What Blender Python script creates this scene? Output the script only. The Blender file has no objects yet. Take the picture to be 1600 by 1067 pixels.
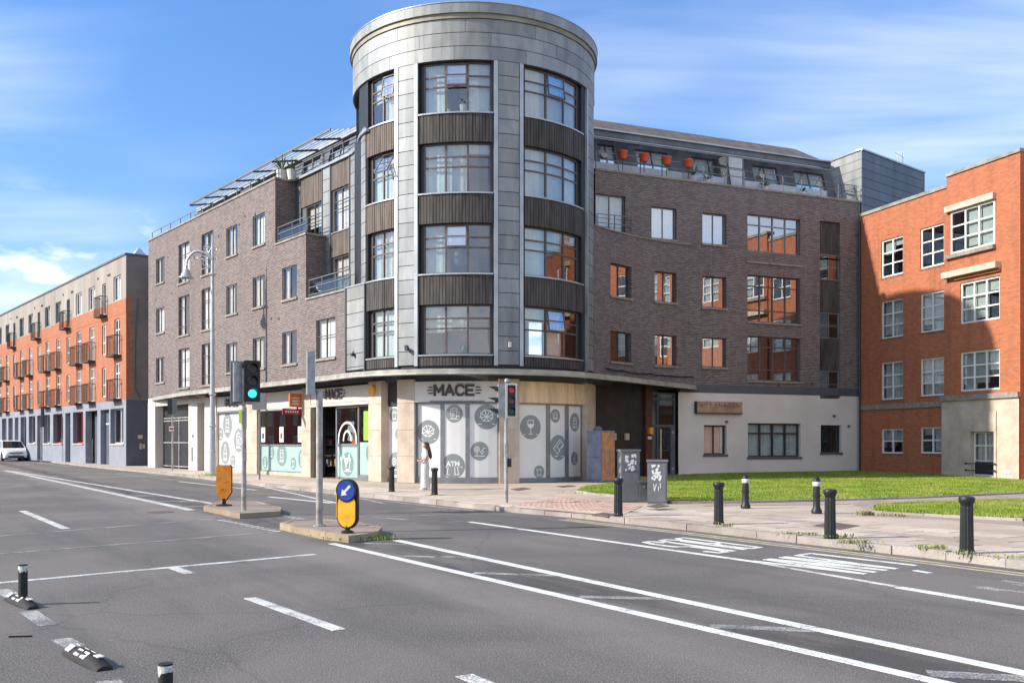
import bpy, bmesh, math, random
from mathutils import Vector, Matrix
random.seed(7)
R = math.radians
SC = bpy.context.scene
COL = SC.collection
# ------------------------------------------------------------ camera, sky, sun, exposure
F, H, HZ, CX = 1500.0, 1.7, 690.0, 800.0      # focal length in photo pixels, eye height, horizon row, centre column
cam_d = bpy.data.cameras.new('camera'); cam = bpy.data.objects.new('camera', cam_d); COL.objects.link(cam)
cam.location = (0, 0, H); cam.rotation_euler = (R(90), 0, 0)
cam_d.sensor_width = 36; cam_d.lens = 36 * F / 1600; cam_d.shift_y = (HZ - 533.5) / 1600
cam_d.clip_start = 0.1; cam_d.clip_end = 3000
SC.camera = cam
SUN_EL, SUN_AZ = 30.5, 12.5                    # light travels (+x, slightly +y)
ld = Vector((math.cos(R(SUN_AZ)) * math.cos(R(SUN_EL)), math.sin(R(SUN_AZ)) * math.cos(R(SUN_EL)), -math.sin(R(SUN_EL))))
sd = bpy.data.lights.new('sun', 'SUN'); sd.energy = 3.0; sd.angle = R(0.9); sd.color = (1, .93, .82)
sun = bpy.data.objects.new('sun', sd); COL.objects.link(sun); sun.location = (-40, -10, 40)
sun.rotation_euler = ld.to_track_quat('-Z', 'Y').to_euler()
SC.view_settings.view_transform = 'Standard'; SC.view_settings.look = 'None'
SC.view_settings.exposure = 1.1; SC.view_settings.gamma = 1; SC.view_settings.use_curve_mapping = False
SC.cycles.use_denoising = True
SC.cycles.max_bounces = 6; SC.cycles.transparent_max_bounces = 12; SC.cycles.glossy_bounces = 3
SC.cycles.caustics_reflective = False; SC.cycles.caustics_refractive = False

class N:
    "tiny node-graph helper"
    def __init__(s, nt): s.nt = nt
    def __call__(s, t, ins=None, **kw):
        n = s.nt.nodes.new(t)
        for k, v in kw.items(): setattr(n, k, v)
        for k, v in (ins or {}).items():
            if isinstance(v, bpy.types.NodeSocket): s.nt.links.new(v, n.inputs[k])
            else: n.inputs[k].default_value = v
        return n
    def math(s, op, a, b=0.0, c=None, clamp=False):
        ins = {0: a, 1: b}
        if c is not None: ins[2] = c
        return s('ShaderNodeMath', ins, operation=op, use_clamp=clamp).outputs[0]
    def ramp(s, f, stops):
        n = s('ShaderNodeValToRGB', {0: f}); e = n.color_ramp.elements
        while len(e) < len(stops): e.new(.5)
        for i, (p, c) in enumerate(stops):
            e[i].position = p; e[i].color = (c, c, c, 1) if not hasattr(c, '__len__') else (*c, 1)
        return n.outputs[0]
    def mix(s, f, a, b, mode='MIX'):
        n = s('ShaderNodeMix', data_type='RGBA', blend_type=mode)
        for k, v in ((0, f), (6, a), (7, b)):
            if isinstance(v, bpy.types.NodeSocket): s.nt.links.new(v, n.inputs[k])
            elif k == 0: n.inputs[0].default_value = v
            else: n.inputs[k].default_value = (*v, 1) if len(v) == 3 else v
        return n.outputs[2]
    def noise(s, vec, scale, detail=4, rough=.55, dist=0):
        return s('ShaderNodeTexNoise', {'Vector': vec, 'Scale': scale, 'Detail': detail, 'Roughness': rough, 'Distortion': dist}).outputs[0]
    def mapping(s, vec, scale=(1, 1, 1), rot=(0, 0, 0), loc=(0, 0, 0)):
        return s('ShaderNodeMapping', {'Vector': vec, 'Scale': scale, 'Rotation': rot, 'Location': loc}).outputs[0]

W = bpy.data.worlds.new('World'); SC.world = W; W.use_nodes = True
nt = W.node_tree; nt.nodes.clear(); n = N(nt)
sky = n('ShaderNodeTexSky', sky_type='NISHITA', sun_disc=False, sun_elevation=R(SUN_EL), sun_rotation=R(270 - SUN_AZ), altitude=0, air_density=1.0, dust_density=.5, ozone_density=3.5)
tc = n('ShaderNodeTexCoord').outputs['Generated']
sp = n('ShaderNodeSeparateXYZ', {0: tc})
zc = n.math('ADD', n.math('MAXIMUM', sp.outputs[2], 0.0), .16)
pl = n('ShaderNodeCombineXYZ', {0: n.math('DIVIDE', sp.outputs[0], zc), 1: n.math('DIVIDE', sp.outputs[1], zc), 2: 0.0}).outputs[0]
c1 = n.noise(n.mapping(pl, (.55, 1.9, 1), (0, 0, R(28)), (3.1, .4, 0)), 1.35, 6, .52, .5)
c2 = n.noise(n.mapping(pl, (1, 1, 1), (0, 0, 0), (7.3, 1.7, 0)), .8, 3, .5, .2)
m1 = n.math('MULTIPLY', n.ramp(c1, [(.40, 0), (.78, 1)]), n.ramp(c2, [(.38, 0), (.60, 1)]))
# low cumulus near the horizon
c3 = n.noise(n.mapping(tc, (1, 1, 2.3), (0, 0, 0), (.2, .35, 0)), 7.0, 7, .5, .1)
band = n.math('MULTIPLY', n.ramp(sp.outputs[2], [(.13, 1), (.235, 0)]), n.ramp(sp.outputs[0], [(.0, 1), (.5, .1)]))
m2 = n.math('MULTIPLY', n.ramp(n.math('MULTIPLY', c3, n.math('ADD', n.math('MULTIPLY', band, .35), .82)), [(.475, 0), (.55, 1)]), n.ramp(sp.outputs[2], [(.15, 1), (.25, 0)]))
m3 = n.math('MULTIPLY', n.ramp(n.noise(n.mapping(pl, (1, 1, 1), (0, 0, 0), (1.3, 5.1, 0)), 1.1, 6, .55, .5), [(.34, .15), (.62, 1)]), n.ramp(n.math('MULTIPLY', sp.outputs[1], -1.0), [(.0, 0), (.5, .7)]))   # cloud added behind the camera to lift the shade; the panes reflect cloud too
mk_ = n.math('MAXIMUM', n.math('MAXIMUM', n.math('MULTIPLY', m1, .72), m3), n.math('MULTIPLY', m2, .95), clamp=True)
hsv = n('ShaderNodeHueSaturation', {'Hue': .507, 'Saturation': 1.18, 'Value': .95, 'Color': sky.outputs[0]}).outputs[0]
hz = n.ramp(sp.outputs[2], [(.0, .66), (.12, .68), (.5, .88)])
skc = n.mix(mk_, n.mix(1.0, hsv, hz, 'MULTIPLY'), (4.3, 4.4, 4.6))
bg = n('ShaderNodeBackground', {0: skc, 1: .15})
n('ShaderNodeOutputWorld', {0: bg.outputs[0]})

# ------------------------------------------------------------ materials
MATS = {}
def new_mat(name):
    m = bpy.data.materials.new(name); m.use_nodes = True; m.node_tree.nodes.clear(); MATS[name] = m
    return m, N(m.node_tree)
def finish(n, col, rough=.7, metal=0.0, bump=None, bstr=.3, bdist=.02, emit=None, spec=.5):
    b = n('ShaderNodeBsdfPrincipled', {'Roughness': rough, 'Metallic': metal, 'Specular IOR Level': spec})
    if isinstance(col, bpy.types.NodeSocket): n.nt.links.new(col, b.inputs['Base Color'])
    else: b.inputs['Base Color'].default_value = (*col, 1)
    if emit: b.inputs['Emission Color'].default_value = (*emit[0], 1); b.inputs['Emission Strength'].default_value = emit[1]
    if bump is not None:
        bn = n('ShaderNodeBump', {'Height': bump, 'Strength': bstr, 'Distance': bdist}); n.nt.links.new(bn.outputs[0], b.inputs['Normal'])
    n('ShaderNodeOutputMaterial', {0: b.outputs[0]})
def simple(name, col, rough=.6, metal=0, var=.18, scale=3.0, bump=0.0, bscale=40, emit=None, streak=False, rnd=0.0, col2=None, spec=.5):
    m, n = new_mat(name)
    oc = n('ShaderNodeTexCoord').outputs['Object']
    a = n.noise(n.mapping(oc, (1, 1, .12) if streak else (1, 1, 1)), scale, 6, .6)
    dark = tuple(c * (1 - var) for c in col); lite = tuple(min(1, c * (1 + var * .7)) for c in col)
    if col2: dark = col2
    c = n.mix(n.ramp(a, [(.32, 0), (.68, 1)]), dark, lite)
    if rnd:
        oi = n('ShaderNodeObjectInfo').outputs['Random']
        c = n('ShaderNodeHueSaturation', {'Value': n.math('MULTIPLY_ADD', oi, rnd, 1 - rnd / 2), 'Color': c}).outputs[0]
    bp = n.noise(oc, bscale, 4, .6) if bump else None
    finish(n, c, rough, metal, bp, bump, .01, emit, spec)
    return m
def brick(name, c1, c2, mortar, stain=(.35, .3, .28), stain_amt=.45, patch=.25):
    m, n = new_mat(name)
    uv = n('ShaderNodeTexCoord').outputs['UV']
    jit = n('ShaderNodeVectorMath', {0: uv, 1: n('ShaderNodeVectorMath', {0: n('ShaderNodeTexNoise', {'Vector': uv, 'Scale': 1.7, 'Detail': 2.0}).outputs[1], 1: (.012, .006, 0)}, operation='MULTIPLY').outputs[0]}, operation='ADD').outputs[0]
    b = n('ShaderNodeTexBrick', {'Vector': jit, 'Color1': (*c1, 1), 'Color2': (*c2, 1), 'Mortar': (*mortar, 1), 'Scale': 1.0, 'Mortar Size': .011, 'Mortar Smooth': .25, 'Bias': -.1, 'Brick Width': .225, 'Row Height': .078})
    big = n.noise(uv, .35, 5, .6); st = n.noise(n.mapping(uv, (1.4, .13, 1)), 1.2, 6, .65)
    mid = n.noise(n.mapping(uv, (1, 3, 1)), 3.5, 4, .6)
    c = n.mix(n.math('MULTIPLY', n.ramp(big, [(.35, 0), (.7, 1)]), patch), b.outputs[0], tuple(x * 1.5 for x in c2))
    c = n.mix(n.math('MULTIPLY', n.ramp(st, [(.5, 0), (.72, 1)]), stain_amt), c, tuple(x * .45 for x in c1))
    c = n.mix(n.math('MULTIPLY', n.ramp(mid, [(.35, 0), (.7, 1)]), .25), c, n.mix(1.0, c, stain, 'MULTIPLY'))
    finish(n, c, .85, 0, n.math('SUBTRACT', 1.0, b.outputs[1]), .55, .012)
    return m
brick('grey_brick', (.325, .262, .235), (.18, .146, .138), (.04, .035, .033), patch=.3, stain_amt=.6)
brick('orange_brick', (.52, .17, .075), (.36, .11, .05), (.36, .2, .12), patch=.2, stain=(.7, .6, .55), stain_amt=.45)
brick('red_brick', (.53, .165, .07), (.36, .105, .045), (.34, .19, .12), patch=.25, stain=(.62, .52, .48), stain_amt=.6)
simple('brown_brick', (.22, .12, .08), .85, 0, .3, 3, .3)
# zinc sheet: weathered, streaked, every panel its own shade
m, n = new_mat('zinc'); oc = n('ShaderNodeTexCoord').outputs['Object']
a = n.noise(n.mapping(oc, (1.3, 1.3, .35)), 1.3, 6, .62, .4); b2 = n.noise(oc, .35, 3, .5)
oi = n('ShaderNodeObjectInfo').outputs['Random']
c = n.mix(n.ramp(a, [(.3, 0), (.72, 1)]), (.175, .192, .20), (.345, .36, .36))
c = n.mix(n.math('MULTIPLY', n.ramp(b2, [(.45, 0), (.7, 1)]), .35), c, (.36, .33, .26))
c = n('ShaderNodeHueSaturation', {'Value': n.math('MULTIPLY_ADD', oi, .26, .87), 'Color': c}).outputs[0]
finish(n, c, n.math('MULTIPLY_ADD', a, .2, .48), .3, n.noise(oc, 2.5, 3, .5), .12, .05)
simple('zinc_dark', (.13, .14, .15), .5, .4, .3, 1.2, rnd=.2, streak=True)
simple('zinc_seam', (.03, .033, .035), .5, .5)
simple('zinc_trim', (.42, .44, .45), .4, .6, .2, 1.0, rnd=.1)
simple('frieze', (.27, .25, .19), .6, .3, .3, 1.5)
simple('timber', (.075, .066, .06), .8, 0, .55, 5.0, .4, 30, streak=True)
simple('timber_brown', (.15, .118, .095), .8, 0, .45, 5.0, .4, 30, streak=True)
simple('stone', (.56, .48, .39), .8, 0, .16, 1.6, .15, 60, rnd=.1, col2=(.44, .35, .27))
simple('concrete_sill', (.30, .26, .22), .85, 0, .35, 5, .2)
simple('coping', (.30, .28, .25), .85, 0, .35, 2, .2)
simple('white_render', (.70, .64, .57), .85, 0, .07, .8, .1, 80)
simple('grey_render', (.34, .30, .26), .9, 0, .3, .6, .15, 60, streak=True)
simple('dark_render', (.235, .20, .17), .9, 0, .25, .4, .15, 60)
simple('blue_grey_paint', (.25, .275, .32), .75, 0, .14, .9, .1)
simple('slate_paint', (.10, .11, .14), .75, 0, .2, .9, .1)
simple('band_grey', (.10, .10, .11), .7, 0, .2, 1)
simple('fascia_white', (.66, .64, .60), .5, 0, .06, 1.0)
simple('fascia_cream', (.62, .56, .48), .6, 0, .08, 1.0)
simple('fascia_rust', (.70, .50, .32), .7, 0, .5, 3.2, .1, streak=True, col2=(.46, .33, .20))
simple('canopy_metal', (.40, .38, .33), .55, .3, .3, 2.0)
simple('soffit', (.10, .09, .08), .8)
simple('frame_brown', (.12, .095, .088), .5, .1, .2)
simple('frame_dark', (.035, .035, .04), .45, .1, .2)
simple('frame_grey', (.22, .23, .24), .45, .3, .2)
simple('frame_white', (.78, .77, .74), .45, 0, .06)
simple('steel', (.34, .35, .36), .45, .6, .25, 6)
simple('galvanised', (.40, .375, .35), .6, .35, .45, 5, .2)
simple('lamp_silver', (.50, .51, .53), .4, .5, .15, 6)
simple('black_metal', (.02, .02, .022), .45, .2, .3, 10, .1)
simple('cast_black', (.016, .017, .018), .5, .1, .4, 14, .3, 60)
simple('gate_metal', (.07, .075, .08), .5, .5, .3, 5)
simple('shutter_metal', (.05, .05, .05), .55, .3, .3, 2)
simple('panel_white', (.74, .74, .73), .3, 0, .05, 1.0)
simple('panel_teal', (.36, .50, .47), .3, 0, .05, 1.0)
simple('decal_grey', (.25, .275, .275), .5, 0, .05)
simple('decal_teal', (.17, .27, .26), .5, 0, .05)
simple('decal_white', (.74, .75, .75), .5, 0, .04)
simple('letter_dark', (.07, .055, .05), .5, .1, .6, 25)
simple('poster_green', (.26, .50, .05), .5, 0, .15, 8)
simple('sign_orange', (.66, .15, .03), .5, 0, .2, 8)
simple('sign_crimson', (.34, .01, .04), .5, 0, .1)
simple('sign_yellow', (.80, .42, .03), .4, 0, .3, 5, .1, 40)
simple('sign_amber', (.80, .28, .02), .5, 0, .28, 4, .1, 40)
simple('sign_blue', (.02, .06, .30), .35, 0, .25, 8)
simple('sign_copper', (.42, .26, .15), .6, 0, .35, 2.5)
simple('alarm_yellow', (.75, .36, .03), .5)
simple('hivis', (.55, .72, .03), .5)
simple('red_paint', (.55, .06, .05), .6)
simple('cream_wall', (.60, .48, .33), .8)
simple('cab_grey', (.155, .165, .17), .55, 0, .18, 3, .1)
simple('cab_blue', (.22, .25, .33), .6, 0, .3, 3, .1)
simple('rust', (.55, .22, .08), .85, 0, .5, 4, .3, col2=(.3, .2, .16))
simple('rust_dark', (.10, .035, .02), .7, 0, .4, 3)
simple('terracotta', (.62, .11, .035), .6, 0, .15)
simple('leaf', (.07, .12, .03), .7, 0, .5, 8, rnd=.3)
simple('weed_leaf', (.26, .27, .10), .8, 0, .4, 8)
simple('chalk', (.74, .72, .68), .8, 0, .1)
simple('rubber', (.018, .018, .019), .75, 0, .4, 20, .3)
simple('worn_white', (.62, .61, .57), .7, 0, .5, 30)
simple('interior', (.13, .115, .10), .9, 0, .2)
simple('interior_pale', (.40, .37, .33), .9, 0, .15)
simple('net_curtain', (.80, .78, .74), .9, 0, .12, 3, streak=False)
simple('drape', (.70, .64, .57), .9, 0, .2, 5)
simple('blind', (.66, .65, .62), .8, 0, .08)
simple('card', (.60, .40, .18), .8)
simple('blue_glass', (.05, .12, .30), .3)
simple('roof_felt', (.11, .10, .095), .9, 0, .3, .8, .3)
simple('roof_tile', (.13, .105, .085), .85, 0, .45, 2.5, .5, 25, streak=True)
simple('rail_grey', (.17, .18, .18), .5, .4)
simple('rail_panel', (.52, .56, .57), .35, .0, .15)
simple('balcony_metal', (.04, .032, .03), .6, .2, .4)
simple('car_white', (.80, .80, .79), .25, 0, .03)
simple('car_glass', (.02, .025, .03), .08, 0, .1)
simple('tyre', (.02, .02, .02), .8)
simple('lens_red', (.22, .02, .02), .3, emit=((.9, .05, .02), .12))
simple('lens_amber', (.25, .09, .05), .3)
simple('lens_teal', (.03, .12, .13), .3)
simple('lens_dark', (.035, .02, .018), .3)
simple('lens_green', (.03, .5, .42), .3, emit=((.05, .75, .60), .75))
simple('skin', (.62, .36, .26), .6)
simple('hair', (.075, .03, .018), .5, 0, .3, 30)
simple('cloth_white', (.62, .60, .57), .85, 0, .08)
simple('cloth_pink', (.60, .30, .28), .85, 0, .1)
simple('cloth_dark', (.03, .03, .04), .85)
simple('tactile', (.52, .36, .28), .85, 0, .3, 2.5, .3, 40)
simple('path_tarmac', (.36, .28, .23), .95, 0, .25, 1.2, .35, 60)
simple('cover_iron', (.15, .11, .09), .8, .2, .3, 6, .3)
simple('yellow_line', (.46, .41, .28), .8, 0, .35, 4)
simple('soil', (.10, .07, .05), 1, 0, .3)
# glass
def glass(name, tint=(.85, .9, .9), refl=.16, rough=.012, ior=1.5):
    m, n = new_mat(name)
    oc = n('ShaderNodeTexCoord').outputs['Object']
    bn = n('ShaderNodeBump', {'Height': n.noise(oc, .9, 2, .5), 'Strength': .012, 'Distance': .1}).outputs[0]
    tr = n('ShaderNodeBsdfTransparent', {0: (*tint, 1)}); gl = n('ShaderNodeBsdfGlossy', {0: (.95, .96, 1, 1), 'Roughness': rough, 'Normal': bn})
    fc = n('ShaderNodeLayerWeight', {0: .5}).outputs['Facing']
    f = n.math('MULTIPLY_ADD', n.math('POWER', fc, 5.0 if ior > 1.4 else 6.0), .9 if ior > 1.4 else .6, .05 + refl, clamp=True)
    f = n.math('MULTIPLY', f, n.math('SUBTRACT', 1.0, n('ShaderNodeNewGeometry').outputs['Backfacing']))
    mx = n('ShaderNodeMixShader', {0: f, 1: tr.outputs[0], 2: gl.outputs[0]})
    n('ShaderNodeOutputMaterial', {0: mx.outputs[0]})
glass('glass', refl=.12); glass('glass_clear', refl=.2); glass('glass_mirror', refl=.38); glass('glass_far', (.5, .52, .55), .04)
glass('glass_side', (.93, .94, .94), .10, ior=1.3)
# asphalt
m, n = new_mat('asphalt'); oc = n('ShaderNodeTexCoord').outputs['Object']
al = n.mapping(oc, (1, .16, 1), (0, 0, R(-33)))
fine = n.noise(oc, 62, 3, .8); mid = n.noise(oc, 19, 4, .75); big = n.noise(oc, .28, 5, .6, .6); lane = n.noise(n.mapping(n.mapping(oc, (1, 1, 1), (0, 0, R(-32))), (1, .09, 1)), .9, 5, .65)
c = n.mix(n.ramp(fine, [(.42, 0), (.60, 1)]), (.048, .043, .038), (.335, .30, .265))
c = n.mix(n.math('MULTIPLY', n.ramp(mid, [(.42, 0), (.60, 1)]), .5), c, (.10, .092, .085))
c = n.mix(n.math('MULTIPLY', n.ramp(big, [(.42, 0), (.60, 1)]), .5), c, (.25, .222, .19))
c = n.mix(n.math('MULTIPLY', n.ramp(lane, [(.50, 0), (.66, 1)]), .42), c, (.075, .072, .07))
vo = n('ShaderNodeTexVoronoi', {'Vector': n('ShaderNodeVectorMath', {0: oc, 1: n('ShaderNodeTexNoise', {'Vector': oc, 'Scale': .8, 'Detail': 5.0}).outputs[1]}, operation='ADD').outputs[0], 'Scale': .16}, feature='DISTANCE_TO_EDGE').outputs[0]
c = n.mix(n.math('MULTIPLY', n.ramp(vo, [(.0, 1), (.005, 0)]), .28), c, (.035, .033, .032))
# worn hatched strip between the two long lines: dark tyre dirt inside, pale dust beside it
sd_ = n('ShaderNodeVectorMath', {0: n('ShaderNodeVectorMath', {0: oc, 1: (-2.5, 16.3, 0)}, operation='SUBTRACT').outputs[0], 1: (.844, .536, 0)}, operation='DOT_PRODUCT').outputs['Value']
wob = n.noise(n.mapping(n.mapping(oc, (1, 1, 1), (0, 0, R(-32))), (1, .22, 1)), 1.6, 6, .7)
d0 = n.math('ADD', sd_, n.math('MULTIPLY_ADD', wob, 1.2, -.6))
inn = n.ramp(n.math('ABSOLUTE', d0), [(.25, 1), (.62, 0)])
c = n.mix(n.math('MULTIPLY', inn, n.ramp(wob, [(.40, .1), (.58, .75)])), c, (.055, .050, .047))
dus = n.ramp(n.math('ABSOLUTE', n.math('ADD', d0, 1.15)), [(.2, 1), (.85, 0)])
c = n.mix(n.math('MULTIPLY', dus, .30), c, (.34, .30, .26))
finish(n, c, .82, 0, fine, .9, .02)
# worn road paint
def paint(name, wear, col=(.70, .70, .67)):
    m, n = new_mat(name); oc = n('ShaderNodeTexCoord').outputs['Object']
    w = n.math('ADD', n.math('MULTIPLY', n.noise(oc, 60, 3, .7), .6), n.math('MULTIPLY', n.noise(oc, 2.2, 5, .65), .4))
    f = n.ramp(w, [(wear - .05, 0), (wear + .04, 1)])
    c = n.mix(f, (.13, .125, .12), col)
    finish(n, c, .75, 0, n.noise(oc, 90, 2), .3, .006)
paint('paint_fresh', .43); paint('paint', .47, (.66, .65, .61)); paint('paint_worn', .52, (.50, .48, .45))
# grass
m, n = new_mat('grass'); oc = n('ShaderNodeTexCoord').outputs['Object']
oi = n.noise(oc, .9, 4, .6); o2 = n.noise(oc, 14, 3, .7)
c = n.mix(n.ramp(oi, [(.35, 0), (.65, 1)]), (.22, .32, .04), (.47, .54, .11))
c = n.mix(n.ramp(o2, [(.38, .6), (.62, 0)]), c, (.10, .20, .02))
c = n.mix(n.ramp(n.noise(oc, .55, 6, .7, .4), [(.50, 0), (.66, .75)]), c, (.46, .42, .12))
b = n('ShaderNodeBsdfPrincipled', {'Base Color': c, 'Roughness': .7, 'Specular IOR Level': .2}); t = n('ShaderNodeBsdfTranslucent', {0: c})
mx = n('ShaderNodeMixShader', {0: .3, 1: b.outputs[0], 2: t.outputs[0]}); n('ShaderNodeOutputMaterial', {0: mx.outputs[0]})
# pavement concrete
def pave(name, c0, c1, rnd=.2):
    m, n = new_mat(name); oc = n('ShaderNodeTexCoord').outputs['Object']
    a = n.noise(oc, .55, 6, .65, .4); f2 = n.noise(oc, 38, 4, .7)
    c = n.mix(n.ramp(a, [(.36, 0), (.64, 1)]), c0, c1)
    c = n.mix(n.math('MULTIPLY', n.ramp(f2, [(.35, 1), (.6, 0)]), .35), c, tuple(x * .55 for x in c0))
    sp_ = n.noise(oc, 3.1, 3, .6); c = n.mix(n.math('MULTIPLY', n.ramp(sp_, [(.60, 0), (.68, 1)]), .4), c, tuple(x * .5 for x in c0))
    oi = n('ShaderNodeObjectInfo').outputs['Random']
    c = n('ShaderNodeHueSaturation', {'Value': n.math('MULTIPLY_ADD', oi, rnd, 1 - rnd / 2), 'Color': c}).outputs[0]
    finish(n, c, .88, 0, f2, .25, .008)
pave('pavement', (.42, .33, .24), (.58, .48, .375), 0); pave('slab', (.42, .335, .25), (.60, .51, .41), .45); pave('kerb_stone', (.30, .26, .225), (.45, .40, .35), .3)
pave('island_top', (.27, .19, .15), (.36, .29, .24), 0); pave('island_kerb', (.26, .20, .14), (.42, .34, .22), .3)
# ------------------------------------------------------------ mesh helpers
class G:
    "collects quads and tubes, links them as ONE mesh object"
    def __init__(s): s.v = []; s.f = []; s.uv = []
    def quad(s, *p, uv=None):
        i = len(s.v); s.v += [tuple(q) for q in p]; s.f.append(tuple(range(i, i + len(p))))
        s.uv += list(uv) if uv else [(q[0] + q[1], q[2]) for q in p]
    def hexa(s, a, b, uvs=None):     # a, b: two loops of 4 points
        ua, ub = (uvs or (None, None))
        s.quad(*a, uv=ua); s.quad(*b[::-1], uv=ub[::-1] if ub else None)
        for i in range(4):
            j = (i + 1) % 4
            s.quad(a[j], a[i], b[i], b[j], uv=[ua[j], ua[i], ub[i], ub[j]] if ua else None)
    def box(s, c, sx, sy, sz, ang=0.0):   # centre of base, sizes, rotation about z
        ca, sa = math.cos(ang), math.sin(ang)
        P = lambda x, y, z: (c[0] + x * ca - y * sa, c[1] + x * sa + y * ca, c[2] + z)
        x, y = sx / 2, sy / 2
        s.hexa([P(-x, -y, 0), P(x, -y, 0), P(x, y, 0), P(-x, y, 0)], [P(-x, -y, sz), P(x, -y, sz), P(x, y, sz), P(-x, y, sz)])
    def prism(s, pts, z0, z1):
        lo = [(p[0], p[1], z0) for p in pts]; hi = [(p[0], p[1], z1) for p in pts]
        s.quad(*hi, uv=[(p[0], p[1]) for p in pts]); s.quad(*lo[::-1])
        for i in range(len(pts)):
            j = (i + 1) % len(pts); s.quad(lo[i], lo[j], hi[j], hi[i])
    def tube(s, pts, r, n=8, cap=True):
        pts = [Vector(p) for p in pts]; rs = r if hasattr(r, '__len__') else [r] * len(pts); rings = []
        for i, p in enumerate(pts):
            t = (pts[min(i + 1, len(pts) - 1)] - pts[max(i - 1, 0)]).normalized()
            u = t.cross(Vector((0, 0, 1)));  u = Vector((1, 0, 0)) if u.length < 1e-3 else u.normalized()
            w = t.cross(u).normalized()
            rings.append([p + (u * math.cos(2 * math.pi * k / n) + w * math.sin(2 * math.pi * k / n)) * rs[i] for k in range(n)])
        s.rings(rings, cap)
    def rings(s, rings, cap=True):
        n = len(rings[0])
        for a, b in zip(rings, rings[1:]):
            for k in range(n): s.quad(a[k], a[(k + 1) % n], b[(k + 1) % n], b[k])
        if cap: s.quad(*rings[0][::-1]); s.quad(*rings[-1])
    def lathe(s, c, prof, n=16, flute=0.0):
        rings = []
        for r, z in prof:
            ring = []
            for k in range(n):
                rr = r * (1 - (flute if k % 2 else 0)) ; a = 2 * math.pi * k / n
                ring.append((c[0] + rr * math.cos(a), c[1] + rr * math.sin(a), c[2] + z))
            rings.append(ring)
        s.rings(rings)
    def disc(s, c, nrm, r, n=20, thick=.01):
        nrm = Vector(nrm).normalized(); u = nrm.cross(Vector((0, 0, 1))); u = u.normalized() if u.length > 1e-3 else Vector((1, 0, 0)); w = nrm.cross(u)
        c = Vector(c)
        mk = lambda o: [c + nrm * o + (u * math.cos(2 * math.pi * k / n) + w * math.sin(2 * math.pi * k / n)) * r for k in range(n)]
        s.rings([mk(0), mk(thick)])
    # boxes that follow a path: s along it, z up, o outwards
    def pbox(s, P, s0, s1, z0, z1, o0, o1, step=None):
        cs = P.cuts(s0, s1)
        for a, b in zip(cs, cs[1:]):
            A = [P.pt(a, z0, o1), P.pt(b, z0, o1), P.pt(b, z1, o1), P.pt(a, z1, o1)]
            B = [P.pt(a, z0, o0), P.pt(b, z0, o0), P.pt(b, z1, o0), P.pt(a, z1, o0)]
            u = [(a, z0), (b, z0), (b, z1), (a, z1)]
            s.quad(*A, uv=u); s.quad(*B[::-1], uv=u[::-1])
            s.quad(A[3], A[2], B[2], B[3], uv=[(a, z1), (b, z1), (b, z1 + .01), (a, z1 + .01)]); s.quad(A[1], A[0], B[0], B[1], uv=[(b, z0), (a, z0), (a, z0 - .01), (b, z0 - .01)])
            if a == cs[0]: s.quad(A[0], A[3], B[3], B[0], uv=[(a, z0), (a, z1), (a + o1 - o0, z1), (a + o1 - o0, z0)])
            if b == cs[-1]: s.quad(A[2], A[1], B[1], B[2], uv=[(b, z1), (b, z0), (b + o1 - o0, z0), (b + o1 - o0, z1)])
    def build(s, name, mat, parent=None, smooth=False, weld=False):
        off = wloc(parent) if parent else Vector((0, 0, 0))
        me = bpy.data.meshes.new(name)
        me.from_pydata([(a[0] - off.x, a[1] - off.y, a[2] - off.z) for a in s.v], [], s.f)
        uvl = me.uv_layers.new(name='UVMap')
        flat = [c for u in s.uv for c in u]; uvl.data.foreach_set('uv', flat)
        me.materials.append(MATS[mat])
        bm = bmesh.new(); bm.from_mesh(me)
        if weld or smooth: bmesh.ops.remove_doubles(bm, verts=bm.verts, dist=1e-4)
        if len(s.f) < 6000 and (weld or smooth): bmesh.ops.recalc_face_normals(bm, faces=bm.faces)
        if smooth:
            for f in bm.faces: f.smooth = True
            for e in bm.edges:
                if len(e.link_faces) == 2 and e.calc_face_angle(0) > .7: e.smooth = False
        bm.to_mesh(me); bm.free()
        o = bpy.data.objects.new(name, me); COL.objects.link(o)
        if parent: o.parent = parent
        return o
def wloc(o):
    v = Vector(o.location)
    while o.parent: o = o.parent; v += Vector(o.location)
    return v
def tag(o, label=None, cat=None, group=None, kind=None):
    if label: o['label'] = label
    if cat: o['category'] = cat
    if group: o['group'] = group
    if kind: o['kind'] = kind
    return o
def thing(name, label, cat, loc=(0, 0, 0), group=None):
    o = bpy.data.objects.new(name, None); COL.objects.link(o); o.location = loc; o.empty_display_size = .3
    return tag(o, label, cat, group)
KIDS = {}
def copy_tree(o, parent=None):
    c = o.copy(); COL.objects.link(c); c.parent = parent
    for ch in list(o.children): copy_tree(ch, c)
    return c
def gxy(px, py, z=0.0):
    Y = (H - z) * F / (py - HZ); return ((px - CX) / F * Y, Y)
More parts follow.
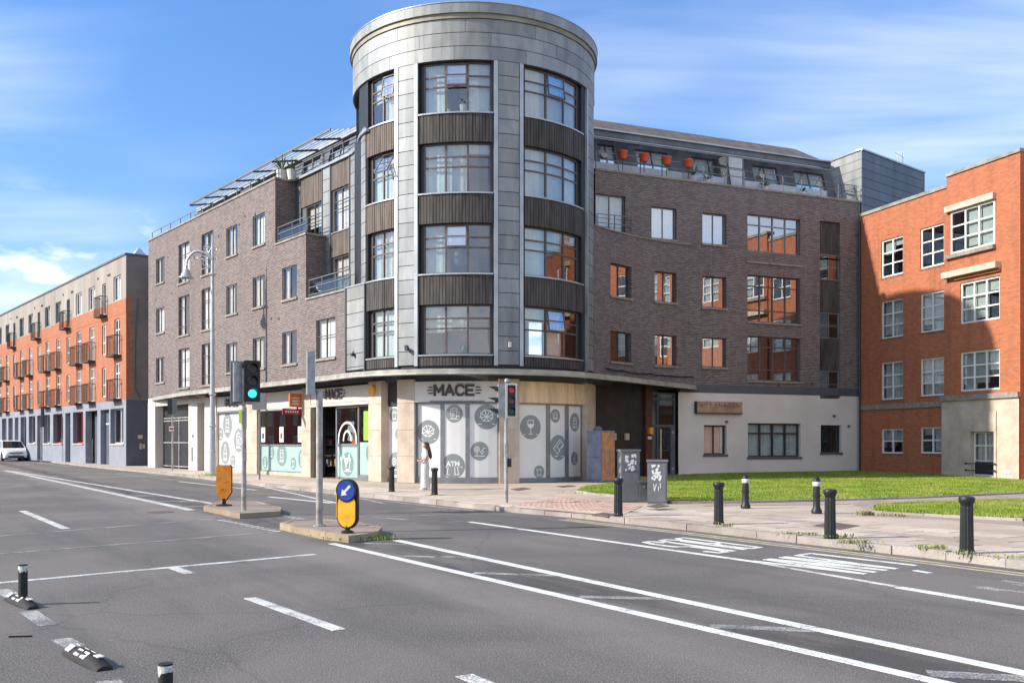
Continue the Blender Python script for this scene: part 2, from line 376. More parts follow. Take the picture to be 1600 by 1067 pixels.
# ------------------------------------------------------------ paths (plan curves, left to right as seen)
class Path:
    def __init__(s, pts):
        s.p = [Vector(q) for q in pts]; s.s = [0.0]
        for a, b in zip(s.p, s.p[1:]): s.s.append(s.s[-1] + (b - a).length)
        sn = [Vector(((b - a).y, -(b - a).x)).normalized() for a, b in zip(s.p, s.p[1:])]
        s.n = [sn[0]] + [(a + b).normalized() for a, b in zip(sn, sn[1:])] + [sn[-1]]
        s.L = s.s[-1]
    def seg(s, t):
        for i in range(len(s.s) - 2):
            if t < s.s[i + 1]: return i
        return len(s.s) - 2
    def pt(s, t, z=0.0, o=0.0):
        i = s.seg(t); k = (t - s.s[i]) / (s.s[i + 1] - s.s[i]); q = s.p[i].lerp(s.p[i + 1], k)
        kk = min(1, max(0, k)); nn = s.n[i].lerp(s.n[i + 1], kk).normalized(); q = q + nn * o
        return (q.x, q.y, z)
    def cuts(s, a, b): return [a] + [t for t in s.s[1:-1] if a + 1e-3 < t < b - 1e-3] + [b]
    def at(s, px):
        k = (px - CX) / F; best = None; m = len(s.p) - 1
        for i in range(m):
            a, b = s.p[i], s.p[i + 1]; d = b - a; den = d.x - k * d.y
            if abs(den) < 1e-9: continue
            t = (k * a.y - a.x) / den
            if (t >= -1e-6 or i == 0) and (t <= 1 + 1e-6 or i == m - 1):
                Y = a.y + t * d.y; inside = -1e-6 <= t <= 1 + 1e-6
                sc = (0 if inside else 1, Y if inside else abs(t))
                if best is None or sc < best[0]: best = (sc, s.s[i] + t * (s.s[i + 1] - s.s[i]))
        if best is None:
            return min((abs(v.x - k * v.y), q) for v, q in zip(s.p, s.s))[1]
        return best[1]
    def z(s, px, py, o=0.0):
        Y = s.pt(s.at(px), 0, o)[1]; return H + (HZ - py) * Y / F
class Lean:
    "a path whose face leans back by k per metre above z0"
    def __init__(s, P, z0, k, o0=0.0): s.P, s.z0, s.k, s.o0 = P, z0, k, o0
    def pt(s, t, z=0, o=0): return s.P.pt(t, z, s.o0 + o - s.k * (z - s.z0))
    def cuts(s, a, b): return s.P.cuts(a, b)
def line(a, b): return Path([a, b])
C = Vector((-1.64, 41.67)); RT = 5.2
def arcpts(a0, a1, r=RT, n=None):
    n = n or max(2, int(abs(a1 - a0) / 4)); return [C + Vector((math.cos(R(a0 + (a1 - a0) * i / n)), math.sin(R(a0 + (a1 - a0) * i / n)))) * r for i in range(n + 1)]
def onray(P0, d, px):
    "point of the line P0+t*d on the view column px"
    k = (px - CX) / F; t = (k * P0.y - P0.x) / (d.x - k * d.y); return P0 + d * t
DL = Vector((.8, -1)).normalized(); NL = Vector((DL.y, -DL.x))     # left wing: along it, outwards
B0 = Vector((-.17267 * 40, 40.0))
farL = onray(B0, DL, 232)
PL = Path([farL, onray(B0, DL, 541)])                              # left wing brick plane
PLG = Path([farL, onray(B0, DL, 577)])                             # its ground floor
RP0 = B0 - NL * 1.0
rec_a = onray(RP0, DL, 455); rec_b = onray(RP0, DL, 547); rec_c = C + Vector((math.cos(R(-145)), math.sin(R(-145)))) * RT
def bez(p0, p1, p2, p3, n):
    return [p0 * (1 - t) ** 3 + p1 * 3 * t * (1 - t) ** 2 + p2 * 3 * t * t * (1 - t) + p3 * t ** 3 for t in [i / n for i in range(n + 1)]]
tanc = Vector((math.sin(R(145)), -math.cos(R(145)) * -1)).normalized(); tanc = Vector((-math.sin(R(-145)), math.cos(R(-145))))
PR_ = Path([rec_a] + bez(rec_b, rec_b + DL * 1.1, rec_c - tanc * .9, rec_c, 8))   # recessed storeys flowing into the drum
PT = Path(arcpts(-147, 0))                                          # drum, seen part
PTF = Path(arcpts(-230, 50))                                        # drum, all round
DR = Vector((3550, 1500)).normalized(); NR = Vector((DR.y, -DR.x))
Q0 = Vector((7.93, 45.6))
PU = Path([onray(Q0, DR, 930), onray(Q0, DR, 1344)])                # right wing, top storey
k0 = onray(Q0, DR, 1079)
q_s = Vector((3.55, 41.6)); q_c = k0 - DR * 3.0
PQ = Path([q_s * (1 - t) ** 2 + q_c * 2 * t * (1 - t) + k0 * t * t for t in [i / 10 for i in range(11)]] + [onray(Q0, DR, 1344)])  # right wing below it, curved into the drum
KR = onray(Q0, DR, 1344)
DB = Vector((-500, 1500)).normalized() * -1                         # red block: towards the camera
PB = Path([onray(Vector((18.02, 49.6)), DB, 1344.5), onray(Vector((18.02, 49.6)), DB, 1597)])
# ------------------------------------------------------------ walls with openings, windows
def wall(P, s0, s1, z0, z1, holes, mat, name, parent, rev=.22, o=0.0, revmat=None):
    g = G(); S = set(P.cuts(s0, s1)); Z = {z0, z1}
    for h in holes:
        for t in h[:2]:
            if s0 < t < s1: S.add(t)
        for t in h[2:4]:
            if z0 < t < z1: Z.add(t)
    S = sorted(S); Z = sorted(Z)
    S = [t for i, t in enumerate(S) if i == 0 or t - S[i - 1] > 1e-5]
    for a, b in zip(S, S[1:]):
        m = (a + b) / 2; run = None
        for c, d in zip(Z, Z[1:]):
            q = (c + d) / 2
            if any(h[0] < m < h[1] and h[2] < q < h[3] for h in holes):
                if run: g.quad(P.pt(a, run[0], o), P.pt(b, run[0], o), P.pt(b, run[1], o), P.pt(a, run[1], o), uv=[(a, run[0]), (b, run[0]), (b, run[1]), (a, run[1])]); run = None
            else: run = (run[0] if run else c, d)
        if run: g.quad(P.pt(a, run[0], o), P.pt(b, run[0], o), P.pt(b, run[1], o), P.pt(a, run[1], o), uv=[(a, run[0]), (b, run[0]), (b, run[1]), (a, run[1])])
    for h in holes:
        a0, a1 = max(h[0], s0), min(h[1], s1); c0, c1 = max(h[2], z0), min(h[3], z1)
        if a1 <= a0 or c1 <= c0: continue
        i = o - (h[4] if len(h) > 4 and isinstance(h[4], float) else rev)
        g.quad(P.pt(a0, c0, o), P.pt(a0, c1, o), P.pt(a0, c1, i), P.pt(a0, c0, i), uv=[(a0, c0), (a0, c1), (a0 + rev, c1), (a0 + rev, c0)])
        g.quad(P.pt(a1, c1, o), P.pt(a1, c0, o), P.pt(a1, c0, i), P.pt(a1, c1, i), uv=[(a1, c1), (a1, c0), (a1 + rev, c0), (a1 + rev, c1)])
        cs = P.cuts(a0, a1)
        for a, b in zip(cs, cs[1:]):
            g.quad(P.pt(a, c1, o), P.pt(b, c1, o), P.pt(b, c1, i), P.pt(a, c1, i), uv=[(a, c1), (b, c1), (b, c1 + rev), (a, c1 + rev)])
            g.quad(P.pt(b, c0, o), P.pt(a, c0, o), P.pt(a, c0, i), P.pt(b, c0, i), uv=[(b, c0), (a, c0), (a, c0 - rev), (b, c0 - rev)])
    return g.build(name, mat, parent)
def fold(P, s0, s1, z0, z1, o, amp=.025, wl=.22):
    g = G(); n_ = max(2, int((s1 - s0) / (wl / 6))); ph = random.random() * 6
    X = [s0 + (s1 - s0) * i / n_ for i in range(n_ + 1)]; O = [o + amp * math.sin(ph + (x - s0) / wl * 2 * math.pi) * (.8 + .3 * math.sin(x * 3 + ph)) for x in X]
    for i in range(n_): g.quad(P.pt(X[i], z0, O[i]), P.pt(X[i + 1], z0, O[i + 1]), P.pt(X[i + 1], z1, O[i + 1]), P.pt(X[i], z1, O[i]))
    return g
def window(parent, P, s0, s1, z0, z1, cols=2, rows=(1.0,), rec=.14, fw=.05, mat='frame_brown', gl='glass', dress=None, sill=None, name='window', mull=None, onepane=False, colw=None, head=False, open_=None):
    """cols equal (or colw) bays, rows = fractions of the height counted from the top"""
    g = G(); o0, o1 = -rec - .06, -rec
    mw = mull or fw * .8
    g.pbox(P, s0, s0 + fw, z0, z1, o0, o1); g.pbox(P, s1 - fw, s1, z0, z1, o0, o1)
    g.pbox(P, s0 + fw, s1 - fw, z0, z0 + fw, o0, o1); g.pbox(P, s0 + fw, s1 - fw, z1 - fw, z1, o0, o1)
    a, b = s0 + fw, s1 - fw; ws = colw or [1 / cols] * cols; X = [a]
    for w in ws: X.append(X[-1] + w * (b - a))
    for x in X[1:-1]: g.pbox(P, x - mw / 2, x + mw / 2, z0 + fw, z1 - fw, o0, o1 + .004)
    lo, hi = z0 + fw, z1 - fw; Zs = [hi]
    for r in rows: Zs.append(Zs[-1] - r * (hi - lo))
    for q in Zs[1:-1]:
        for x0, x1 in zip(X, X[1:]):
            g.pbox(P, x0 + (mw / 2 if x0 != a else 0), x1 - (mw / 2 if x1 != b else 0), q - mw * .4, q + mw * .4, o0 + .005, o1 - .004)
    w = g.build(name, mat, parent)
    og = -rec - .035
    if onepane:
        p = G(); p.pbox(P, a, b, lo, hi, og - .008, og); p.build('pane', gl, w)
    else:
        for i, (x0, x1) in enumerate(zip(X, X[1:])):
            for j, (q1, q0) in enumerate(zip(Zs, Zs[1:])):
                p = G(); e0 = mw / 2 if i else 0; e1 = mw / 2 if i < len(ws) - 1 else 0; t = random.uniform(-.004, .004)
                u0 = mw * .4 if j < len(rows) - 1 else 0; u1 = mw * .4 if j else 0
                p.pbox(P, x0 + e0, x1 - e1, q0 + u0, q1 - u1, og - .008 + t, og + t); p.build('pane', gl, w)
    if dress is None: dress = random.choice(['net', 'net', 'sides', 'half', 'none', 'left'])
    ob = -rec - .16
    if dress in ('net', 'blindfull'): fold(P, s0, s1, z0, z1, ob, .012 if dress == 'net' else 0.0).build('curtain', 'net_curtain' if dress == 'net' else 'blind', w)
    elif dress == 'sides':
        f = fold(P, s0, s0 + (s1 - s0) * .22, z0, z1, ob); f2 = fold(P, s1 - (s1 - s0) * .2, s1, z0, z1, ob)
        f.build('curtain', 'drape', w); f2.build('curtain', 'drape', w)
    elif dress == 'left': fold(P, s0, s0 + (s1 - s0) * random.uniform(.4, .6), z0, z1, ob).build('curtain', 'drape', w)
    elif dress == 'half': fold(P, s0, s1, z0 + (z1 - z0) * random.uniform(.35, .6), z1, ob, 0).build('blind', 'blind', w)
    elif dress == 'drapes': fold(P, s0, s1, z0, z1, ob, .03, .26).build('curtain', 'drape', w)
    elif isinstance(dress, tuple):
        for i, (x0, x1) in enumerate(zip(X, X[1:])):
            if dress[i]: fold(P, x0 - .02, x1 + .02, z1 - (z1 - z0) * dress[i], z1, ob, .008).build('blind', 'blind' if random.random() < .6 else 'net_curtain', w)
    if sill:
        q = G(); q.pbox(P, s0 - .06, s1 + .06, z0 - .1, z0 - .002, -rec + .0, .07); q.build('sill', sill, w)
    return w
def off_at(P, px, o):
    a, b = P.p[0] + P.n[0] * o, P.p[-1] + P.n[-1] * o
    return Path([a, b]).at(px)
def wpx(P, x0, x1, yt, yb):
    "opening given by photo columns and by the rows at its left edge"
    return (P.at(x0), P.at(x1), P.z(x0, yb), P.z(x0, yt))
def text_geo(txt, size, extr=0.0, bold=0.0):
    cu = bpy.data.curves.new('lettering', 'FONT'); cu.body = txt; cu.size = size; cu.extrude = extr; cu.offset = bold; cu.resolution_u = 3; cu.align_x = 'CENTER'
    o = bpy.data.objects.new('lettering', cu); COL.objects.link(o)
    dg = bpy.context.evaluated_depsgraph_get(); me = bpy.data.meshes.new_from_object(o.evaluated_get(dg))
    v = [tuple(q.co) for q in me.vertices]; f = [tuple(p.vertices) for p in me.polygons]
    bpy.data.objects.remove(o); bpy.data.meshes.remove(me); bpy.data.curves.remove(cu)
    return v, f
def text_on(P, txt, sc, zc, o, size, mat, parent, extr=.01, bold=0.0, name='lettering', sx=1.0):
    v, f = text_geo(txt, size, extr, bold); g = G()
    for fc in f: g.quad(*[P.pt(sc + v[i][0] * sx, zc + v[i][1] - size * .35, o + v[i][2]) for i in fc])
    return g.build(name, mat, parent)
def letters(P, word, sc, zc, h, o, w, mat, parent, depth=.04):
    LT = {'M': [[(0, 0), (0, 1)], [(0, 1), (.45, .35), (.9, 1)], [(.9, 1), (.9, 0)]], 'A': [[(0, 0), (.42, 1), (.84, 0)], [(.2, .32), (.64, .32)]], 'C': [[(.8, .82), (.6, 1), (.22, 1), (0, .75), (0, .25), (.22, 0), (.6, 0), (.8, .18)]], 'E': [[(.75, 1), (0, 1), (0, 0), (.75, 0)], [(0, .5), (.62, .5)]]}
    tot = sum({'M': .9, 'A': .84, 'C': .8, 'E': .75}[c] for c in word) + .28 * (len(word) - 1); x = -tot / 2
    for c in word:
        g = G()
        for L in LT[c]:
            for (x0, y0), (x1, y1) in zip(L, L[1:]):
                dx, dy = x1 - x0, y1 - y0; l = math.hypot(dx, dy); nx, ny = -dy / l * w / 2, dx / l * w / 2; ex, ey = dx / l * w * .35, dy / l * w * .35
                q = [((x + x0) * h - ex + nx, y0 * h - ey + ny), ((x + x0) * h - ex - nx, y0 * h - ey - ny), ((x + x1) * h + ex - nx, y1 * h + ey - ny), ((x + x1) * h + ex + nx, y1 * h + ey + ny)]
                d = depth + random.uniform(0, .006); g.hexa([P.pt(sc + a, zc - h / 2 + b, o + d) for a, b in q], [P.pt(sc + a, zc - h / 2 + b, o) for a, b in q])
        g.build('letter', mat, parent); x += {'M': .9, 'A': .84, 'C': .8, 'E': .75}[c] + .28
    return tot * h
def strokes(P, lines, sc, zc, r, o, w, g, clip=None, thick=.003):
    for L in lines:
        for (x0, y0), (x1, y1) in zip(L, L[1:]):
            o += .0001
            dx, dy = x1 - x0, y1 - y0; l = math.hypot(dx, dy) or 1; nx, ny = -dy / l * w / 2, dx / l * w / 2; ex, ey = dx / l * w * .3, dy / l * w * .3
            q = [(x0 * r - ex + nx, y0 * r - ey + ny), (x0 * r - ex - nx, y0 * r - ey - ny), (x1 * r + ex - nx, y1 * r + ey - ny), (x1 * r + ex + nx, y1 * r + ey + ny)]
            cl = (lambda t: min(max(t, clip[0]), clip[1])) if clip else (lambda t: t)
            g.quad(*[P.pt(cl(sc + a), zc + b, o) for a, b in q])
# ============================================================ GROUND
PZ = .12
KERB = [(54, 719), (100, 725), (150, 731), (240, 739.5), (389, 757), (479, 768), (620, 782), (760, 797), (900, 809), (960, 816), (1100, 831), (1232, 847), (1350, 860), (1472, 874.5), (1600, 890)]
kp = [Vector(gxy(*q)) for q in KERB]
kd = (kp[0] - kp[3]).normalized(); kp = [kp[0] + kd * 60] + kp; ke = (kp[-1] - kp[-3]).normalized(); kp.append(kp[-1] + ke * 14)
def smoothpts(P, it=2):
    for _ in range(it):
        Q = [P[0]]
        for a, b in zip(P, P[1:]): Q += [a.lerp(b, .25), a.lerp(b, .75)]
        Q.append(P[-1]); P = Q
    return P
kp = smoothpts(kp, 1)
KP = Path(kp)       # kerb line; outward = towards the road
g = G(); g.quad((-400, -200, -.03), (400, -200, -.03), (400, 500, -.03), (-400, 500, -.03)); tag(g.build('ground', 'soil'), kind='structure')
g = G(); g.quad((-300, -60, 0), (120, -60, 0), (120, 160, 0), (-300, 160, 0)); tag(g.build('road', 'asphalt'), kind='structure')
g = G()
for a, b in zip(KP.s, KP.s[1:]):
    A, B_ = KP.pt(a, 0, -.14), KP.pt(b, 0, -.14)
    g.quad((A[0], A[1], .112), (B_[0], B_[1], .112), (B_[0] + 60, B_[1] + 40, .112), (A[0] + 60, A[1] + 40, .112))
pav = tag(g.build('pavement', 'pavement'), kind='structure')
kerb = tag(bpy.data.objects.new('kerb', None), kind='structure'); COL.objects.link(kerb)
s_start = KP.at(236); t = s_start; i = 0
while t < KP.L - 1 and i < 290:
    l = .915; gg = G(); dz = random.uniform(-.012, .008); do = random.uniform(-.012, .012)
    drop = 0
    pxm = KP.pt(t, 0)[0] / KP.pt(t, 0)[1] * F + CX
    if 762 < pxm < 905: drop = .02
    gg.pbox(KP, t + .006, t + l - .006, -.05, PZ + .008 + dz - drop, -.15 + do, do)
    gg.build('kerb_stone', 'kerb_stone', kerb); t += l; i += 1
gg = G(); gg.pbox(KP, 0, s_start - .01, -.05, PZ, -.15, 0); o = gg.build('kerb_stone', 'kerb_stone', kerb); o['kind'] = 'stuff'
# paving slabs on the near footway
s0 = KP.at(905); t = s0; row = 0; cnt = 0
pvs = []
while t < KP.L - .5:
    L = .9
    for r_ in range(5):
        w = .62; o1 = -.16 - r_ * w; o0 = o1 - w + .012
        off = (.45 if r_ % 2 else 0)
        gg = G(); dz = random.uniform(.0, .0025)
        gg.pbox(KP, t + off + .016, t + off + L - .016, .09, PZ + dz, o0 + .02, o1)
        if cnt < 296: gg.build('slab', 'slab', pav)
        cnt += 1
    t += L
gg = G(); gg.pbox(KP, s0, KP.L - .3, .1, PZ - .003, -.16 - 5 * .62, -.155); gg.build('joint_bed', 'soil', pav)
gg = G(); gg.pbox(KP, KP.at(250), KP.at(770), .1, PZ - .003, -.16 - 3 * .7, -.155); gg.build('joint_bed', 'soil', pav)
# left footway: flag courses, joined (too small to tell apart)
gs = G(); t = KP.at(250)
while t < KP.at(770):
    for r_ in range(3):
        gs.pbox(KP, t + .012, t + .888, .1, PZ + random.uniform(.0, .002), -.16 - (r_ + 1) * .7 + .012, -.16 - r_ * .7)
    t += .9
o = gs.build('flagstones', 'slab', pav); o['kind'] = 'stuff'
def gpoly(pts, z, name, mat, z0=None, parent=None):
    g = G(); q = [gxy(x, y, z) for x, y in pts]
    g.prism(q, z0 if z0 is not None else z - .003, z)
    return g.build(name, mat, parent)
gpoly([(800, 787), (880, 776), (1003, 790), (975, 803), (905, 797.5), (800, 790)], PZ + .006, 'tactile_paving', 'tactile', .1, parent=pav)
g = G()   # blister rows of the tactile paving
for k in range(18):
    for j in range(9):
        u, v = (k + .5) / 18, (j + .5) / 9
        a = Vector(gxy(803, 789.5, PZ)).lerp(Vector(gxy(965, 801, PZ)), u); b = Vector(gxy(880, 776, PZ)).lerp(Vector(gxy(1003, 790, PZ)), u); c_ = a.lerp(b, v)
        g.box((c_.x, c_.y, PZ + .005), .12, .12, .008, .5)
o = g.build('blister', 'tactile', pav); o['kind'] = 'stuff'
gpoly([(1052, 788), (1100, 790), (1330, 787), (1362, 800), (1345, 806), (1480, 812), (1600, 822), (1600, 771), (1280, 778)], PZ + .005, 'path', 'path_tarmac', .1, parent=pav)
tag(bpy.data.objects['path'], kind='structure')
for q in ([(925, 803), (950, 799), (974, 802), (950, 806)], [(1268, 821), (1300, 815), (1345, 821), (1312, 827)], [(797, 763.5), (818, 761), (830, 763), (808, 766)], [(868, 759), (890, 757.5), (900, 759), (878, 761)], [(1010, 790), (1030, 787), (1046, 789.5), (1024, 793)]):
    gpoly(q, PZ + .005, 'inspection_cover', 'cover_iron', .1, parent=pav)
# lawns
def lawn(pts, label, dens, edge, hgt=.045, zt=.17):
    P = [Vector(gxy(x, y, PZ)) for x, y in pts]
    g = G(); g.prism([(p.x, p.y) for p in P], .10, zt); root = g.build('lawn', 'grass'); tag(root, kind='structure')
    xs = [p.x for p in P]; ys = [p.y for p in P]; blades = G()
    def inside(x, y):
        c = False
        for i in range(len(P)):
            a, b = P[i], P[i - 1]
            if (a.y > y) != (b.y > y) and x < (b.x - a.x) * (y - a.y) / (b.y - a.y) + a.x: c = not c
        return c
    V = []; Fc = []
    nb = int((max(xs) - min(xs)) * (max(ys) - min(ys)) * dens)
    for _ in range(nb):
        x, y = random.uniform(min(xs), max(xs)), random.uniform(min(ys), max(ys))
        if not inside(x + random.gauss(0, .05), y + random.gauss(0, .05)): continue
        a = random.uniform(0, 6.28); w = random.uniform(.012, .022); h = hgt * random.uniform(.5, 1.6); dx, dy = math.cos(a) * w, math.sin(a) * w; lx, ly = random.uniform(-.03, .03), random.uniform(-.03, .03)
        i = len(V); V += [(x - dx, y - dy, zt - .01), (x + dx, y + dy, zt - .01), (x + lx, y + ly, zt + h)]; Fc.append((i, i + 1, i + 2))
    me = bpy.data.meshes.new('grass'); me.from_pydata(V, [], Fc); me.materials.append(MATS['grass']); o = bpy.data.objects.new('grass', me); COL.objects.link(o); tag(o, label, 'grass', kind='stuff')
    if edge:
        E = Path([Vector(gxy(x, y, PZ)) for x, y in edge]); s_ = 0
        k = 0
        while s_ < E.L - .1 and k < 60:
            gg = G(); gg.pbox(E, s_ + .006, min(s_ + .9, E.L) - .006, .1, zt + random.uniform(.0, .02), -.03, .09); gg.build('edging_stone', 'kerb_stone', root); s_ += .9; k += 1
lawn([(902, 769), (962, 776), (1052, 786.5), (1160, 786), (1280, 783), (1420, 779), (1600, 771), (1700, 768), (1700, 757), (1597, 752), (1344.5, 736.3), (1210, 738), (1062, 744), (1000, 752), (915, 762)], 'bright mown grass in front of the white wall and the red brick block', 620, [(902, 769), (962, 776), (1052, 786.5), (1160, 786), (1280, 783), (1420, 779), (1600, 771)])
lawn([(1366, 800), (1372, 792), (1440, 788.5), (1600, 783.5), (1700, 781), (1700, 824), (1600, 814), (1480, 808)], 'bright grass strip between the footway slabs and the path on the right', 1500, [(1362, 794), (1366, 801), (1480, 808), (1600, 814)], .05)
# ------------------------------------------------------------ road markings
SZ = {'paint_fresh': .0065, 'paint': .0053, 'paint_worn': .0041}
SN = [0]
def stripe(p, q, w, name='road_marking', mat='paint', z=.005, seg=1):
    SN[0] += 1; z = SZ[mat] + (SN[0] % 5) * .0001
    a, b = Vector(gxy(*p)), Vector(gxy(*q)); d = (b - a).normalized(); nn = Vector((-d.y, d.x)) * w / 2; g = G()
    K = [a + nn, a - nn, b - nn, b + nn]
    g.prism([(k.x, k.y) for k in K], .001, z); return tag(g.build(name, mat), kind='structure')
stripe((735, 815.3), (1190, 879), .11, mat='paint_fresh'); stripe((1190, 879.6), (1405, 917), .09, mat='paint'); stripe((1405, 917.5), (1720, 970), .14, mat='paint_fresh')
stripe((620, 844), (1720, 1077), .145, mat='paint_fresh'); stripe((519, 849), (1600, 1096), .135, mat='paint_fresh')
for a, b, w in (((570, 848.5), (636, 850), .1), ((622, 868), (680, 870), .12), ((693, 869), (745, 872), .12), ((740, 895), (872, 899), .14), ((905, 932), (1062, 936), .15), ((1110, 978), (1288, 985), .17), ((1450, 1052), (1640, 1062), .2)): stripe(a, b, w, mat='paint_worn')
for a, b, w in (((-60, 842), (352, 809), .13), ((-60, 870), (437, 830), .14), ((-60, 916), (492, 866), .2), ((590, 820), (735, 814), .1), ((560, 808), (760, 802), .1), ((600, 799), (740, 795), .08)): stripe(a, b, w * .7, mat='paint_worn' if w < .15 else 'paint')
stripe((8, 735), (300, 797), .22); stripe((20, 736.2), (345, 788.5), .17)
for a, b in (((185, 765), (235, 763)), ((210, 774), (262, 775)), ((247, 783), (316, 783)), ((287, 792), (330, 790)), ((150, 758), (190, 757))): stripe(a, b, .16, mat='paint_worn')
for a, b, w, m_ in (((35, 798), (103, 826), .16, 'paint'), ((268, 886), (297, 896), .14, 'paint'), ((390, 934), (530, 984), .13, 'paint'), ((2, 921), (24, 934), .16, 'paint_worn'), ((44, 955), (76, 977), .16, 'paint_worn'), ((95, 998), (122, 1012), .16, 'paint_worn'), ((168, 1063), (200, 1090), .16, 'paint_worn'), ((725, 1055), (790, 1082), .14, 'paint'), ((280, 752), (400, 765.5), .12, 'paint'), ((400, 757.5), (545, 790), .12, 'paint'), ((440, 757), (600, 786), .10, 'paint_worn'), ((60, 723), (110, 729), .15, 'paint_worn'), ((180, 740), (270, 749), .12, 'paint_worn'), ((420, 776), (520, 786), .12, 'paint_fresh'), ((545, 805), (640, 812), .08, 'paint_worn')): stripe(a, b, w, mat=m_)
for k in range(11):
    x = 345 + k * 8.6; y = 812 + k * 1.75; stripe((x, y), (x + 4.5, y + .6), .16, 'crossing_stud')
for k in range(8):
    x = 440 + k * 7; y = 805 + k * 1.35; stripe((x, y), (x + 4, y + .5), .18, 'crossing_stud')
g = G()
for o_ in (.32, .52):
    g.pbox(KP, KP.at(905), KP.L, .001, .005, o_, o_ + .06)
tag(g.build('double_yellow_line', 'yellow_line'), kind='structure')
g = G(); g.pbox(KP, KP.at(240), KP.at(760), .001, .005, .3, .4); tag(g.build('yellow_line', 'paint_worn'), kind='structure')
GL = {  # letters on a 1 x 1 field, thin strokes
 'B': [[(0, 0), (0, 1), (.7, 1), (.95, .9), (.95, .62), (.7, .53), (0, .53)], [(.7, .53), (1, .42), (1, .1), (.7, 0), (0, 0)]],
 'U': [[(0, 1), (0, .15), (.2, 0), (.8, 0), (1, .15), (1, 1)]],
 'S': [[(1, .85), (.8, 1), (.2, 1), (0, .85), (0, .65), (.2, .53), (.8, .47), (1, .35), (1, .15), (.8, 0), (.2, 0), (0, .15)]],
 'L': [[(0, 1), (0, 0), (1, 0)]], 'A': [[(0, 0), (.5, 1), (1, 0)], [(.22, .4), (.78, .4)]], 'N': [[(0, 0), (0, 1), (1, 0), (1, 1)]]}
def roadword(word, kb, ke_, cb, w=.10, name='road_lettering', accent=None):
    """kb/ke_: kerb-side start and top of the letters, cb: the start on the lane side"""
    o = Vector(kb); up = (Vector(ke_) - o); rt = (Vector(cb) - o); m = len(word); g = G()
    def pt(i, x, y): return o + rt * ((i + x * .72) / (m - .28)) + up * y
    zz = .0055
    for i, ch in enumerate(word):
        for k in GL[ch]:
            for (x0, y0), (x1, y1) in zip(k, k[1:]):
                zz += .00012
                a, b = pt(i, x0, y0), pt(i, x1, y1); d = (b - a).normalized(); a = a - d * w * .25; b = b + d * w * .25
                nn = Vector((-d.y, d.x)) * w / 2; g.prism([tuple(a + nn), tuple(a - nn), tuple(b - nn), tuple(b + nn)], .001, zz)
    if accent is not None:
        a, b = pt(accent, .35, 1.15), pt(accent, .6, 1.3); d = (b - a).normalized(); nn = Vector((-d.y, d.x)) * w * .5; g.prism([tuple(a + nn), tuple(a - nn), tuple(b - nn), tuple(b + nn)], .001, .0055)
    return tag(g.build(name, 'paint_fresh'), kind='structure')
roadword('BUS', gxy(1070, 840), gxy(1188, 855), gxy(1004, 847.5), .085)
roadword('LANA', gxy(1268, 864.5), gxy(1430, 883), gxy(1178, 876.5), .085, accent=1)
for a, b in (((1520, 915), (1640, 930)), ((1524, 918), (1590, 925)), ((1568, 907), (1640, 916)), ((1585, 912), (1650, 922))): stripe(a, b, .07, mat='paint_worn')
# ------------------------------------------------------------ traffic islands
def island(pts, label, z=.13):
    P = [Vector(gxy(x, y, 0)) for x, y in pts]; c = sum(P, Vector((0, 0))) / len(P)
    r = thing('traffic_island', label, 'traffic island', (c.x, c.y, 0), 'small kerbed traffic islands')
    g = G(); q = [p + (c - p).normalized() * .16 for p in P]; g.prism([tuple(p) for p in q], 0, z - .01); g.build('island_top', 'island_top', r)
    for i in range(len(P)):
        a, b = P[i], P[(i + 1) % len(P)]; n_ = max(1, round((b - a).length / .7))
        for k in range(n_):
            g = G(); e = (b - a) / n_; A = a + e * k + e.normalized() * .006; Bq = a + e * (k + 1) - e.normalized() * .006
            ia, ib = A + (c - A).normalized() * .155, Bq + (c - Bq).normalized() * .155
            top = z + random.uniform(-.008, .004)
            g.prism([tuple(A), tuple(Bq), tuple(ib), tuple(ia)][::1], 0, top); g.build('kerb_stone', 'island_kerb', r)
    return r
island([(318, 798), (375, 810.5), (438, 806.5), (440, 800), (400, 790), (345, 789)], 'small concrete island under the lit green traffic light')
island([(437, 827), (508, 843), (545, 848), (590, 842), (597, 833), (560, 824), (500, 820), (455, 821)], 'small concrete island with weeds under the blue keep left sign')
# ------------------------------------------------------------ repairs and ironwork in the carriageway
m, n = new_mat('asphalt_patch'); oc = n('ShaderNodeTexCoord').outputs['Object']
fine = n.noise(oc, 70, 3, .8); big = n.noise(oc, 1.1, 4, .6)
c = n.mix(n.ramp(fine, [(.42, 0), (.60, 1)]), (.045, .044, .045), (.23, .22, .21)); c = n.mix(n.math('MULTIPLY', n.ramp(big, [(.4, 0), (.6, 1)]), .4), c, (.09, .085, .08))
finish(n, c, .85, 0, fine, .8, .02)
for px, py, r_ in ((905, 822, .28), (1040, 845, .24), (250, 800, .33)):
    c_ = gxy(px, py); g = G(); g.lathe((c_[0], c_[1], -.01), [(r_, 0), (r_, .0165), (r_ * .9, .0165), (r_ * .88, .014), (.01, .0145)], 24); tag(g.build('manhole_cover', 'cover_iron'), 'iron cover in the road ' + {905: 'below the red tactile paving', 1040: 'beside the painted bus lettering', 250: 'left of the orange marker'}[px], 'manhole cover')
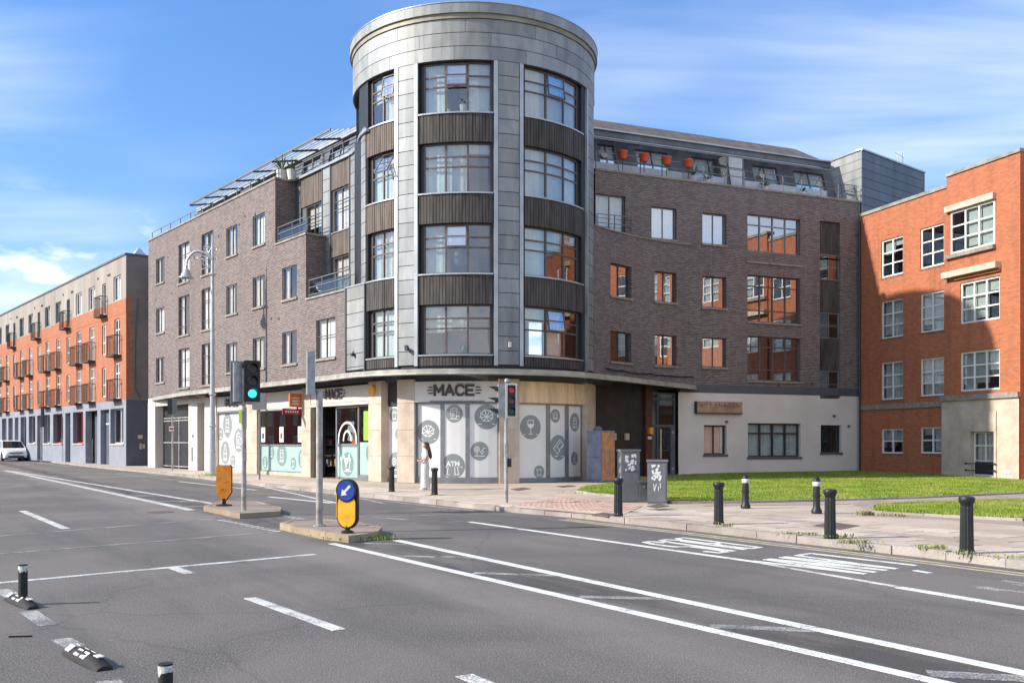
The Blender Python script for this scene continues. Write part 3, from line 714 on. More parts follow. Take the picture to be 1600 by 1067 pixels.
# ------------------------------------------------------------ fallen leaves and litter along the kerb
g = G(); rl = random.Random(5)
for k in range(240):
    t = KP.at(620) + rl.random() * (KP.L - 2 - KP.at(620)); o_ = rl.choice([rl.uniform(.02, .5), rl.uniform(-2.8, -.2), rl.uniform(.02, .15)]); p = KP.pt(t, (0.008 if o_ > 0 else PZ + .008), o_); a = rl.uniform(0, 6.28); s_ = rl.uniform(.012, .035)
    g.quad(*[(p[0] + s_ * math.cos(a + q * 1.57) * (1 if q % 2 else .5), p[1] + s_ * math.sin(a + q * 1.57) * (1 if q % 2 else .5), p[2] + rl.uniform(0, .012)) for q in range(4)])
tag(g.build('fallen_leaves', 'rust'), 'scattered dry leaves along the kerb', 'leaves', kind='stuff')
# ============================================================ CORNER BUILDING
CB = thing('corner_building', 'five storey brick and zinc apartment building with a round corner tower above shops', 'building', (C.x, C.y, 0))
ZG = 4.45
TOPL = 14.1
# ---- left wing
lw = []
def lwin(x0, x1, kind, fl, dress=None, z=None):
    s0, s1 = PL.at(x0), PL.at(x1); dz = -3.0 * fl
    a, b = {'s': (11.27, 12.77), 't': (10.78, 13.02), 'm': (11.3, 13.0)}[kind]
    return (s0, s1, a + dz, b + dz, kind, dress)
for fl in (0, 1, 2):
    lw += [lwin(244, 257, 's', fl), lwin(279, 296, 't', fl), lwin(315, 333, 't', fl), lwin(353.6, 371, 's', fl), lwin(395, 414, 's', fl, 'left' if fl else None)]
    if fl: lw.append(lwin(441, 464, 's', fl, 'sides'))
lw.append(lwin(494, 524, 'm', 2, 'net'))
s430, s478 = PL.at(430), PL.at(478)
wall(PL, 0, s430, ZG, TOPL, lw, 'grey_brick', 'brick_wall', CB, rev=.14)
wall(PL, s430, s478, ZG, 10.95, lw, 'grey_brick', 'brick_wall', CB, rev=.14)
wall(PL, s478, PL.L, ZG, 8.0, lw, 'grey_brick', 'brick_wall', CB, rev=.14)
for h in lw:
    k = h[4]
    window(CB, PL, *h[:4], cols=2, rows=(1.0,) if k == 's' else ((.28, .5, .22) if k == 't' else (.42, .58)), fw=.045, rec=.05, mat='frame_grey' if k == 's' else 'frame_brown', dress=h[5] or random.choice(['net', 'net', 'net', 'sides', 'left']), sill='concrete_sill', gl='glass_side')
for sx, za, zb in ((s430, 10.95, TOPL), (s478, 8.0, 10.95)):    # return walls of the stepped terraces
    a, b = Vector(PL.pt(sx)[:2]), Vector(PL.pt(sx, 0, -1.05)[:2]); Q = Path([a, b]); wall(Q, 0, Q.L, za, zb, [], 'grey_brick', 'brick_wall', CB)
    g = G(); g.pbox(Q, 0, Q.L, zb, zb + .09, -.3, .05); g.build('coping', 'coping', CB)
for a, b, z in ((-.02, s430 + .05, TOPL), (s430, s478 + .05, 10.95), (s478, PL.L + .02, 8.0)):
    g = G(); g.pbox(PL, a, b, z, z + .09, -.32, .05); g.build('coping', 'coping', CB)
    g = G(); g.pbox(PL, a, b - .06, z - .25, z - .02, -1.06 if z < 14 else -9, -.33); g.build('terrace_floor', 'roof_felt', CB)
a = Vector(PL.pt(0)[:2]); Q = Path([Vector(PL.pt(0, 0, -9)[:2]), a]); wall(Q, 0, Q.L, PZ, TOPL, [], 'grey_brick', 'end_wall', CB)
g = G()                                                         # vents and downpipes
for x, y in ((262, 404), (341, 371), (398, 337), (373, 353), (300, 395), (268, 460), (243, 470), (382, 340), (435, 500), (423, 300 + 200)):
    g.pbox(PL, PL.at(x), PL.at(x) + .12, PL.z(x, y), PL.z(x, y) + .1, 0, .02)
g.build('vent', 'frame_dark', CB)
# interior shells
g = G(); g.pbox(PL, .3, PL.L, PZ, 13.8, -8.4, -8.2); g.build('interior_wall', 'interior_pale', CB)
for k, z in enumerate((4.3, 7.6, 10.6, 13.6)):
    g = G(); g.pbox(PL, .2, PL.L - .1 if z < 8 else (s478 - .1 if z < 11 else s430 - .1), z, z + .2, -8.3, -.3); g.build('interior_floor', 'interior', CB)
g = G()
for x in (268, 305, 345, 384, 428, 480):
    s_ = PL.at(x); g.pbox(PL, s_, s_ + .1, 4.5, 13.6 if x < 420 else (10.6 if x < 470 else 7.6), -8.3, -.3)
g.build('partition', 'interior_pale', CB)
# ---- recessed storeys between brick wing and drum
sR0 = 0; x467 = PR_.at(467); x545 = PR_.at(545.5)
rw = [(PR_.at(476), PR_.at(502.5), 10.95, 12.72, .3), (PR_.at(518.5), PR_.at(545), 11.05, 12.95, .3), (PR_.at(518.5), PR_.at(545), 8.0, 9.93, .3)]
wall(PR_, sR0, PR_.L, 7.9, 14.12, [r[:4] for r in rw], 'zinc_dark', 'back_wall', CB, rev=.3, o=-.08)
for h, cc in zip(rw, (2, 2, 2)):
    window(CB, PR_, *h[:4], cols=cc, rows=(.27, .2, .53), rec=.1, fw=.05, mat='frame_brown', dress=random.choice(['net', 'half']), gl='glass_side')
def timber(P, s0, s1, z0, z1, mat='timber', o=-.06, name='timber_cladding', w=.125):
    g = G(); t = s0
    while t < s1 - .02:
        e = min(t + w - .02, s1); g.pbox(P, t, e, z0, z1, o, o + .035 + random.uniform(-.006, .008)); t += w
    q = g.build(name, mat, CB); q['kind'] = 'stuff'; return q
timber(PR_, PR_.at(470), PR_.at(503.5), 12.74, 14.05, 'timber_brown'); timber(PR_, PR_.at(517), x545, 12.97, 14.15, 'timber_brown')
timber(PR_, PR_.at(517), x545, 9.95, 11.02, 'timber_brown')
def panels(P, s0, s1, z0, z1, hgt, mat='zinc', o=-.07, th=.07, splits=None, name='zinc_panel'):
    z = z1
    while z > z0 + .05:
        b = max(z0, z - hgt); xs = [s0, s1] if not splits else [s0] + splits(s0, s1) + [s1]
        for a, c_ in zip(xs, xs[1:]):
            g = G(); g.pbox(P, a + .006, c_ - .006, b + .026, z, o, o + th); g.build(name, mat, CB)
        z = b
def seam(P, s0, s1, z0, z1, o=-.08):
    g = G(); g.pbox(P, s0, s1, z0, z1, o - .02, o + .035); g.build('seam_backing', 'zinc_seam', CB)
panels(PR_, PR_.at(504.5), PR_.at(516), 8.0, 14.1, .55); panels(PR_, PR_.at(547.5), PR_.L - .02, 8.05, 14.4, .55)
panels(PR_, PR_.at(466), PR_.at(470), 8.0, 14.1, .55, 'zinc_dark')
for z0, z1 in ((8.05, 14.1),):
    for x in (503.8, 516.4, 546.3):
        g = G(); s_ = PR_.at(x); g.pbox(PR_, s_ - .03, s_ + .03, z0, z1, -.08, .03); g.build('trim', 'zinc_dark', CB)
g = G(); g.pbox(PR_, 0, PR_.L + .3, 14.12, 14.24, -.3, .09); g.build('coping', 'zinc_trim', CB)
for h in rw[1:]:
    g = G(); g.pbox(PR_, h[0] - .03, h[1] + .03, h[2] - .05, h[2] - .005, -.25, .02); g.build('sill', 'zinc_trim', CB)
panels(PL, PL.at(543), PL.at(541) + 1.55, 4.62, 8.05, .55, o=-.03)
sx = PL.at(541)
g = G(); g.pbox(PL, sx - .02, sx + .06, 4.5, 8.08, -.1, .07); g.pbox(PL, sx + 1.56, sx + 1.62, 4.5, 8.08, -.1, .07); g.build('trim', 'zinc_dark', CB)
g = G(); g.pbox(PL, sx - .02, sx + 1.62, 8.06, 8.12, -.4, .07); g.build('coping', 'zinc_trim', CB)
seam(PL, sx + .04, sx + 1.6, 4.6, 8.05, -.05)
# terrace railings
def railing(P, s0, s1, z, h, o, parent, panel=True, n_rails=3, step=1.2, mat='rail_grey', pm='rail_panel'):
    g = G(); k = max(1, round((s1 - s0) / step))
    for i in range(k + 1):
        t = s0 + (s1 - s0) * i / k; g.pbox(P, t - .02, t + .02, z, z + h, o - .02, o + .02)
    for j in range(n_rails):
        zz = z + h - j * h * .42; g.pbox(P, s0, s1, zz - .018, zz + .018, o + .022, o + .05)
    r = g.build('railing', mat, parent)
    if panel:
        for i in range(k):
            a, b = s0 + (s1 - s0) * i / k + .05, s0 + (s1 - s0) * (i + 1) / k - .05
            q = G(); q.pbox(P, a, b, z + .06, z + h * .78, o - .01, o + .012); q.build('panel', pm, r)
    return r
railing(PL, s430 + .1, s478 - .1, 11.04, .75, -.12, CB, panel=True, pm='glass_far'); railing(PL, s478 + .1, PL.L + .1, 8.09, .8, -.12, CB, pm='glass_far')
railing(PR_, PR_.at(468), PR_.at(530), 14.24, .8, -.2, CB, panel=False, step=1.0)
railing(PL, .1, s430 - .05, 14.19, .45, -.2, CB, panel=False, n_rails=1, step=1.6)
# ---- left mansard with its sun louvres
PM = Lean(PL, TOPL, .22, -2.55)
sm0 = off_at(PL, 302, -2.6) ; smE = PL.at(520)
mh = []
t = off_at(PL, 330, -2.6)
while t < PL.L + 1.0:
    mh.append((t, t + 1.9, 14.45, 16.1)); t += 2.9
wall(PM, sm0, PL.L + 1.5, TOPL, 16.25, mh, 'zinc_dark', 'mansard', CB, rev=.12)
for h in mh: window(CB, PM, *h, cols=2, rows=(.3, .7), rec=.08, fw=.05, mat='frame_brown', dress='net' if h[0] > PL.at(500) else 'half')
g = G(); g.pbox(PL, sm0 - .2, PL.L + 1.4, 16.27, 16.5, -3.1, -2.85); g.build('eaves', 'zinc_trim', CB)
g = G(); g.pbox(PL, sm0, PL.L + 1.2, 16.5, 16.62, -9, -2.95); g.build('roof', 'roof_felt', CB)
def louvres(P, s0, s1, oi, oo, zi, zo, nslat, matf='rail_grey', mats_='steel', step=2.3):
    g = G()
    for i in range(nslat):
        k = (i + .5) / nslat; o = oi + (oo - oi) * k; z = zi + (zo - zi) * k; g.pbox(P, s0, s1, z - .03, z + .03, o - .012, o + .012)
    sl = g.build('louvre_slats', mats_, CB); sl['kind'] = 'stuff'
    g = G(); g.pbox(P, s0 - .03, s1 + .03, zo - .05, zo + .06, oo, oo + .06); t = s0
    g.build('louvre_rail', matf, CB)
    while t <= s1 + .01:
        for q, (oa, ob, za, zb) in enumerate([(oi, oo, zi, zo)]):
            b = G(); A = [P.pt(t - .03, za - .14, oa), P.pt(t + .03, za - .14, oa), P.pt(t + .03, za - .04, oa), P.pt(t - .03, za - .04, oa)]; Bq = [P.pt(t - .03, zb - .1, ob), P.pt(t + .03, zb - .1, ob), P.pt(t + .03, zb - .02, ob), P.pt(t - .03, zb - .02, ob)]
            b.hexa(A, Bq); b.build('bracket', 'frame_dark', CB)
        t += step
louvres(PL, off_at(PL, 297, -1.35) , off_at(PL, 517, -1.35), -2.75, -1.35, 16.3, 15.95, 5)
for x0, x1 in ((303, 322), (376, 424)):
    s0 = off_at(PL, x0, -1.5); s1 = s0 + 1.5
    g = G(); g.pbox(PL, s0, s1, TOPL, 15.3, -2.6, -1.5); g.build('dormer', 'frame_brown', CB)
    g = G(); g.pbox(PL, s0 + .12, s1 - .12, TOPL + .3, 15.1, -1.5, -1.48); g.pbox(PL, s1, s1 + .01, TOPL + .3, 15.1, -2.4, -1.7); g.build('pane', 'glass', CB)
# ---- drum
def th(px): return PT.at(px)
BAYS = [(571.5, 617.5, 2), (652, 771, 3), (819.5, 912, 3)]
FL = [(5.03, 6.93), (8.12, 10.02), (11.2, 13.1), (14.25, 16.18)]
dh = []
for x0, x1, c_ in BAYS:
    for z0, z1 in FL: dh.append((th(x0) + .05, th(x1) - .05, z0, z1))
off = R(-147 + 230) * RT                                            # same place on the all-round path
offF = PTF.L * 83 / 280
back = (offF - PTF.L * 40 / 280, offF - PTF.L * 25 / 280, 14.25, 16.18)
leftslit = (offF - PTF.L * 33 / 280, offF - PTF.L * 8 / 280, 14.25, 16.18)
rs = offF / off
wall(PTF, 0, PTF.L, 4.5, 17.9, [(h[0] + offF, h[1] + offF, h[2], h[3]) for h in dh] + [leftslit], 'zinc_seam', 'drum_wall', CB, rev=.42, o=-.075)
window(CB, PTF, *leftslit, cols=3, rows=(.26, .21, .53), rec=.25, fw=.06, dress='net')
dress = {(0, 0): 'net', (1, 0): (.55, .5, 0), (2, 0): (.3, 1, 0), (0, 1): 'drapes', (1, 1): (1, .45, 0), (2, 1): (1, .4, .2), (0, 2): 'net', (1, 2): (1, 1, .2), (2, 2): (1, 1, 1), (0, 3): (.5, 1), (1, 3): (1, .3, 1), (2, 3): (1, 1, 1)}
for bi, (x0, x1, c_) in enumerate(BAYS):
    for fi, (z0, z1) in enumerate(FL):
        s0, s1 = th(x0) + .05, th(x1) - .05
        w = window(CB, PT, s0 + (.13 if bi < 2 else 0), s1 - (.13 if bi == 2 else 0), z0, z1, cols=c_, rows=(.255, .215, .53), rec=.20, fw=.055, mull=.075, dress=dress[(bi, fi)], gl='glass')
        g = G(); g.pbox(PT, s0 - .04, s1 + .04, z0 - .06, z0 - .004, -.3, .02); g.build('sill', 'zinc_trim', CB)
        e = s0 if bi < 2 else s1 - .13
        g = G(); g.pbox(PT, e, e + .125, z0, z1, -.27, -.19); g.build('jamb', 'frame_dark', CB)
        zt = z0 - .065; zb = 4.6 if fi == 0 else FL[fi - 1][1] + .01
        timber(PT, s0 - .03, s1 + .03, zb, zt, 'timber_brown' if (bi == 0 and fi > 1) else 'timber', w=.128)
for x0, x1 in ((622, 647), (778.5, 811.5), (918.5, 932.2)):
    s0, s1 = th(x0), th(x1) if x1 < 930 else PT.at(918.5) + 1.15
    panels(PT, s0, s1, 4.62, 16.2, .552)
    for e in ((s0 - .16, s0 - .01), (s1 + .01, s1 + .16)):
        if x1 > 930 and e[0] > s0: continue
        g = G(); g.pbox(PT, *e, 4.6, 16.2, -.09, .03); g.build('trim', 'zinc_trim', CB)
PS = PTF; spl = lambda n_, ph: (lambda a, b: [a + (b - a) * (i + ph) / n_ for i in range(n_)][(1 if ph == 0 else 0):])
z = 16.22
for r_, ph in enumerate((.3, .8, .45)):
    xs = [0] + spl(9, ph)(0, PTF.L) + [PTF.L]
    for a, b in zip(xs, xs[1:]):
        g = G(); g.pbox(PTF, a + .008, b - .008, z, z + .495, -.07, .0); g.build('zinc_panel', 'zinc', CB)
    z += .52
g = G(); g.pbox(PTF, 0, PTF.L, z - .01, z + .18, -.07, .05); g.build('frieze', 'frieze', CB)
z += .18
xs = [PTF.L * i / 10 for i in range(11)]
for a, b in zip(xs, xs[1:]):
    g = G(); g.pbox(PTF, a + .003, b - .003, z, z + .38, -.07, .12); g.build('parapet_panel', 'zinc', CB)
g = G(); g.pbox(PTF, 0, PTF.L, z + .38, z + .41, -.3, .14); g.build('coping', 'zinc_trim', CB)
g = G(); g.prism([tuple(p) for p in arcpts(0, 352, RT - .1, 44)], z - .3, z - .2); g.build('roof', 'roof_felt', CB)
for zz in (4.45, 7.6, 10.7, 13.75):
    g = G(); g.prism([tuple(p) for p in arcpts(-215, 35, RT - .36, 50)], zz, zz + .2); g.build('interior_floor', 'interior_pale', CB)
g = G(); q = Path(arcpts(-230, 50, RT - 3.0)); g.pbox(q, 0, q.L, 4.6, 17, -.1, 0)
for a_ in (-140, -118, -93, -62, -30):
    c1_, c2_ = C + Vector((math.cos(R(a_)), math.sin(R(a_)))) * (RT - 3), C + Vector((math.cos(R(a_)), math.sin(R(a_)))) * (RT - .4)
    if a_ in (-118, -62): g.pbox(Path([c1_, c2_]), 0, 2.6, 4.6, 17, -.05, .05)
g.build('interior_wall', 'interior_pale', CB)
# things seen in the drum windows
def plant(loc, label, s_=1.0):
    r = thing('pot_plant', label, 'potted plant', loc); g = G(); g.lathe(loc, [(.07 * s_, 0), (.1 * s_, .2 * s_)], 12); g.build('pot', 'cloth_white', r); g = G()
    for k in range(26):
        a = random.uniform(0, 6.28); l = random.uniform(.15, .34) * s_; e = random.uniform(.2, 1.2); p0 = Vector(loc) + Vector((0, 0, .2 * s_)); d = Vector((math.cos(a) * math.cos(e), math.sin(a) * math.cos(e), math.sin(e)))
        p1 = p0 + d * l; sd_ = Vector((-math.sin(a), math.cos(a), 0)) * .03; g.quad(p0, p0 + d * l * .6 + sd_, p1 + Vector((0, 0, -.06)), p0 + d * l * .6 - sd_)
    g.build('leaves', 'leaf', r)
p = PT.pt(th(722), 14.32, -.42); plant(p, 'green spiky plant in a white pot behind the top central tower window', 1.5)
p = PT.pt(th(697), 14.32, -.42); plant(p, 'small green plant left of the taller one behind the top tower window', .8)
p = PT.pt(th(714), 8.3, -.75); g = G(); g.lathe(p, [(.05, 0), (.2, .06), (.31, .25), (.34, .5), (.31, .75), (.2, .93), (.05, 1.0)], 18); tag(g.build('paper_lantern', 'cab_grey', smooth=True), 'round grey lantern seen through the tower window above the lowest one', 'lantern'); 
p = PT.pt(th(724), 5.1, -.6); g = G(); g.lathe(p, [(.1, 0), (.16, .1), (.1, .3), (.22, .5), (.13, .75), (.16, .95), (.05, 1.15)], 14); tag(g.build('vase', 'frame_dark', smooth=True), 'dark curvy vase on the sill of the lowest central tower window', 'vase')
for x, y in ((555 - 11, 557), (635, 547.5)):
    P_ = PL if x < 570 else PT; s_ = P_.at(x) + (.5 if x < 570 else 0); g = G(); zz = 5.3
    g.pbox(P_, s_ - .06, s_ + .06, zz, zz + .12, 0, .05); g.pbox(P_, s_ + .05, s_ + .17, zz - .1, zz + .02, .05, .2); g.build('wall_light', 'frame_dark', CB)
g = G(); s_ = th(796); g.pbox(PT, s_ - .05, s_ + .05, 5.3, 5.5, 0, .1); g.build('wall_light', 'fascia_white', CB)

# ajar top-hung sashes
def sash(P, s0, s1, z0, z1, out, o=-.2):
    f = lambda s_, z, e: P.pt(s_, z, o + e + out * (z1 - z) / (z1 - z0)); g = G()
    def bar(sa, sb, za, zb): g.hexa([f(sa, za, 0), f(sb, za, 0), f(sb, zb, 0), f(sa, zb, 0)], [f(sa, za, .04), f(sb, za, .04), f(sb, zb, .04), f(sa, zb, .04)])
    w = .05; bar(s0, s0 + w, z0, z1); bar(s1 - w, s1, z0, z1); bar(s0 + w, s1 - w, z0, z0 + w); bar(s0 + w, s1 - w, z1 - w, z1); m_ = (z0 + z1) / 2; bar(s0 + w, s1 - w, m_ - .02, m_ + .02)
    r = g.build('open_sash', 'frame_brown', CB); q = G(); q.quad(f(s0 + w, z0 + w, .02), f(s1 - w, z0 + w, .02), f(s1 - w, z1 - w, .02), f(s0 + w, z1 - w, .02)); q.build('pane', 'glass_mirror', r)
for bi, fi, col, out in ((0, 2, 1, .5), (0, 3, 1, .16), (1, 3, 1, .16), (1, 1, 1, .13), (2, 0, 1, .14), (2, 3, 1, .10)):
    x0, x1, nc = BAYS[bi]; s0, s1 = th(x0) + .05 + (.13 if bi < 2 else 0) + .055, th(x1) - .05 - (.13 if bi == 2 else 0) - .055; wd = (s1 - s0) / nc
    z0, z1 = FL[fi]; hh = (z1 - z0 - .11); sash(PT, s0 + wd * col + .03, s0 + wd * (col + 1) - .03, z1 - .055 - hh * .47, z1 - .06, out)
# ---- canopy
fr = []                                                             # front edge in plan
for x in (240, 270, 316, 400, 480, 541): fr.append(Vector(PL.pt(PL.at(x), 0, .06 if x < 250 else (.5 if x < 280 else .95))[:2]))
fr += arcpts(-140, -45, RT + 1.05, 20)
fr += [Vector((3.4, 38.2)), Vector((4.7, 39.9)), Vector((5.75, 41.55)), Vector((6.9, 43.3)), Vector((8.2, 45.05)), Vector((8.75, 45.75))]
bk = []
for x in (240, 270, 316, 400, 480, 541): bk.append(Vector(PL.pt(PL.at(x), 0, .004)[:2]))
bk += arcpts(-140, -45, RT + .0, 20)
bk += [Vector((3.2, 39.3)), Vector((3.75, 41.3)), Vector((4.5, 42.7)), Vector((5.6, 43.9)), Vector((7.0, 45.0)), Vector((8.7, 45.9))]
g = G()
for i in range(len(fr) - 1):
    a, b, c_, d = fr[i], fr[i + 1], bk[i + 1], bk[i]; t_ = [(p.x, p.y, 4.36 + .1 * k) for p, k in ((a, 0), (b, 0), (c_, 1), (d, 1))]; u_ = [(p.x, p.y, 4.27 + .05 * k) for p, k in ((a, 0), (b, 0), (c_, 1), (d, 1))]
    g.hexa(u_, t_)
cn = g.build('canopy', 'soffit', CB)
FP = Path(fr); g = G(); g.pbox(FP, 0, FP.L, 4.24, 4.40, -.02, .04); g.build('fascia', 'canopy_metal', cn)
g = G(); g.tube([(p.x, p.y, 4.22) for p in [Vector(FP.pt(FP.L * i / 60, 0, .03)[:2]) for i in range(61)]], .045, 8); g.build('gutter', 'canopy_metal', cn)
s_ = .6
while s_ < FP.L:
    a = FP.pt(s_, 4.22, -.06); b = FP.pt(s_, 4.22, -.88); g = G(); g.tube([a, b], .03, 6); g.build('canopy_rib', 'frame_dark', cn); s_ += 2.1
g = G(); g.pbox(PT, 0, PT.L, 4.02, 4.6, -.25, -.12); g.pbox(PLG, 0, PLG.L + .3, 4.1, 4.45, -.25, -.06); g.build('beam', 'band_grey', CB)
# ---- shopfronts, ground floor
def pil(P, x0, x1, z1=4.1, o=.05, mat='stone', nm='pilaster', base=PZ):
    s0, s1 = P.at(x0), P.at(x1); p = G(); p.pbox(P, s0, s1, base - .02, z1, -.6, o - .02); r = p.build(nm, 'soffit' if False else mat, CB)
    z = base; hs = [1.02, 1.02, 1.02, 1.4]
    for i, h in enumerate(hs):
        if z >= z1 - .02: break
        q = G(); e = min(z + h, z1); q.pbox(P, s0 - .006, s1 + .006, z + .006, e - .008, o - .03, o); q.build('stone_panel', mat, r); z += h
    return r
g0 = 'white_render'
pil(PLG, 232.5, 243.5, mat=g0); pil(PLG, 296, 309.5, mat=g0); pil(PLG, 321, 338.5, mat=g0); pil(PLG, 383.5, 402.5); pil(PLG, 473, 486.5); pil(PLG, 577.5, 597)
pil(PT, 622, 648); pil(PT, 780, 810.5); pil(Path(arcpts(-40, 12, RT)), 912.5, 938)
g = G(); g.pbox(PLG, 0, PLG.at(321), 3.85, 4.38, -.3, .02); g.build('lintel', 'fascia_cream', CB)
back_o = -.35
# gates
def gate(P, x0, x1, leaves, label_name='gate'):
    s0, s1 = P.at(x0), P.at(x1); top = 3.84; o = -.45
    fr_ = G(); fr_.pbox(P, s0, s0 + .07, PZ, top, o - .06, o + .02); fr_.pbox(P, s1 - .07, s1, PZ, top, o - .06, o + .02); fr_.pbox(P, s0, s1, top - .08, top, o - .06, o + .02)
    r = fr_.build(label_name, 'gate_metal', CB)
    rl = G()
    for z in (.22, 1.62, 2.92, 3.08): rl.pbox(P, s0 + .07, s1 - .07, z, z + .06, o + .025, o + .05)
    for k in range(1, leaves): t = s0 + (s1 - s0) * k / leaves; rl.pbox(P, t - .04, t + .04, PZ, 3.1, o + .026, o + .055)
    rl.build('rail', 'galvanised', r)
    b = G(); t = s0 + .12
    while t < s1 - .1:
        b.pbox(P, t, t + .1, .2, top - .1, o - .03, o + .01); t += .145
    q = b.build('bars', 'gate_metal', r); q['kind'] = 'stuff'
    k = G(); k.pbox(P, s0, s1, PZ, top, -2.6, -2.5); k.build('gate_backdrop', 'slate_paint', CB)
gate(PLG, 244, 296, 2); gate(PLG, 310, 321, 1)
g = G(); s_ = PLG.at(303); g.pbox(PLG, s_ - .1, s_ + .1, 1.95, 2.1, .05, .08); g.pbox(PLG, PLG.at(332), PLG.at(335), 1.9, 2.2, .05, .08); g.pbox(PLG, PLG.at(330.5), PLG.at(336), 2.35, 2.65, .05, .065); g.build('intercom', 'cab_grey', CB)
g = G(); s_ = PLG.at(300.5); g.pbox(PLG, s_, s_ + .1, .6, 1.4, .05, .06); g.pbox(PLG, s_ + .14, s_ + .24, .6, 1.4, .05, .06); g.build('number_plate', 'cab_grey', CB)
s_ = PLG.at(334); g = G(); strokes(PLG, [[(math.cos(a / 8 * 6.283) * .45, math.sin(a / 8 * 6.283)) for a in range(9)]], s_, 1.42, .27, .062, .07, g); g.build('lettering', 'cab_grey', CB)
ICON = {
 'wine': [[(-.28, .6), (-.32, .25), (-.2, 0), (0, -.08), (.2, 0), (.32, .25), (.28, .6), (-.28, .6)], [(-.28, .25), (.28, .25)], [(0, -.08), (0, -.6)], [(-.2, -.62), (.2, -.62)], [(-.75, -.68), (.75, -.68)]],
 'mug': [[(-.45, .35), (-.4, -.55), (.25, -.55), (.3, .35), (-.45, .35)], [(-.5, .35), (-.45, .6), (-.2, .55), (-.1, .75), (.15, .6), (.35, .6), (.35, .35)], [(.3, .2), (.6, .15), (.6, -.3), (.28, -.35)], [(-.2, .15), (-.2, -.35)], [(-.02, .15), (-.02, -.35)], [(-.55, -.68), (.5, -.68)]],
 'atm': [[(-.6, -.1), (-.75, -.1), (.85, -.1), (.7, -.1)], [(-.45, -.1), (-.55, -.75), (.55, -.75), (.4, -.1)], [(.15, -.1), (.2, -.75)]],
 'cup': [[(-.45, .3), (-.3, -.5), (.3, -.5), (.45, .3), (-.45, .3)], [(-.5, .3), (-.5, .5), (.5, .5), (.5, .3)], [(-.6, -.65), (.6, -.65)]],
 'basket': [[(-.6, .25), (.6, .25), (.45, -.35), (-.45, -.35), (-.6, .25)], [(-.35, .25), (-.2, .6), (.2, .6), (.35, .25)], [(-.2, .25), (-.15, -.35)], [(.2, .25), (.15, -.35)], [(-.55, -.5), (.55, -.5)]],
 'tray': [[(-.6, -.05), (.15, .7), (.65, .2), (-.1, -.55), (-.6, -.05)], [(-.3, -.02), (.2, .48)], [(0, -.3), (.5, .2)], [(-.2, .1), (.1, -.2)], [(-.5, -.75), (.6, -.75)]],
 'flower': [[(0, 0), (math.cos(a) * .65, math.sin(a) * .55 + .1)] for a in [0.3 + k * .785 for k in range(8)]] + [[(math.cos(a * .524) * .55, math.sin(a * .524) * .48 + .1) for a in range(13)], [(-.75, -.62), (.75, -.62)]],
 'fry': [[(math.cos(a * .524) * .3 - .3, math.sin(a * .524) * .3 + .2) for a in range(13)], [(math.cos(a * .524) * .12 - .3, math.sin(a * .524) * .12 + .2) for a in range(13)], [(-.3, -.1), (-.3, -.5)], [(.1, -.1), (.3, -.35), (.5, -.1), (.3, .05), (.1, -.1)], [(.3, .05), (.5, .35), (.75, .3)], [(-.6, -.58), (.6, -.58)]],
 'can': [[(-.3, .5), (.3, .5), (.35, -.5), (-.35, -.5), (-.3, .5)], [(-.3, .2), (.3, .2)], [(-.3, -.2), (.3, -.2)], [(-.5, -.62), (.5, -.62)]],
 'bottle': [[(-.15, .7), (.15, .7), (.15, .35), (.3, .1), (.3, -.55), (-.3, -.55), (-.3, .1), (-.15, .35), (-.15, .7)], [(-.3, -.1), (.3, -.1)], [(-.45, -.68), (.45, -.68)]]}
def sticker(P, sc, zc, r, icon, parent, o, clip, dm='decal_grey', im='decal_white', w=.07):
    g = G(); n_ = 28; cl = lambda t: min(max(t, clip[0]), clip[1])
    ring = [(cl(sc + r * math.cos(2 * math.pi * k / n_)), zc + r * math.sin(2 * math.pi * k / n_)) for k in range(n_)]
    # fan split into narrow strips so it follows curved glass
    for k in range(n_ // 2):
        a, b = ring[k], ring[k + 1]; c_, d = ring[(n_ - k - 1) % n_], ring[(n_ - k) % n_]
        g.quad(P.pt(a[0], a[1], o), P.pt(d[0], d[1], o), P.pt(c_[0], c_[1], o), P.pt(b[0], b[1], o))
    dk = g.build('sticker', dm, parent); g = G(); strokes(P, ICON[icon], sc, zc, r * .92, o + .004, w * r, g, clip)
    if icon == 'atm':
        v, f = text_geo('ATM', r * .55, 0, .012)
        for fc in f: g.quad(*[P.pt(cl(sc + v[i][0]), zc + v[i][1], o + .004) for i in fc])
    if icon == 'wine': g.quad(*[P.pt(cl(sc + x * r), zc + y * r, o + .0045) for x, y in ((-.26, .22), (-.17, .02), (0, -.06), (.17, .02), (.26, .22))])
    g.build('icon', im, dk)
def pane_px(P, x0, x1, z0, z1, mat, o=-.12, name='window_panel'):
    g = G(); g.pbox(P, P.at(x0), P.at(x1), z0, z1, o - .02, o); return g.build(name, mat, CB)
# drum shopfront left: MACE fascia, three frosted panels
g = G(); g.pbox(PT, PT.at(648.3), PT.at(779.7), 3.22, 4.0, -.1, .03); fs = g.build('shop_fascia', 'fascia_white', CB)
def mace(P, px, zc, size, parent):
    sc = P.at(px); w = letters(P, 'MACE', sc, zc, size, .03, size * .26, 'letter_dark', parent) / 2 + size * .22
    for sgn in (-1, 1):
        for k in (-1, 0, 1):
            g = G(); a = sc + sgn * w; b = sc + sgn * (w + size * (.62 if k == 0 else .5)); g.pbox(P, min(a, b), max(a, b), zc + k * size * .32 - size * .06, zc + k * size * .32 + size * .06, .03, .065); g.build('logo_bar', 'letter_dark', parent)
mace(PT, 709.5, 3.66, .36, fs)
g = G(); g.pbox(PT, PT.at(672), PT.at(757), 3.215, 3.26, .03, .05); g.build('light_strip', 'frame_grey', fs)
g = G(); g.pbox(PT, PT.at(811), PT.at(917), 3.2, 4.02, -.1, .04); g.build('fascia', 'fascia_rust', CB)
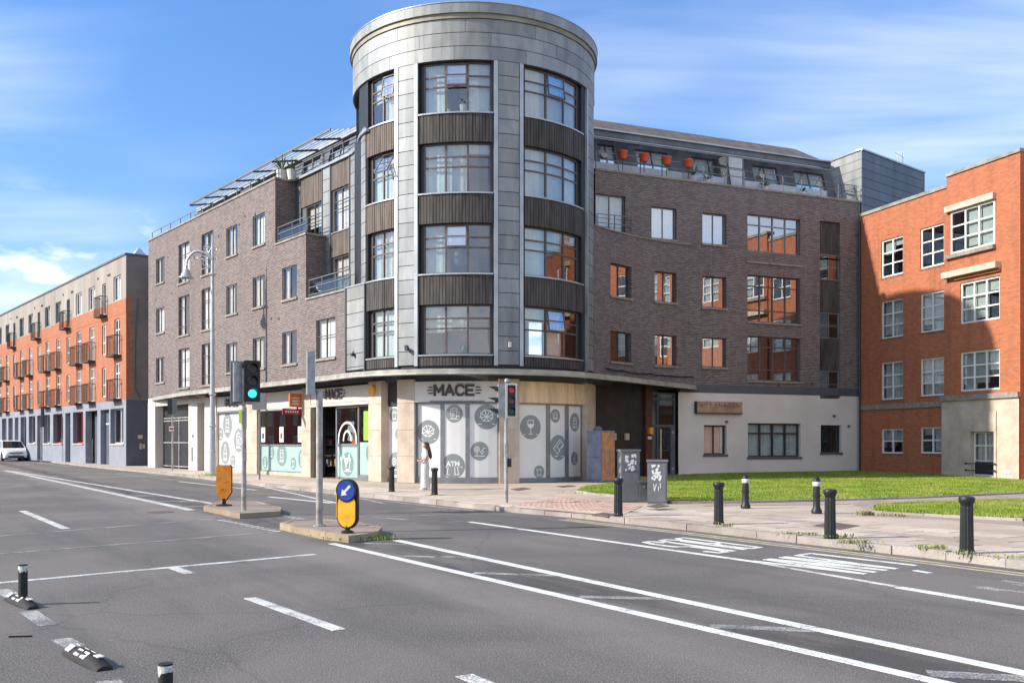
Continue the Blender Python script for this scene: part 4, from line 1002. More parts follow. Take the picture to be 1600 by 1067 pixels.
for x0, x1 in ((651, 687), (693, 727), (733.5, 778)): pane_px(PT, x0, x1, .34, 3.14, 'panel_white')
for x0, x1 in ((812, 856), (862, 886), (891.5, 911)): pane_px(PT, x0, x1, .30, 3.14, 'panel_white')
g = G()
for x0, x1, a, b in ((648, 780, .34, 3.14), (811, 912, .3, 3.14)):
    g.pbox(PT, PT.at(x0), PT.at(x1), PZ, a, -.3, -.06); g.pbox(PT, PT.at(x0), PT.at(x1), b, 3.21, -.3, -.06)
for x0, x1 in ((648.2, 651), (687, 693), (727, 733.5), (778, 779.8), (810.6, 812), (856, 862), (886, 891.5), (911, 912.4)): g.pbox(PT, PT.at(x0), PT.at(x1), .3, 3.14, -.3, -.085)
g.build('shopfront_frame', 'frame_grey', CB)
def stk(P, px, py, r, icon, cx0, cx1, par=CB, o=-.117, **k): sticker(P, P.at(px), P.z(px, py), r, icon, par, o, (P.at(cx0) + .004, P.at(cx1) - .004), **k)
stk(PT, 667, 675, .47, 'flower', 651, 687); stk(PT, 709, 646, .34, 'mug', 693, 727); stk(PT, 761, 651, .48, 'flower', 733.5, 778); stk(PT, 749.5, 704.5, .36, 'fry', 733.5, 778); stk(PT, 707, 728, .47, 'atm', 693, 727)
stk(PT, 831.5, 667, .47, 'wine', 812, 856); stk(PT, 845, 737, .25, 'cup', 812, 856); stk(PT, 871, 649.5, .27, 'basket', 862, 886); stk(PT, 876, 699, .50, 'tray', 862, 886); stk(PT, 902, 659.5, .38, 'can', 891.5, 911); stk(PT, 901.5, 716, .27, 'bottle', 891.5, 911)
# narrow frosted panel between the two pilasters, shutter above
P1 = Path([Vector(PLG.pt(PLG.L, 0, 0)[:2])] + [Vector(PT.pt(t, 0, 0)[:2]) for t in PT.cuts(PT.at(598), PT.at(624))])
g = G(); g.pbox(P1, P1.at(597), P1.at(622), 3.1, 4.05, -.5, -.25)
for k in range(9): g.pbox(P1, P1.at(597), P1.at(622), 3.12 + k * .1, 3.18 + k * .1, -.25, -.22)
g.build('roller_shutter', 'shutter_metal', CB)
g = G(); g.pbox(P1, P1.at(599), P1.at(621.5), .3, 3.08, -.3, -.27); g.build('window_panel', 'panel_white', CB)
g = G(); g.pbox(P1, P1.at(597), P1.at(622), PZ, .3, -.34, -.24); g.build('plinth', 'frame_grey', CB)
stk(P1, 608.5, 648, .28, 'cup', 599, 621.5, o=-.266); stk(P1, 617.5, 678, .26, 'can', 599, 621.5, o=-.266); stk(P1, 612, 724, .46, 'fry', 599, 621.5, o=-.266)
# entrance with MACE above
g = G(); g.pbox(PLG, PLG.at(487), PLG.at(577), 3.35, 4.0, -.2, .03); fs = g.build('shop_fascia', 'fascia_cream', CB)
mace(PLG, 523, 3.72, .34, fs)
g = G(); g.pbox(PLG, PLG.at(487), PLG.at(577), 3.22, 3.33, -.2, .06); g.build('blind_box', 'fascia_white', CB)
def frame_rect(P, s0, s1, z0, z1, o, w=.06, d=.06, g=None):
    g.pbox(P, s0, s0 + w, z0, z1, o - d, o); g.pbox(P, s1 - w, s1, z0, z1, o - d, o); g.pbox(P, s0 + w, s1 - w, z1 - w, z1, o - d, o); g.pbox(P, s0 + w, s1 - w, z0, z0 + w, o - d, o)
sd0, sd1 = PLG.at(518), PLG.at(553.5)
g = G(); frame_rect(PLG, sd0, sd1, PZ, 3.2, -.2, .09, .06, g); g.pbox(PLG, sd0 + .09, sd1 - .09, 1.5, 1.62, -.26, -.2); dr = g.build('door', 'frame_grey', CB)
g = G(); g.pbox(PLG, sd0 + .09, sd1 - .09, 1.62, 3.11, -.24, -.225); g.build('pane', 'glass_clear', dr)
g = G(); g.pbox(PLG, sd0 + .09, sd1 - .09, PZ + .06, 1.5, -.24, -.225); g.build('pane', 'panel_teal', dr)
g = G(); smid = (sd0 + sd1) / 2
arc = lambda r1, r2, a0, a1: [(r1 * math.cos(R(a0 + (a1 - a0) * k / 16)), r2 * math.sin(R(a0 + (a1 - a0) * k / 16))) for k in range(17)]
strokes(PLG, [arc(.95, .95, 0, 180), arc(.4, .5, 0, 180), [(.95, 0), (.95, -.15)], [(-.95, 0), (-.95, -.35), (-.6, -1.1)], [(-.4, -.75), (-.1, -1.3), (.25, -.75)]], smid, 1.75, .8, -.215, .09, g); g.build('logo', 'decal_white', dr)
stk(PLG, 536, 725, .5, 'cup', 519.5, 552, par=dr, o=-.222, dm='decal_teal')
g = G(); g.pbox(PLG, PLG.at(486.6), PLG.at(489), PZ, 3.2, -.6, -.16); g.pbox(PLG, sd1, sd1 + .06, PZ, 3.2, -.3, -.16); g.build('door_frame', 'frame_dark', CB)
g = G(); g.pbox(PLG, PLG.at(511), PLG.at(517), .3, 2.0, -1.4, -1.2); g.build('magazine_rack', 'sign_orange', CB)
sw0, sw1 = PLG.at(555), PLG.at(577)
g = G(); frame_rect(PLG, sw0, sw1, .3, 3.2, -.14, .05, .08, g); wv = g.build('shop_window', 'frame_grey', CB)
g = G(); g.pbox(PLG, sw0 + .05, sw1 - .05, 1.68, 3.15, -.19, -.18); g.build('pane', 'glass_clear', wv)
g = G(); g.pbox(PLG, sw0 + .05, sw1 - .05, .35, 1.68, -.19, -.18); g.build('pane', 'panel_teal', wv)
g = G(); g.pbox(PLG, sw0, sw1, PZ, .3, -.24, -.1); g.build('plinth', 'frame_grey', CB)
g = G(); s_ = PLG.at(567.5); g.pbox(PLG, s_ - .27, s_ + .27, 1.75, 2.95, -.176, -.17); p_ = g.build('poster', 'poster_green', wv)
stk(PLG, 574, 708, .42, 'bottle', 555.5, 576.4, par=wv, o=-.176, dm='decal_teal')
g = G(); g.pbox(PLG, PLG.at(572), PLG.at(576), 1.4, 2.3, -.177, -.172); g.build('poster', 'fascia_white', wv); g = G(); g.pbox(PLG, PLG.at(532), PLG.at(542), 1.75, 2.55, -.35, -.34); g.build('poster', 'fascia_white', wv)
# teal window
ww0, ww1 = PLG.at(403.5), PLG.at(472.5)
g = G(); g.pbox(PLG, ww0, ww1, 3.2, 4.05, -.2, -.02); g.build('fascia', 'fascia_cream', CB)
g = G(); g.pbox(PLG, ww0 + .1, ww1 - .1, 3.26, 3.6, -.02, .02); g.build('fascia_band', 'fascia_white', CB)
g = G(); frame_rect(PLG, ww0, ww1, .28, 3.2, -.1, .05, .08, g); wv = g.build('shop_window', 'frame_grey', CB)
g = G(); g.pbox(PLG, ww0 + .05, ww1 - .05, 1.58, 3.15, -.15, -.14); g.build('pane', 'glass_clear', wv)
g = G(); g.pbox(PLG, ww0 + .05, ww1 - .05, .33, 1.5, -.15, -.14); g.build('pane', 'panel_teal', wv)
g = G(); g.pbox(PLG, ww0 + .05, ww1 - .05, 1.5, 1.58, -.15, -.1); g.build('transom', 'frame_grey', wv)
g = G(); g.pbox(PLG, ww0, ww1, PZ, .28, -.24, -.06); g.build('plinth', 'stone', CB)
for px, py, r, ic in ((436, 711, .52, 'can'), (420, 707, .32, 'bottle'), (454, 724, .28, 'cup'), (468.5, 717, .44, 'mug'), (410, 722, .3, 'bottle')): stk(PLG, px, py, r, ic, 405, 471.5, par=wv, o=-.136, dm='decal_teal')
for x in (407.5, 436, 465):
    s_ = PLG.at(x); g = G(); g.pbox(PLG, s_ - .24, s_ + .2, 1.68, 2.4, -.136, -.13); g.build('poster', 'fascia_white', wv)
    g = G(); g.pbox(PLG, s_ - .13, s_ + .08, 1.85, 2.1, -.129, -.127); g.build('poster_print', random.choice(['sign_crimson', 'sign_blue', 'card']), wv)
# shop interior: shelves, tins
g = G()
for k in range(5): g.pbox(PLG, ww0 + .3, ww1 + 3, .5 + k * .5, .54 + k * .5, -3.2, -2.8)
g.pbox(PLG, ww0, PLG.L, .0, 4.1, -3.4, -3.25); g.pbox(PLG, ww0 + .1, ww1, .9, 1.0, -1.6, -.9); g.pbox(PLG, 0, PLG.L, .1, .125, -8, -.3); sh = g.build('shop_interior', 'interior', CB)
for mt_, sd_ in (('card', 1), ('cab_blue', 2), ('fascia_white', 3), ('sign_crimson', 4)):
    random.seed(sd_ * 11); g = G()
    for k in range(12):
        s_ = random.uniform(ww0 + .4, ww1 + 2.5); z = .54 + .5 * random.randint(0, 4); g.pbox(PLG, s_, s_ + random.uniform(.1, .25), z, z + random.uniform(.15, .35), -3.1, -2.82)
    o = g.build('groceries', mt_, sh); o['kind'] = 'stuff'
random.seed(21)
# left frosted shop window with its sign
g = G(); g.pbox(PLG, PLG.at(339), PLG.at(383), 3.3, 4.05, -.15, -.01); fs = g.build('shop_fascia', 'fascia_white', CB)
mace(PLG, 363, 3.72, .34, fs)
g = G(); g.pbox(PLG, PLG.at(339), PLG.at(383), 3.2, 3.28, -.15, .04); g.build('light_strip', 'frame_grey', fs)
pane_px(PLG, 339.5, 383, .3, 3.18, 'panel_white'); g = G(); g.pbox(PLG, PLG.at(339), PLG.at(383), PZ, .3, -.24, -.06); g.build('plinth', 'stone', CB)
for px, py, r, ic in ((352, 664, .62, 'can'), (369.5, 688, .62, 'mug'), (348.5, 707, .62, 'bottle'), (341.5, 678, .34, 'cup'), (360.5, 721, .36, 'cup')): stk(PLG, px, py, r, ic, 339.6, 382.5)
g = G(); g.pbox(PLG, PLG.at(350), PLG.at(354), 1.9, 2.4, -.118, -.114); g.build('sticker', 'decal_grey', CB)
# post office signs, alarm
sg = thing('projecting_sign', 'orange box sign above a crimson plate jutting out beside the shop entrance', 'sign', PLG.pt(PLG.at(473), 3.0, .1))
s_ = PLG.at(472); g = G(); g.pbox(PLG, s_ - .06, s_ + .06, 3.25, 3.85, .06, .62); g.build('orange_box', 'sign_orange', sg)
g = G(); g.pbox(PLG, s_ - .03, s_ + .03, 2.92, 3.17, .06, .95); g.build('crimson_plate', 'sign_crimson', sg); g = G(); g.pbox(PLG, s_ - .02, s_ + .02, 3.15, 3.27, .2, .26); g.pbox(PLG, s_ - .02, s_ + .02, 3.6, 3.7, .04, .07); g.build('bracket', 'frame_dark', sg)
g = G()
for k in range(3): g.pbox(PLG, s_ + .061, s_ + .066, 3.62 - k * .13, 3.68 - k * .13, .16, .52)
for k in range(6): g.pbox(PLG, s_ + .031, s_ + .036, 3.0, 3.08, .2 + k * .11, .27 + k * .11)
g.build('lettering', 'fascia_white', sg)
g = G(); c_ = PLG.pt(PLG.at(585), 3.75, .05); g.disc(c_, (NL.x, NL.y, 0), .2, 16, .12); tag(g.build('alarm_box', 'alarm_yellow'), 'round yellow alarm box high on the stone pilaster right of the entrance', 'alarm box')
# roller shutter, brown pier, glazed door to the right of the drum
PX = Path([Vector((3.0, 40.6)), Vector((4.3, 42.35)), Vector((5.9, 43.9)), Vector((7.93, 45.55))])
s0, s1 = PX.at(936), PX.at(1008.5)
g = G(); g.pbox(PX, s0 - .5, s1, PZ, 4.4, -.3, -.2); sh = g.build('roller_shutter', 'shutter_metal', CB); z = PZ; k = 0
while z < 4.2:
    g = G(); g.pbox(PX, s0 - .5, s1, z, z + .085, -.2, -.165); g.build('slat', 'shutter_metal', sh); z += .125
g = G(); g.pbox(PX, s1, PX.at(1018.5), PZ, 4.3, -.3, .02); g.build('pier', 'rust_dark', CB)
g = G(); s_ = PX.at(1014); g.pbox(PX, s_ - .12, s_ + .12, 2.05, 2.35, .02, .16); g.build('keypad', 'alarm_yellow', CB); g = G(); g.pbox(PX, s_ - .12, s_ + .12, 1.82, 1.95, .02, .06); g.build('notice', 'fascia_white', CB)
for x in (963, 983):
    s_ = PX.at(x); g = G(); g.pbox(PX, s_ - .14, s_ + .12, 1.78, 2.08, -.17, -.08); g.build('meter_box', 'stone', CB)
s0, s1 = PX.at(1019), PX.at(1058)
g = G(); frame_rect(PX, s0, s1, PZ, 4.0, -.12, .08, .1, g); sm = s0 + (s1 - s0) * .3; g.pbox(PX, sm - .05, sm + .05, PZ, 3.9, -.22, -.12); g.pbox(PX, s0, s1, 3.65, 3.75, -.22, -.115); g.pbox(PX, s0, s1, 2.38, 2.5, -.22, -.114); g.pbox(PX, s1 - .32, s1 - .08, PZ, 2.4, -.22, -.113); dr = g.build('entrance_door', 'slate_paint', CB)
g = G(); g.pbox(PX, s0 + .05, s1 - .05, PZ + .05, 3.95, -.18, -.17); g.build('pane', 'glass', dr)
g = G(); g.pbox(PX, sm + .12, sm + .2, .9, 2.3, -.11, -.06); g.build('handle', 'cream_wall', dr)
g = G(); g.pbox(PX, s0 - .1, s1 + .1, PZ, 4.2, -1.5, -1.4); g.build('lobby_wall', 'interior_pale', CB)
text_on(PX, '<', s1 - .18, 2.15, -.105, .3, 'fascia_white', dr); text_on(PX, '<', s1 - .18, .42, -.105, .3, 'fascia_white', dr)
# ---- right wing
rt = [wpx(PU, 1018, 1057, 322, 371.5), wpx(PU, 1097.5, 1135, 332, 380), wpx(PU, 1168, 1250.5, 334, 407.5)]
door_t = (PU.at(931), PU.at(977), 11.14, 13.05)
slit = [(PQ.at(1281), PQ.at(1313), PQ.z(1281, 620), PQ.z(1281, 345))]
sU = PU.at(1281), PU.at(1313)
zs0 = PQ.z(1281, 620)
lowh = []
for xa, xb, yt, yb in ((954, 986.5, 410, 461), (1023, 1057, 423, 470), (1097.5, 1135, 431, 479.5), (1168, 1250.5, 429, 502), (954, 986.5, 516, 564), (1023, 1057, 522, 570), (1097.5, 1135, 526.6, 573), (1168, 1250.5, 524.6, 594)):
    lowh.append(wpx(PQ, xa, xb, yt, yb))
SLU = (sU[0], sU[1], 5.0, PU.z(1281, 345)); SLQ = (slit[0][0], slit[0][1], 4.15, 12.9)
wall(PU, 0, PU.L, 11.07, TOPL, rt + [door_t, SLU], 'grey_brick', 'brick_wall', CB)
wall(PQ, 0, PQ.L, 4.45, 11.07, lowh + [SLQ], 'grey_brick', 'brick_wall', CB)
g = G(); g.pbox(PQ, 0, PQ.at(1079), 11.07, 11.13, -.9, .06); g.build('ledge', 'concrete_sill', CB)
for h in rt[:2]: window(CB, PU, *h, gl='glass_mirror', cols=2, fw=.05, mat='frame_grey', dress='net', sill='concrete_sill')
window(CB, PU, *rt[2], gl='glass_mirror', cols=4, rows=(.2, .58, .22), fw=.05, mat='frame_grey', dress='none', sill='concrete_sill', mull=.07)
window(CB, PU, *door_t, cols=2, fw=.05, mat='frame_grey', dress='net')
for i, h in enumerate(lowh):
    big = i % 4 == 3
    window(CB, PQ, *h, gl='glass_mirror', cols=4 if big else 2, rows=(.22, .54, .24) if big else (1.0,), fw=.05, mat='frame_brown', dress='none' if (big or i in (0, 1, 4)) else {2: 'left', 5: 'sides', 6: 'drapes'}[i], sill='concrete_sill', mull=.07 if big else None)
railing(PU, PU.at(931), PU.at(985), 11.13, .95, .12, CB, panel=False, step=.95)
# the tall slot: louvred panels and little windows
a, b = SLQ[0], SLQ[1]
for yt, yb, kind in ((345, 395, 'p'), (395.5, 436, 'w'), (437, 487, 'p'), (487.5, 528, 'w'), (528.7, 578, 'p'), (578.5, 621, 'w')):
    z1, z0 = PQ.z(1281, yt), PQ.z(1281, yb)
    if kind == 'p':
        g = G(); t = a
        while t < b - .03: g.pbox(PQ, t, min(t + .115, b), z0, z1, -.16, -.12 + random.uniform(-.008, .008)); t += .13
        q = g.build('louvre_panel', 'timber', CB)
    else: window(CB, PQ, a, b, z0, z1, cols=2, rows=(.5, .5), rec=.12, fw=.05, mat='frame_grey', dress='none')
g = G(); g.pbox(PU, 0, PU.L + .05, TOPL, TOPL + .09, -.32, .05); g.build('coping', 'coping', CB)
g = G(); g.pbox(PU, 0, PU.L, TOPL - .3, TOPL - .02, -8, -.33); g.build('terrace_floor', 'roof_felt', CB)
g = G(); g.pbox(PU, .3, PU.L, PZ, 13.8, -5, -4.8); g.build('interior_wall', 'interior_pale', CB)
g = G(); g.pbox(PU, PU.L - .2, PU.L - .03, PZ, 13.8, -5, -.3); g.pbox(PU, -.4, -.2, 4.5, 13.8, -5, -.6); g.build('interior_wall', 'interior_pale', CB)
for z in (4.2, 7.6, 10.6):
    g = G(); g.pbox(PU, .6, PU.L - .1, z, z + .2, -4.9, -.5); g.build('interior_floor', 'interior', CB)
g = G()
for x in (1005, 1077, 1152, 1265): s_ = PU.at(x); g.pbox(PU, s_, s_ + .1, 4.5, 13.6, -4.8, -.5)
g.build('partition', 'interior', CB)
g = G(); g.pbox(PQ, PQ.at(1062), PQ.L, 4.05, 4.45, -.3, .03); g.build('band', 'band_grey', CB)
# white ground floor
gw = [wpx(PQ, 1099.5, 1135, 664, 710), wpx(PQ, 1168, 1250.6, 661, 714), wpx(PQ, 1282, 1314, 664, 707)]
sW = PQ.at(1059.5)
wall(PQ, sW, PQ.L, PZ, 4.05, gw + [(SLQ[0], SLQ[1], 3.9, 4.2)], 'white_render', 'render_wall', CB, o=.02)
g = G(); g.pbox(PQ, sW, PQ.L, PZ, .62, .02, .045); g.build('plinth', 'white_render', CB)
window(CB, PQ, *gw[0], cols=2, fw=.07, mat='frame_dark', dress='net', sill='band_grey'); window(CB, PQ, *gw[1], cols=4, rows=(.28, .72), fw=.07, mat='frame_dark', dress='net', sill='band_grey', mull=.09); window(CB, PQ, *gw[2], cols=2, fw=.06, mat='frame_dark', dress='none', sill='band_grey')
g = G()
for k in range(7): t = gw[2][0] + .12 + k * (gw[2][1] - gw[2][0] - .24) / 6; g.pbox(PQ, t - .012, t + .012, gw[2][2], gw[2][3], -.06, -.035)
g.build('window_bars', 'frame_dark', CB)
sg = thing('wall_sign', 'weathered copper coloured sign box with faded lettering on the white wall', 'sign', PQ.pt(PQ.at(1086), 3.2, .02))
a, b = PQ.at(1086), PQ.at(1156); z0, z1 = PQ.z(1086, 644.5), PQ.z(1086, 627)
g = G(); g.pbox(PQ, a, b, z0, z1, .02, .2); g.build('sign_box', 'sign_copper', sg); g = G(); g.pbox(PQ, a - .05, b + .02, z0 - .05, z0 - .002, .02, .19); g.pbox(PQ, a - .06, a - .002, z0, z1, .02, .19); g.build('sign_edge', 'frame_dark', sg)
for k_, ch in enumerate('R FANAGAN'):
    if ch != ' ': text_on(PQ, ch, a + (b - a) * (.09 + .103 * k_), z0 + .36, .203, .27, 'cover_iron', sg, .002, 0, sx=1.1)
g = G()
for x, y in ((1134, 637 + 22), (1302, 650), (1325, 666), (1268, 600), (1216, 602), (1328, 566)): s_ = PQ.at(x); z_ = PQ.z(x, y); g.pbox(PQ, s_ - .07, s_ + .07, z_ - .04, z_ + .06, .045, .1)
g.build('wall_fitting', 'frame_brown', CB)
for P_, a_, b_ in ((PQ, PQ.at(945), PQ.at(1083)),):
    pts = [P_.pt(a_ + (b_ - a_) * i / 24, 4.78 + .22 * (1 - i / 24) * .6 + random.uniform(-.03, .03), .05) for i in range(25)]; g = G(); g.tube(pts, .03, 5); g.build('cable', 'frame_dark', CB)
# ---- right mansard
PN = Lean(PU, TOPL, .3, -1.25); mw = []
for xa, xb in ((936, 962), (995, 1046), (1083, 1137), (1178, 1217), (1243, 1290)): mw.append((off_at(PU, xa, -1.6), off_at(PU, xb, -1.6), 14.5, 15.95))
wall(PN, -1, PU.L - .3, TOPL, 16.3, mw, 'zinc_dark', 'mansard', CB, rev=.15)
for h in mw: window(CB, PN, *h, cols=2, rows=(.5, .5), fw=.06, rec=.06, mat='frame_brown', dress='half', gl='glass')
g = G(); g.pbox(PU, -1, PU.L - .3, 16.36, 16.62, -2.3, -1.85); g.build('eaves', 'zinc_dark', CB); g = G(); g.pbox(PU, -1, PU.L - .3, 16.63, 16.7, -2.4, -1.72); g.build('gutter', 'zinc_trim', CB)
g = G(); A = [PU.pt(-1.5, 16.7, -2.1), PU.pt(PU.L - .2, 16.7, -2.1), PU.pt(PU.L - .2, 18.25, -4.9), PU.pt(-1.5, 18.25, -4.9)]; B_ = [(p[0], p[1], p[2] - .15) for p in A]; g.hexa(B_, A, None); g.build('roof', 'roof_tile', CB)
louvres(PU, PU.at(932), PU.L - 1.2, -1.8, -.8, 16.28, 15.85, 9, step=1.35, mats_='frame_white')
s0, s1 = PU.at(1150), PU.at(1150) + 1.0
g = G(); g.pbox(PU, s0, s1, TOPL, 15.9, -1.9, -.75); dm = g.build('dormer', 'zinc_dark', CB); g = G()
g.pbox(PU, s0 + .1, s1 - .1, 14.3, 15.25, -.75, -.73); g.pbox(PU, s0 + .1, s1 - .1, 15.3, 15.8, -.75, -.73); g.build('pane', 'rail_panel', dm)
railing(PU, PU.at(933), PU.L - .15, TOPL + .09, .8, -.12, CB, panel=False, step=1.2, n_rails=2)
g = G(); g.pbox(PU, PU.at(933), PU.L - 1.5, 14.2, 14.75, -.8, -.76); g.build('terrace_screen', 'rail_panel', CB)
for x, y in ((979, 233), (1230, 263)):
    s_ = PU.at(x); g = G(); c_ = PN.pt(s_ - .35, 15.35, .01); g.disc(c_, (NR.x, NR.y, .3), .17, 16, .1); g.build('lamp', 'stone', CB)
# steel balustrade gates at terrace ends
for s_ in (PU.at(1146), PU.L - .9):
    g = G()
    for k in range(6): g.tube([PU.pt(s_ + k * .1, 14.2, -.3 - k * .1), PU.pt(s_ - .2 + k * .1, 15.4, -.3 - k * .1)], .014, 5)
    g.tube([PU.pt(s_ - .2, 15.4, -.3), PU.pt(s_ + .3, 15.4, -.8)], .014, 5); g.build('terrace_gate', 'frame_dark', CB)
# stair box
K1 = Vector(PU.pt(PU.L, 0)[:2]) + DR * .1
k_ = 1445; e2 = Vector((23.35, 54.3)); bd = (e2 - K1)
S1 = Path([K1, e2]); S0 = Path([K1 - NR * 3.2, K1]); zt = 16.86
core = G(); core.prism([tuple(K1 + Vector((.05, .12))), tuple(e2 + Vector((-.1, .1))), tuple(e2 - NR * 2.6), tuple(K1 - NR * 3.1 + DR * .1)], 13, zt - .05); core.build('stair_box', 'zinc_seam', CB)
z = zt
while z > 13.2:
    b = z - .47; xs = [0, S1.L * (.35 + .25 * random.random()), S1.L]
    for a_, c_ in zip(xs, xs[1:]):
        g = G(); g.pbox(S1, a_ + .005, c_ - .005, b + .02, z, -.06, 0); g.build('cladding_panel', 'zinc_dark', CB)
    g = G(); g.pbox(S0, .005, S0.L - .005, b + .02, z, -.06, 0); g.build('cladding_panel', 'zinc', CB); z = b
g = G(); g.pbox(S1, -.02, S1.L, zt, zt + .08, -.3, .06); g.pbox(S0, 0, S0.L - .07, zt, zt + .08, -.3, .06); g.build('coping', 'zinc_trim', CB)
# aerial on the roof
g = G(); b_ = K1.lerp(e2, .75); g.tube([(b_.x, b_.y + 1, 16.8), (b_.x, b_.y + 1, 18.0)], .02, 5); g.tube([(b_.x - .5, b_.y + .8, 17.95), (b_.x + .1, b_.y + 1.1, 17.75)], .015, 5)
for k in range(4): g.tube([(b_.x - .4 + k * .13, b_.y + .85, 17.7), (b_.x - .4 + k * .13, b_.y + .85, 18.05)], .01, 4)
tag(g.build('roof_aerial', 'steel'), 'thin metal aerial on the roof behind the grey stair box', 'aerial')
# terracotta planters on the terrace rail
for i, (x, lb) in enumerate(((972.5, 'red flower pot on the terrace rail nearest the round tower'), (1006, 'red flower pot on the terrace rail, second from the round tower'), (1041, 'red flower pot on the terrace rail, third from the round tower'), (1075, 'red flower pot on the terrace rail farthest from the tower, with sprigs in it'))):
    c_ = PU.pt(PU.at(x), 14.75, .02); r = thing('flower_pot', lb, 'flower pot', c_, 'red flower pots along the terrace rail')
    g = G(); g.lathe(c_, [(.14, 0), (.2, .08), (.23, .3), (.25, .32), (.25, .37), (.2, .37)], 14); g.build('pot', 'terracotta', r, smooth=True)
    g = G(); g.tube([(c_[0], c_[1], c_[2] - .5), (c_[0], c_[1], c_[2] + .02)], .02, 6); g.build('bracket', 'frame_dark', r)
    g = G()
    for k in range(10 if i == 3 else 5):
        a_ = random.uniform(0, 6.28); g.quad((c_[0], c_[1], c_[2] + .33), (c_[0] + .1 * math.cos(a_), c_[1] + .1 * math.sin(a_), c_[2] + .42), (c_[0] + .2 * math.cos(a_), c_[1] + .2 * math.sin(a_), c_[2] + random.uniform(.4, .5)))
    g.build('leaves', 'leaf', r)

for x, o_, sc_, lb in ((1092, -.5, 2.2, 'leafy plant on the upper terrace just right of the red flower pots'), (1112, -.4, 1.6, 'small plant on the upper terrace, second right of the red flower pots'), (1205, -.45, 1.8, 'plant on the upper terrace between the two wall lamps'), (1262, -.4, 1.5, 'small plant on the upper terrace near the grey stair box')):
    plant(PU.pt(PU.at(x), TOPL, o_), lb, sc_)
for x, o_, sc_, lb in ((434, -.6, 3.0, 'bushy plant at the stepped brick corner of the left roof terrace'), (446, -.7, 2.4, 'plant right of the bushy one on the left roof terrace')):
    plant(PL.pt(PL.at(x) - .8, TOPL, o_), lb, sc_)
# ============================================================ RED BRICK BLOCK, right
RB = thing('red_brick_block', 'orange red brick apartment block with white grid windows and a concrete porch base', 'building', (*PB.pt(PB.L)[:2], 0))
sB = PB.at(1482)
c1h = [wpx(PB, 1377, 1411, *q) for q in ((377, 435), (472, 530), (567, 625), (670, 708))]
c2h = [wpx(PB, 1438, 1475, *q) for q in ((358.5, 421), (460, 520.5), (561, 619.5), (667.5, 708))]
c3h = [wpx(PB, 1489, 1558, 333, 398), wpx(PB, 1503, 1565, 443, 507), wpx(PB, 1503, 1565, 551, 612)]
dd = wpx(PB, 1521, 1558, 675, 742)
wall(PB, 0, sB, PZ, 13.3, c1h + c2h, 'red_brick', 'brick_wall', RB, rev=.16)
wall(PB, sB, PB.L, 3.75, 13.75, c3h, 'red_brick', 'brick_wall', RB, rev=.2, o=.10)
wall(PB, PB.at(1475.5), PB.L, PZ, 3.75, [dd], 'stone', 'porch_wall', RB, rev=.3, o=.16)
g = G(); a, b = PB.at(1506), PB.at(1562)
g.pbox(PB, a, dd[0] - .01, PZ, 3.02, .16, .2); g.pbox(PB, dd[1] + .01, b, PZ, 3.02, .16, .2); g.pbox(PB, a, b, dd[3] + .02, 3.0, .16, .21); g.build('door_surround', 'stone', RB)
g = G(); g.pbox(PB, PB.at(1475.5) - .02, PB.L + .02, 3.55, 3.78, .1, .26); g.pbox(PB, 0, PB.at(1475.5) - .02, 3.32, 3.56, -.02, .07); g.build('string_course', 'concrete_sill', RB)
E1 = Vector(PB.pt(PB.L, 0, .10)[:2]); EP = Path([E1, E1 - NL * 0 + Vector((.949, .316)) * 12]); wall(EP, 0, 12, PZ, 13.75, [], 'red_brick', 'end_wall', RB)
g = G(); g.quad(PB.pt(sB, 13.3, 0), PB.pt(sB, 13.75, 0), PB.pt(sB, 13.75, .1), PB.pt(sB, 13.3, .1)); g.quad(PB.pt(sB, 3.5, -.1), PB.pt(sB, 13.75, -.1), PB.pt(sB, 13.75, .1), PB.pt(sB, 3.5, .1)); g.build('brick_return', 'red_brick', RB)
g = G(); g.pbox(PB, -.0, sB - .01, 13.3, 13.46, -.4, .06); g.build('coping', 'coping', RB); g = G(); g.pbox(PB, sB - .04, PB.L + .05, 13.75, 13.9, -.4, .17); g.build('coping', 'coping', RB)
g = G(); g.pbox(PB, 0, PB.L, 13.0, 13.2, -11.5, -.5); g.build('roof', 'roof_felt', RB)
g = G(); g.pbox(PB, .1, PB.L - .1, PZ, 13, -4.2, -4); g.pbox(PB, .02, .2, PZ, 13, -4, -.25); g.pbox(PB, PB.L - .2, PB.L - .05, PZ, 13, -4, -.3); g.build('interior_wall', 'interior_pale', RB); g = G()
for z in (3.4, 6.6, 9.8): g.pbox(PB, .2, PB.L - .3, z, z + .15, -4, -.5)
for t in (PB.at(1424), PB.at(1481)): g.pbox(PB, t, t + .1, .2, 12.9, -4, -.4)
g.build('partition', 'interior', RB)
for i, h in enumerate(c1h + c2h):
    gr = i % 4 == 3
    window(RB, PB, *h, cols=2, rows=(.5, .5) if gr else (.34, .33, .33), rec=.06, fw=.075, mull=.075, mat='frame_white', dress=[(.4, .2), (.9, 1), (1, 1), (.5, .5), 'none', (.8, 1), 'drapes', (.3, .9)][i])
    g = G(); g.pbox(PB, h[0] - .03, h[1] + .03, h[2] - .09, h[2] - .005, -.05, .02); g.build('sill', 'brown_brick', RB)
PB2 = Lean(PB, 0, 0, .10)
for i, h in enumerate(c3h):
    window(RB, PB2, *h, cols=3, rows=(.34, .33, .33), rec=-.02 if i == 0 else .06, fw=.08, mull=.08, mat='frame_white', dress=[(.0, .9, 1), (1, .9, .3), (1, .8, .5)][i])
a, b = PB.at(1482.5), PB.at(1559)
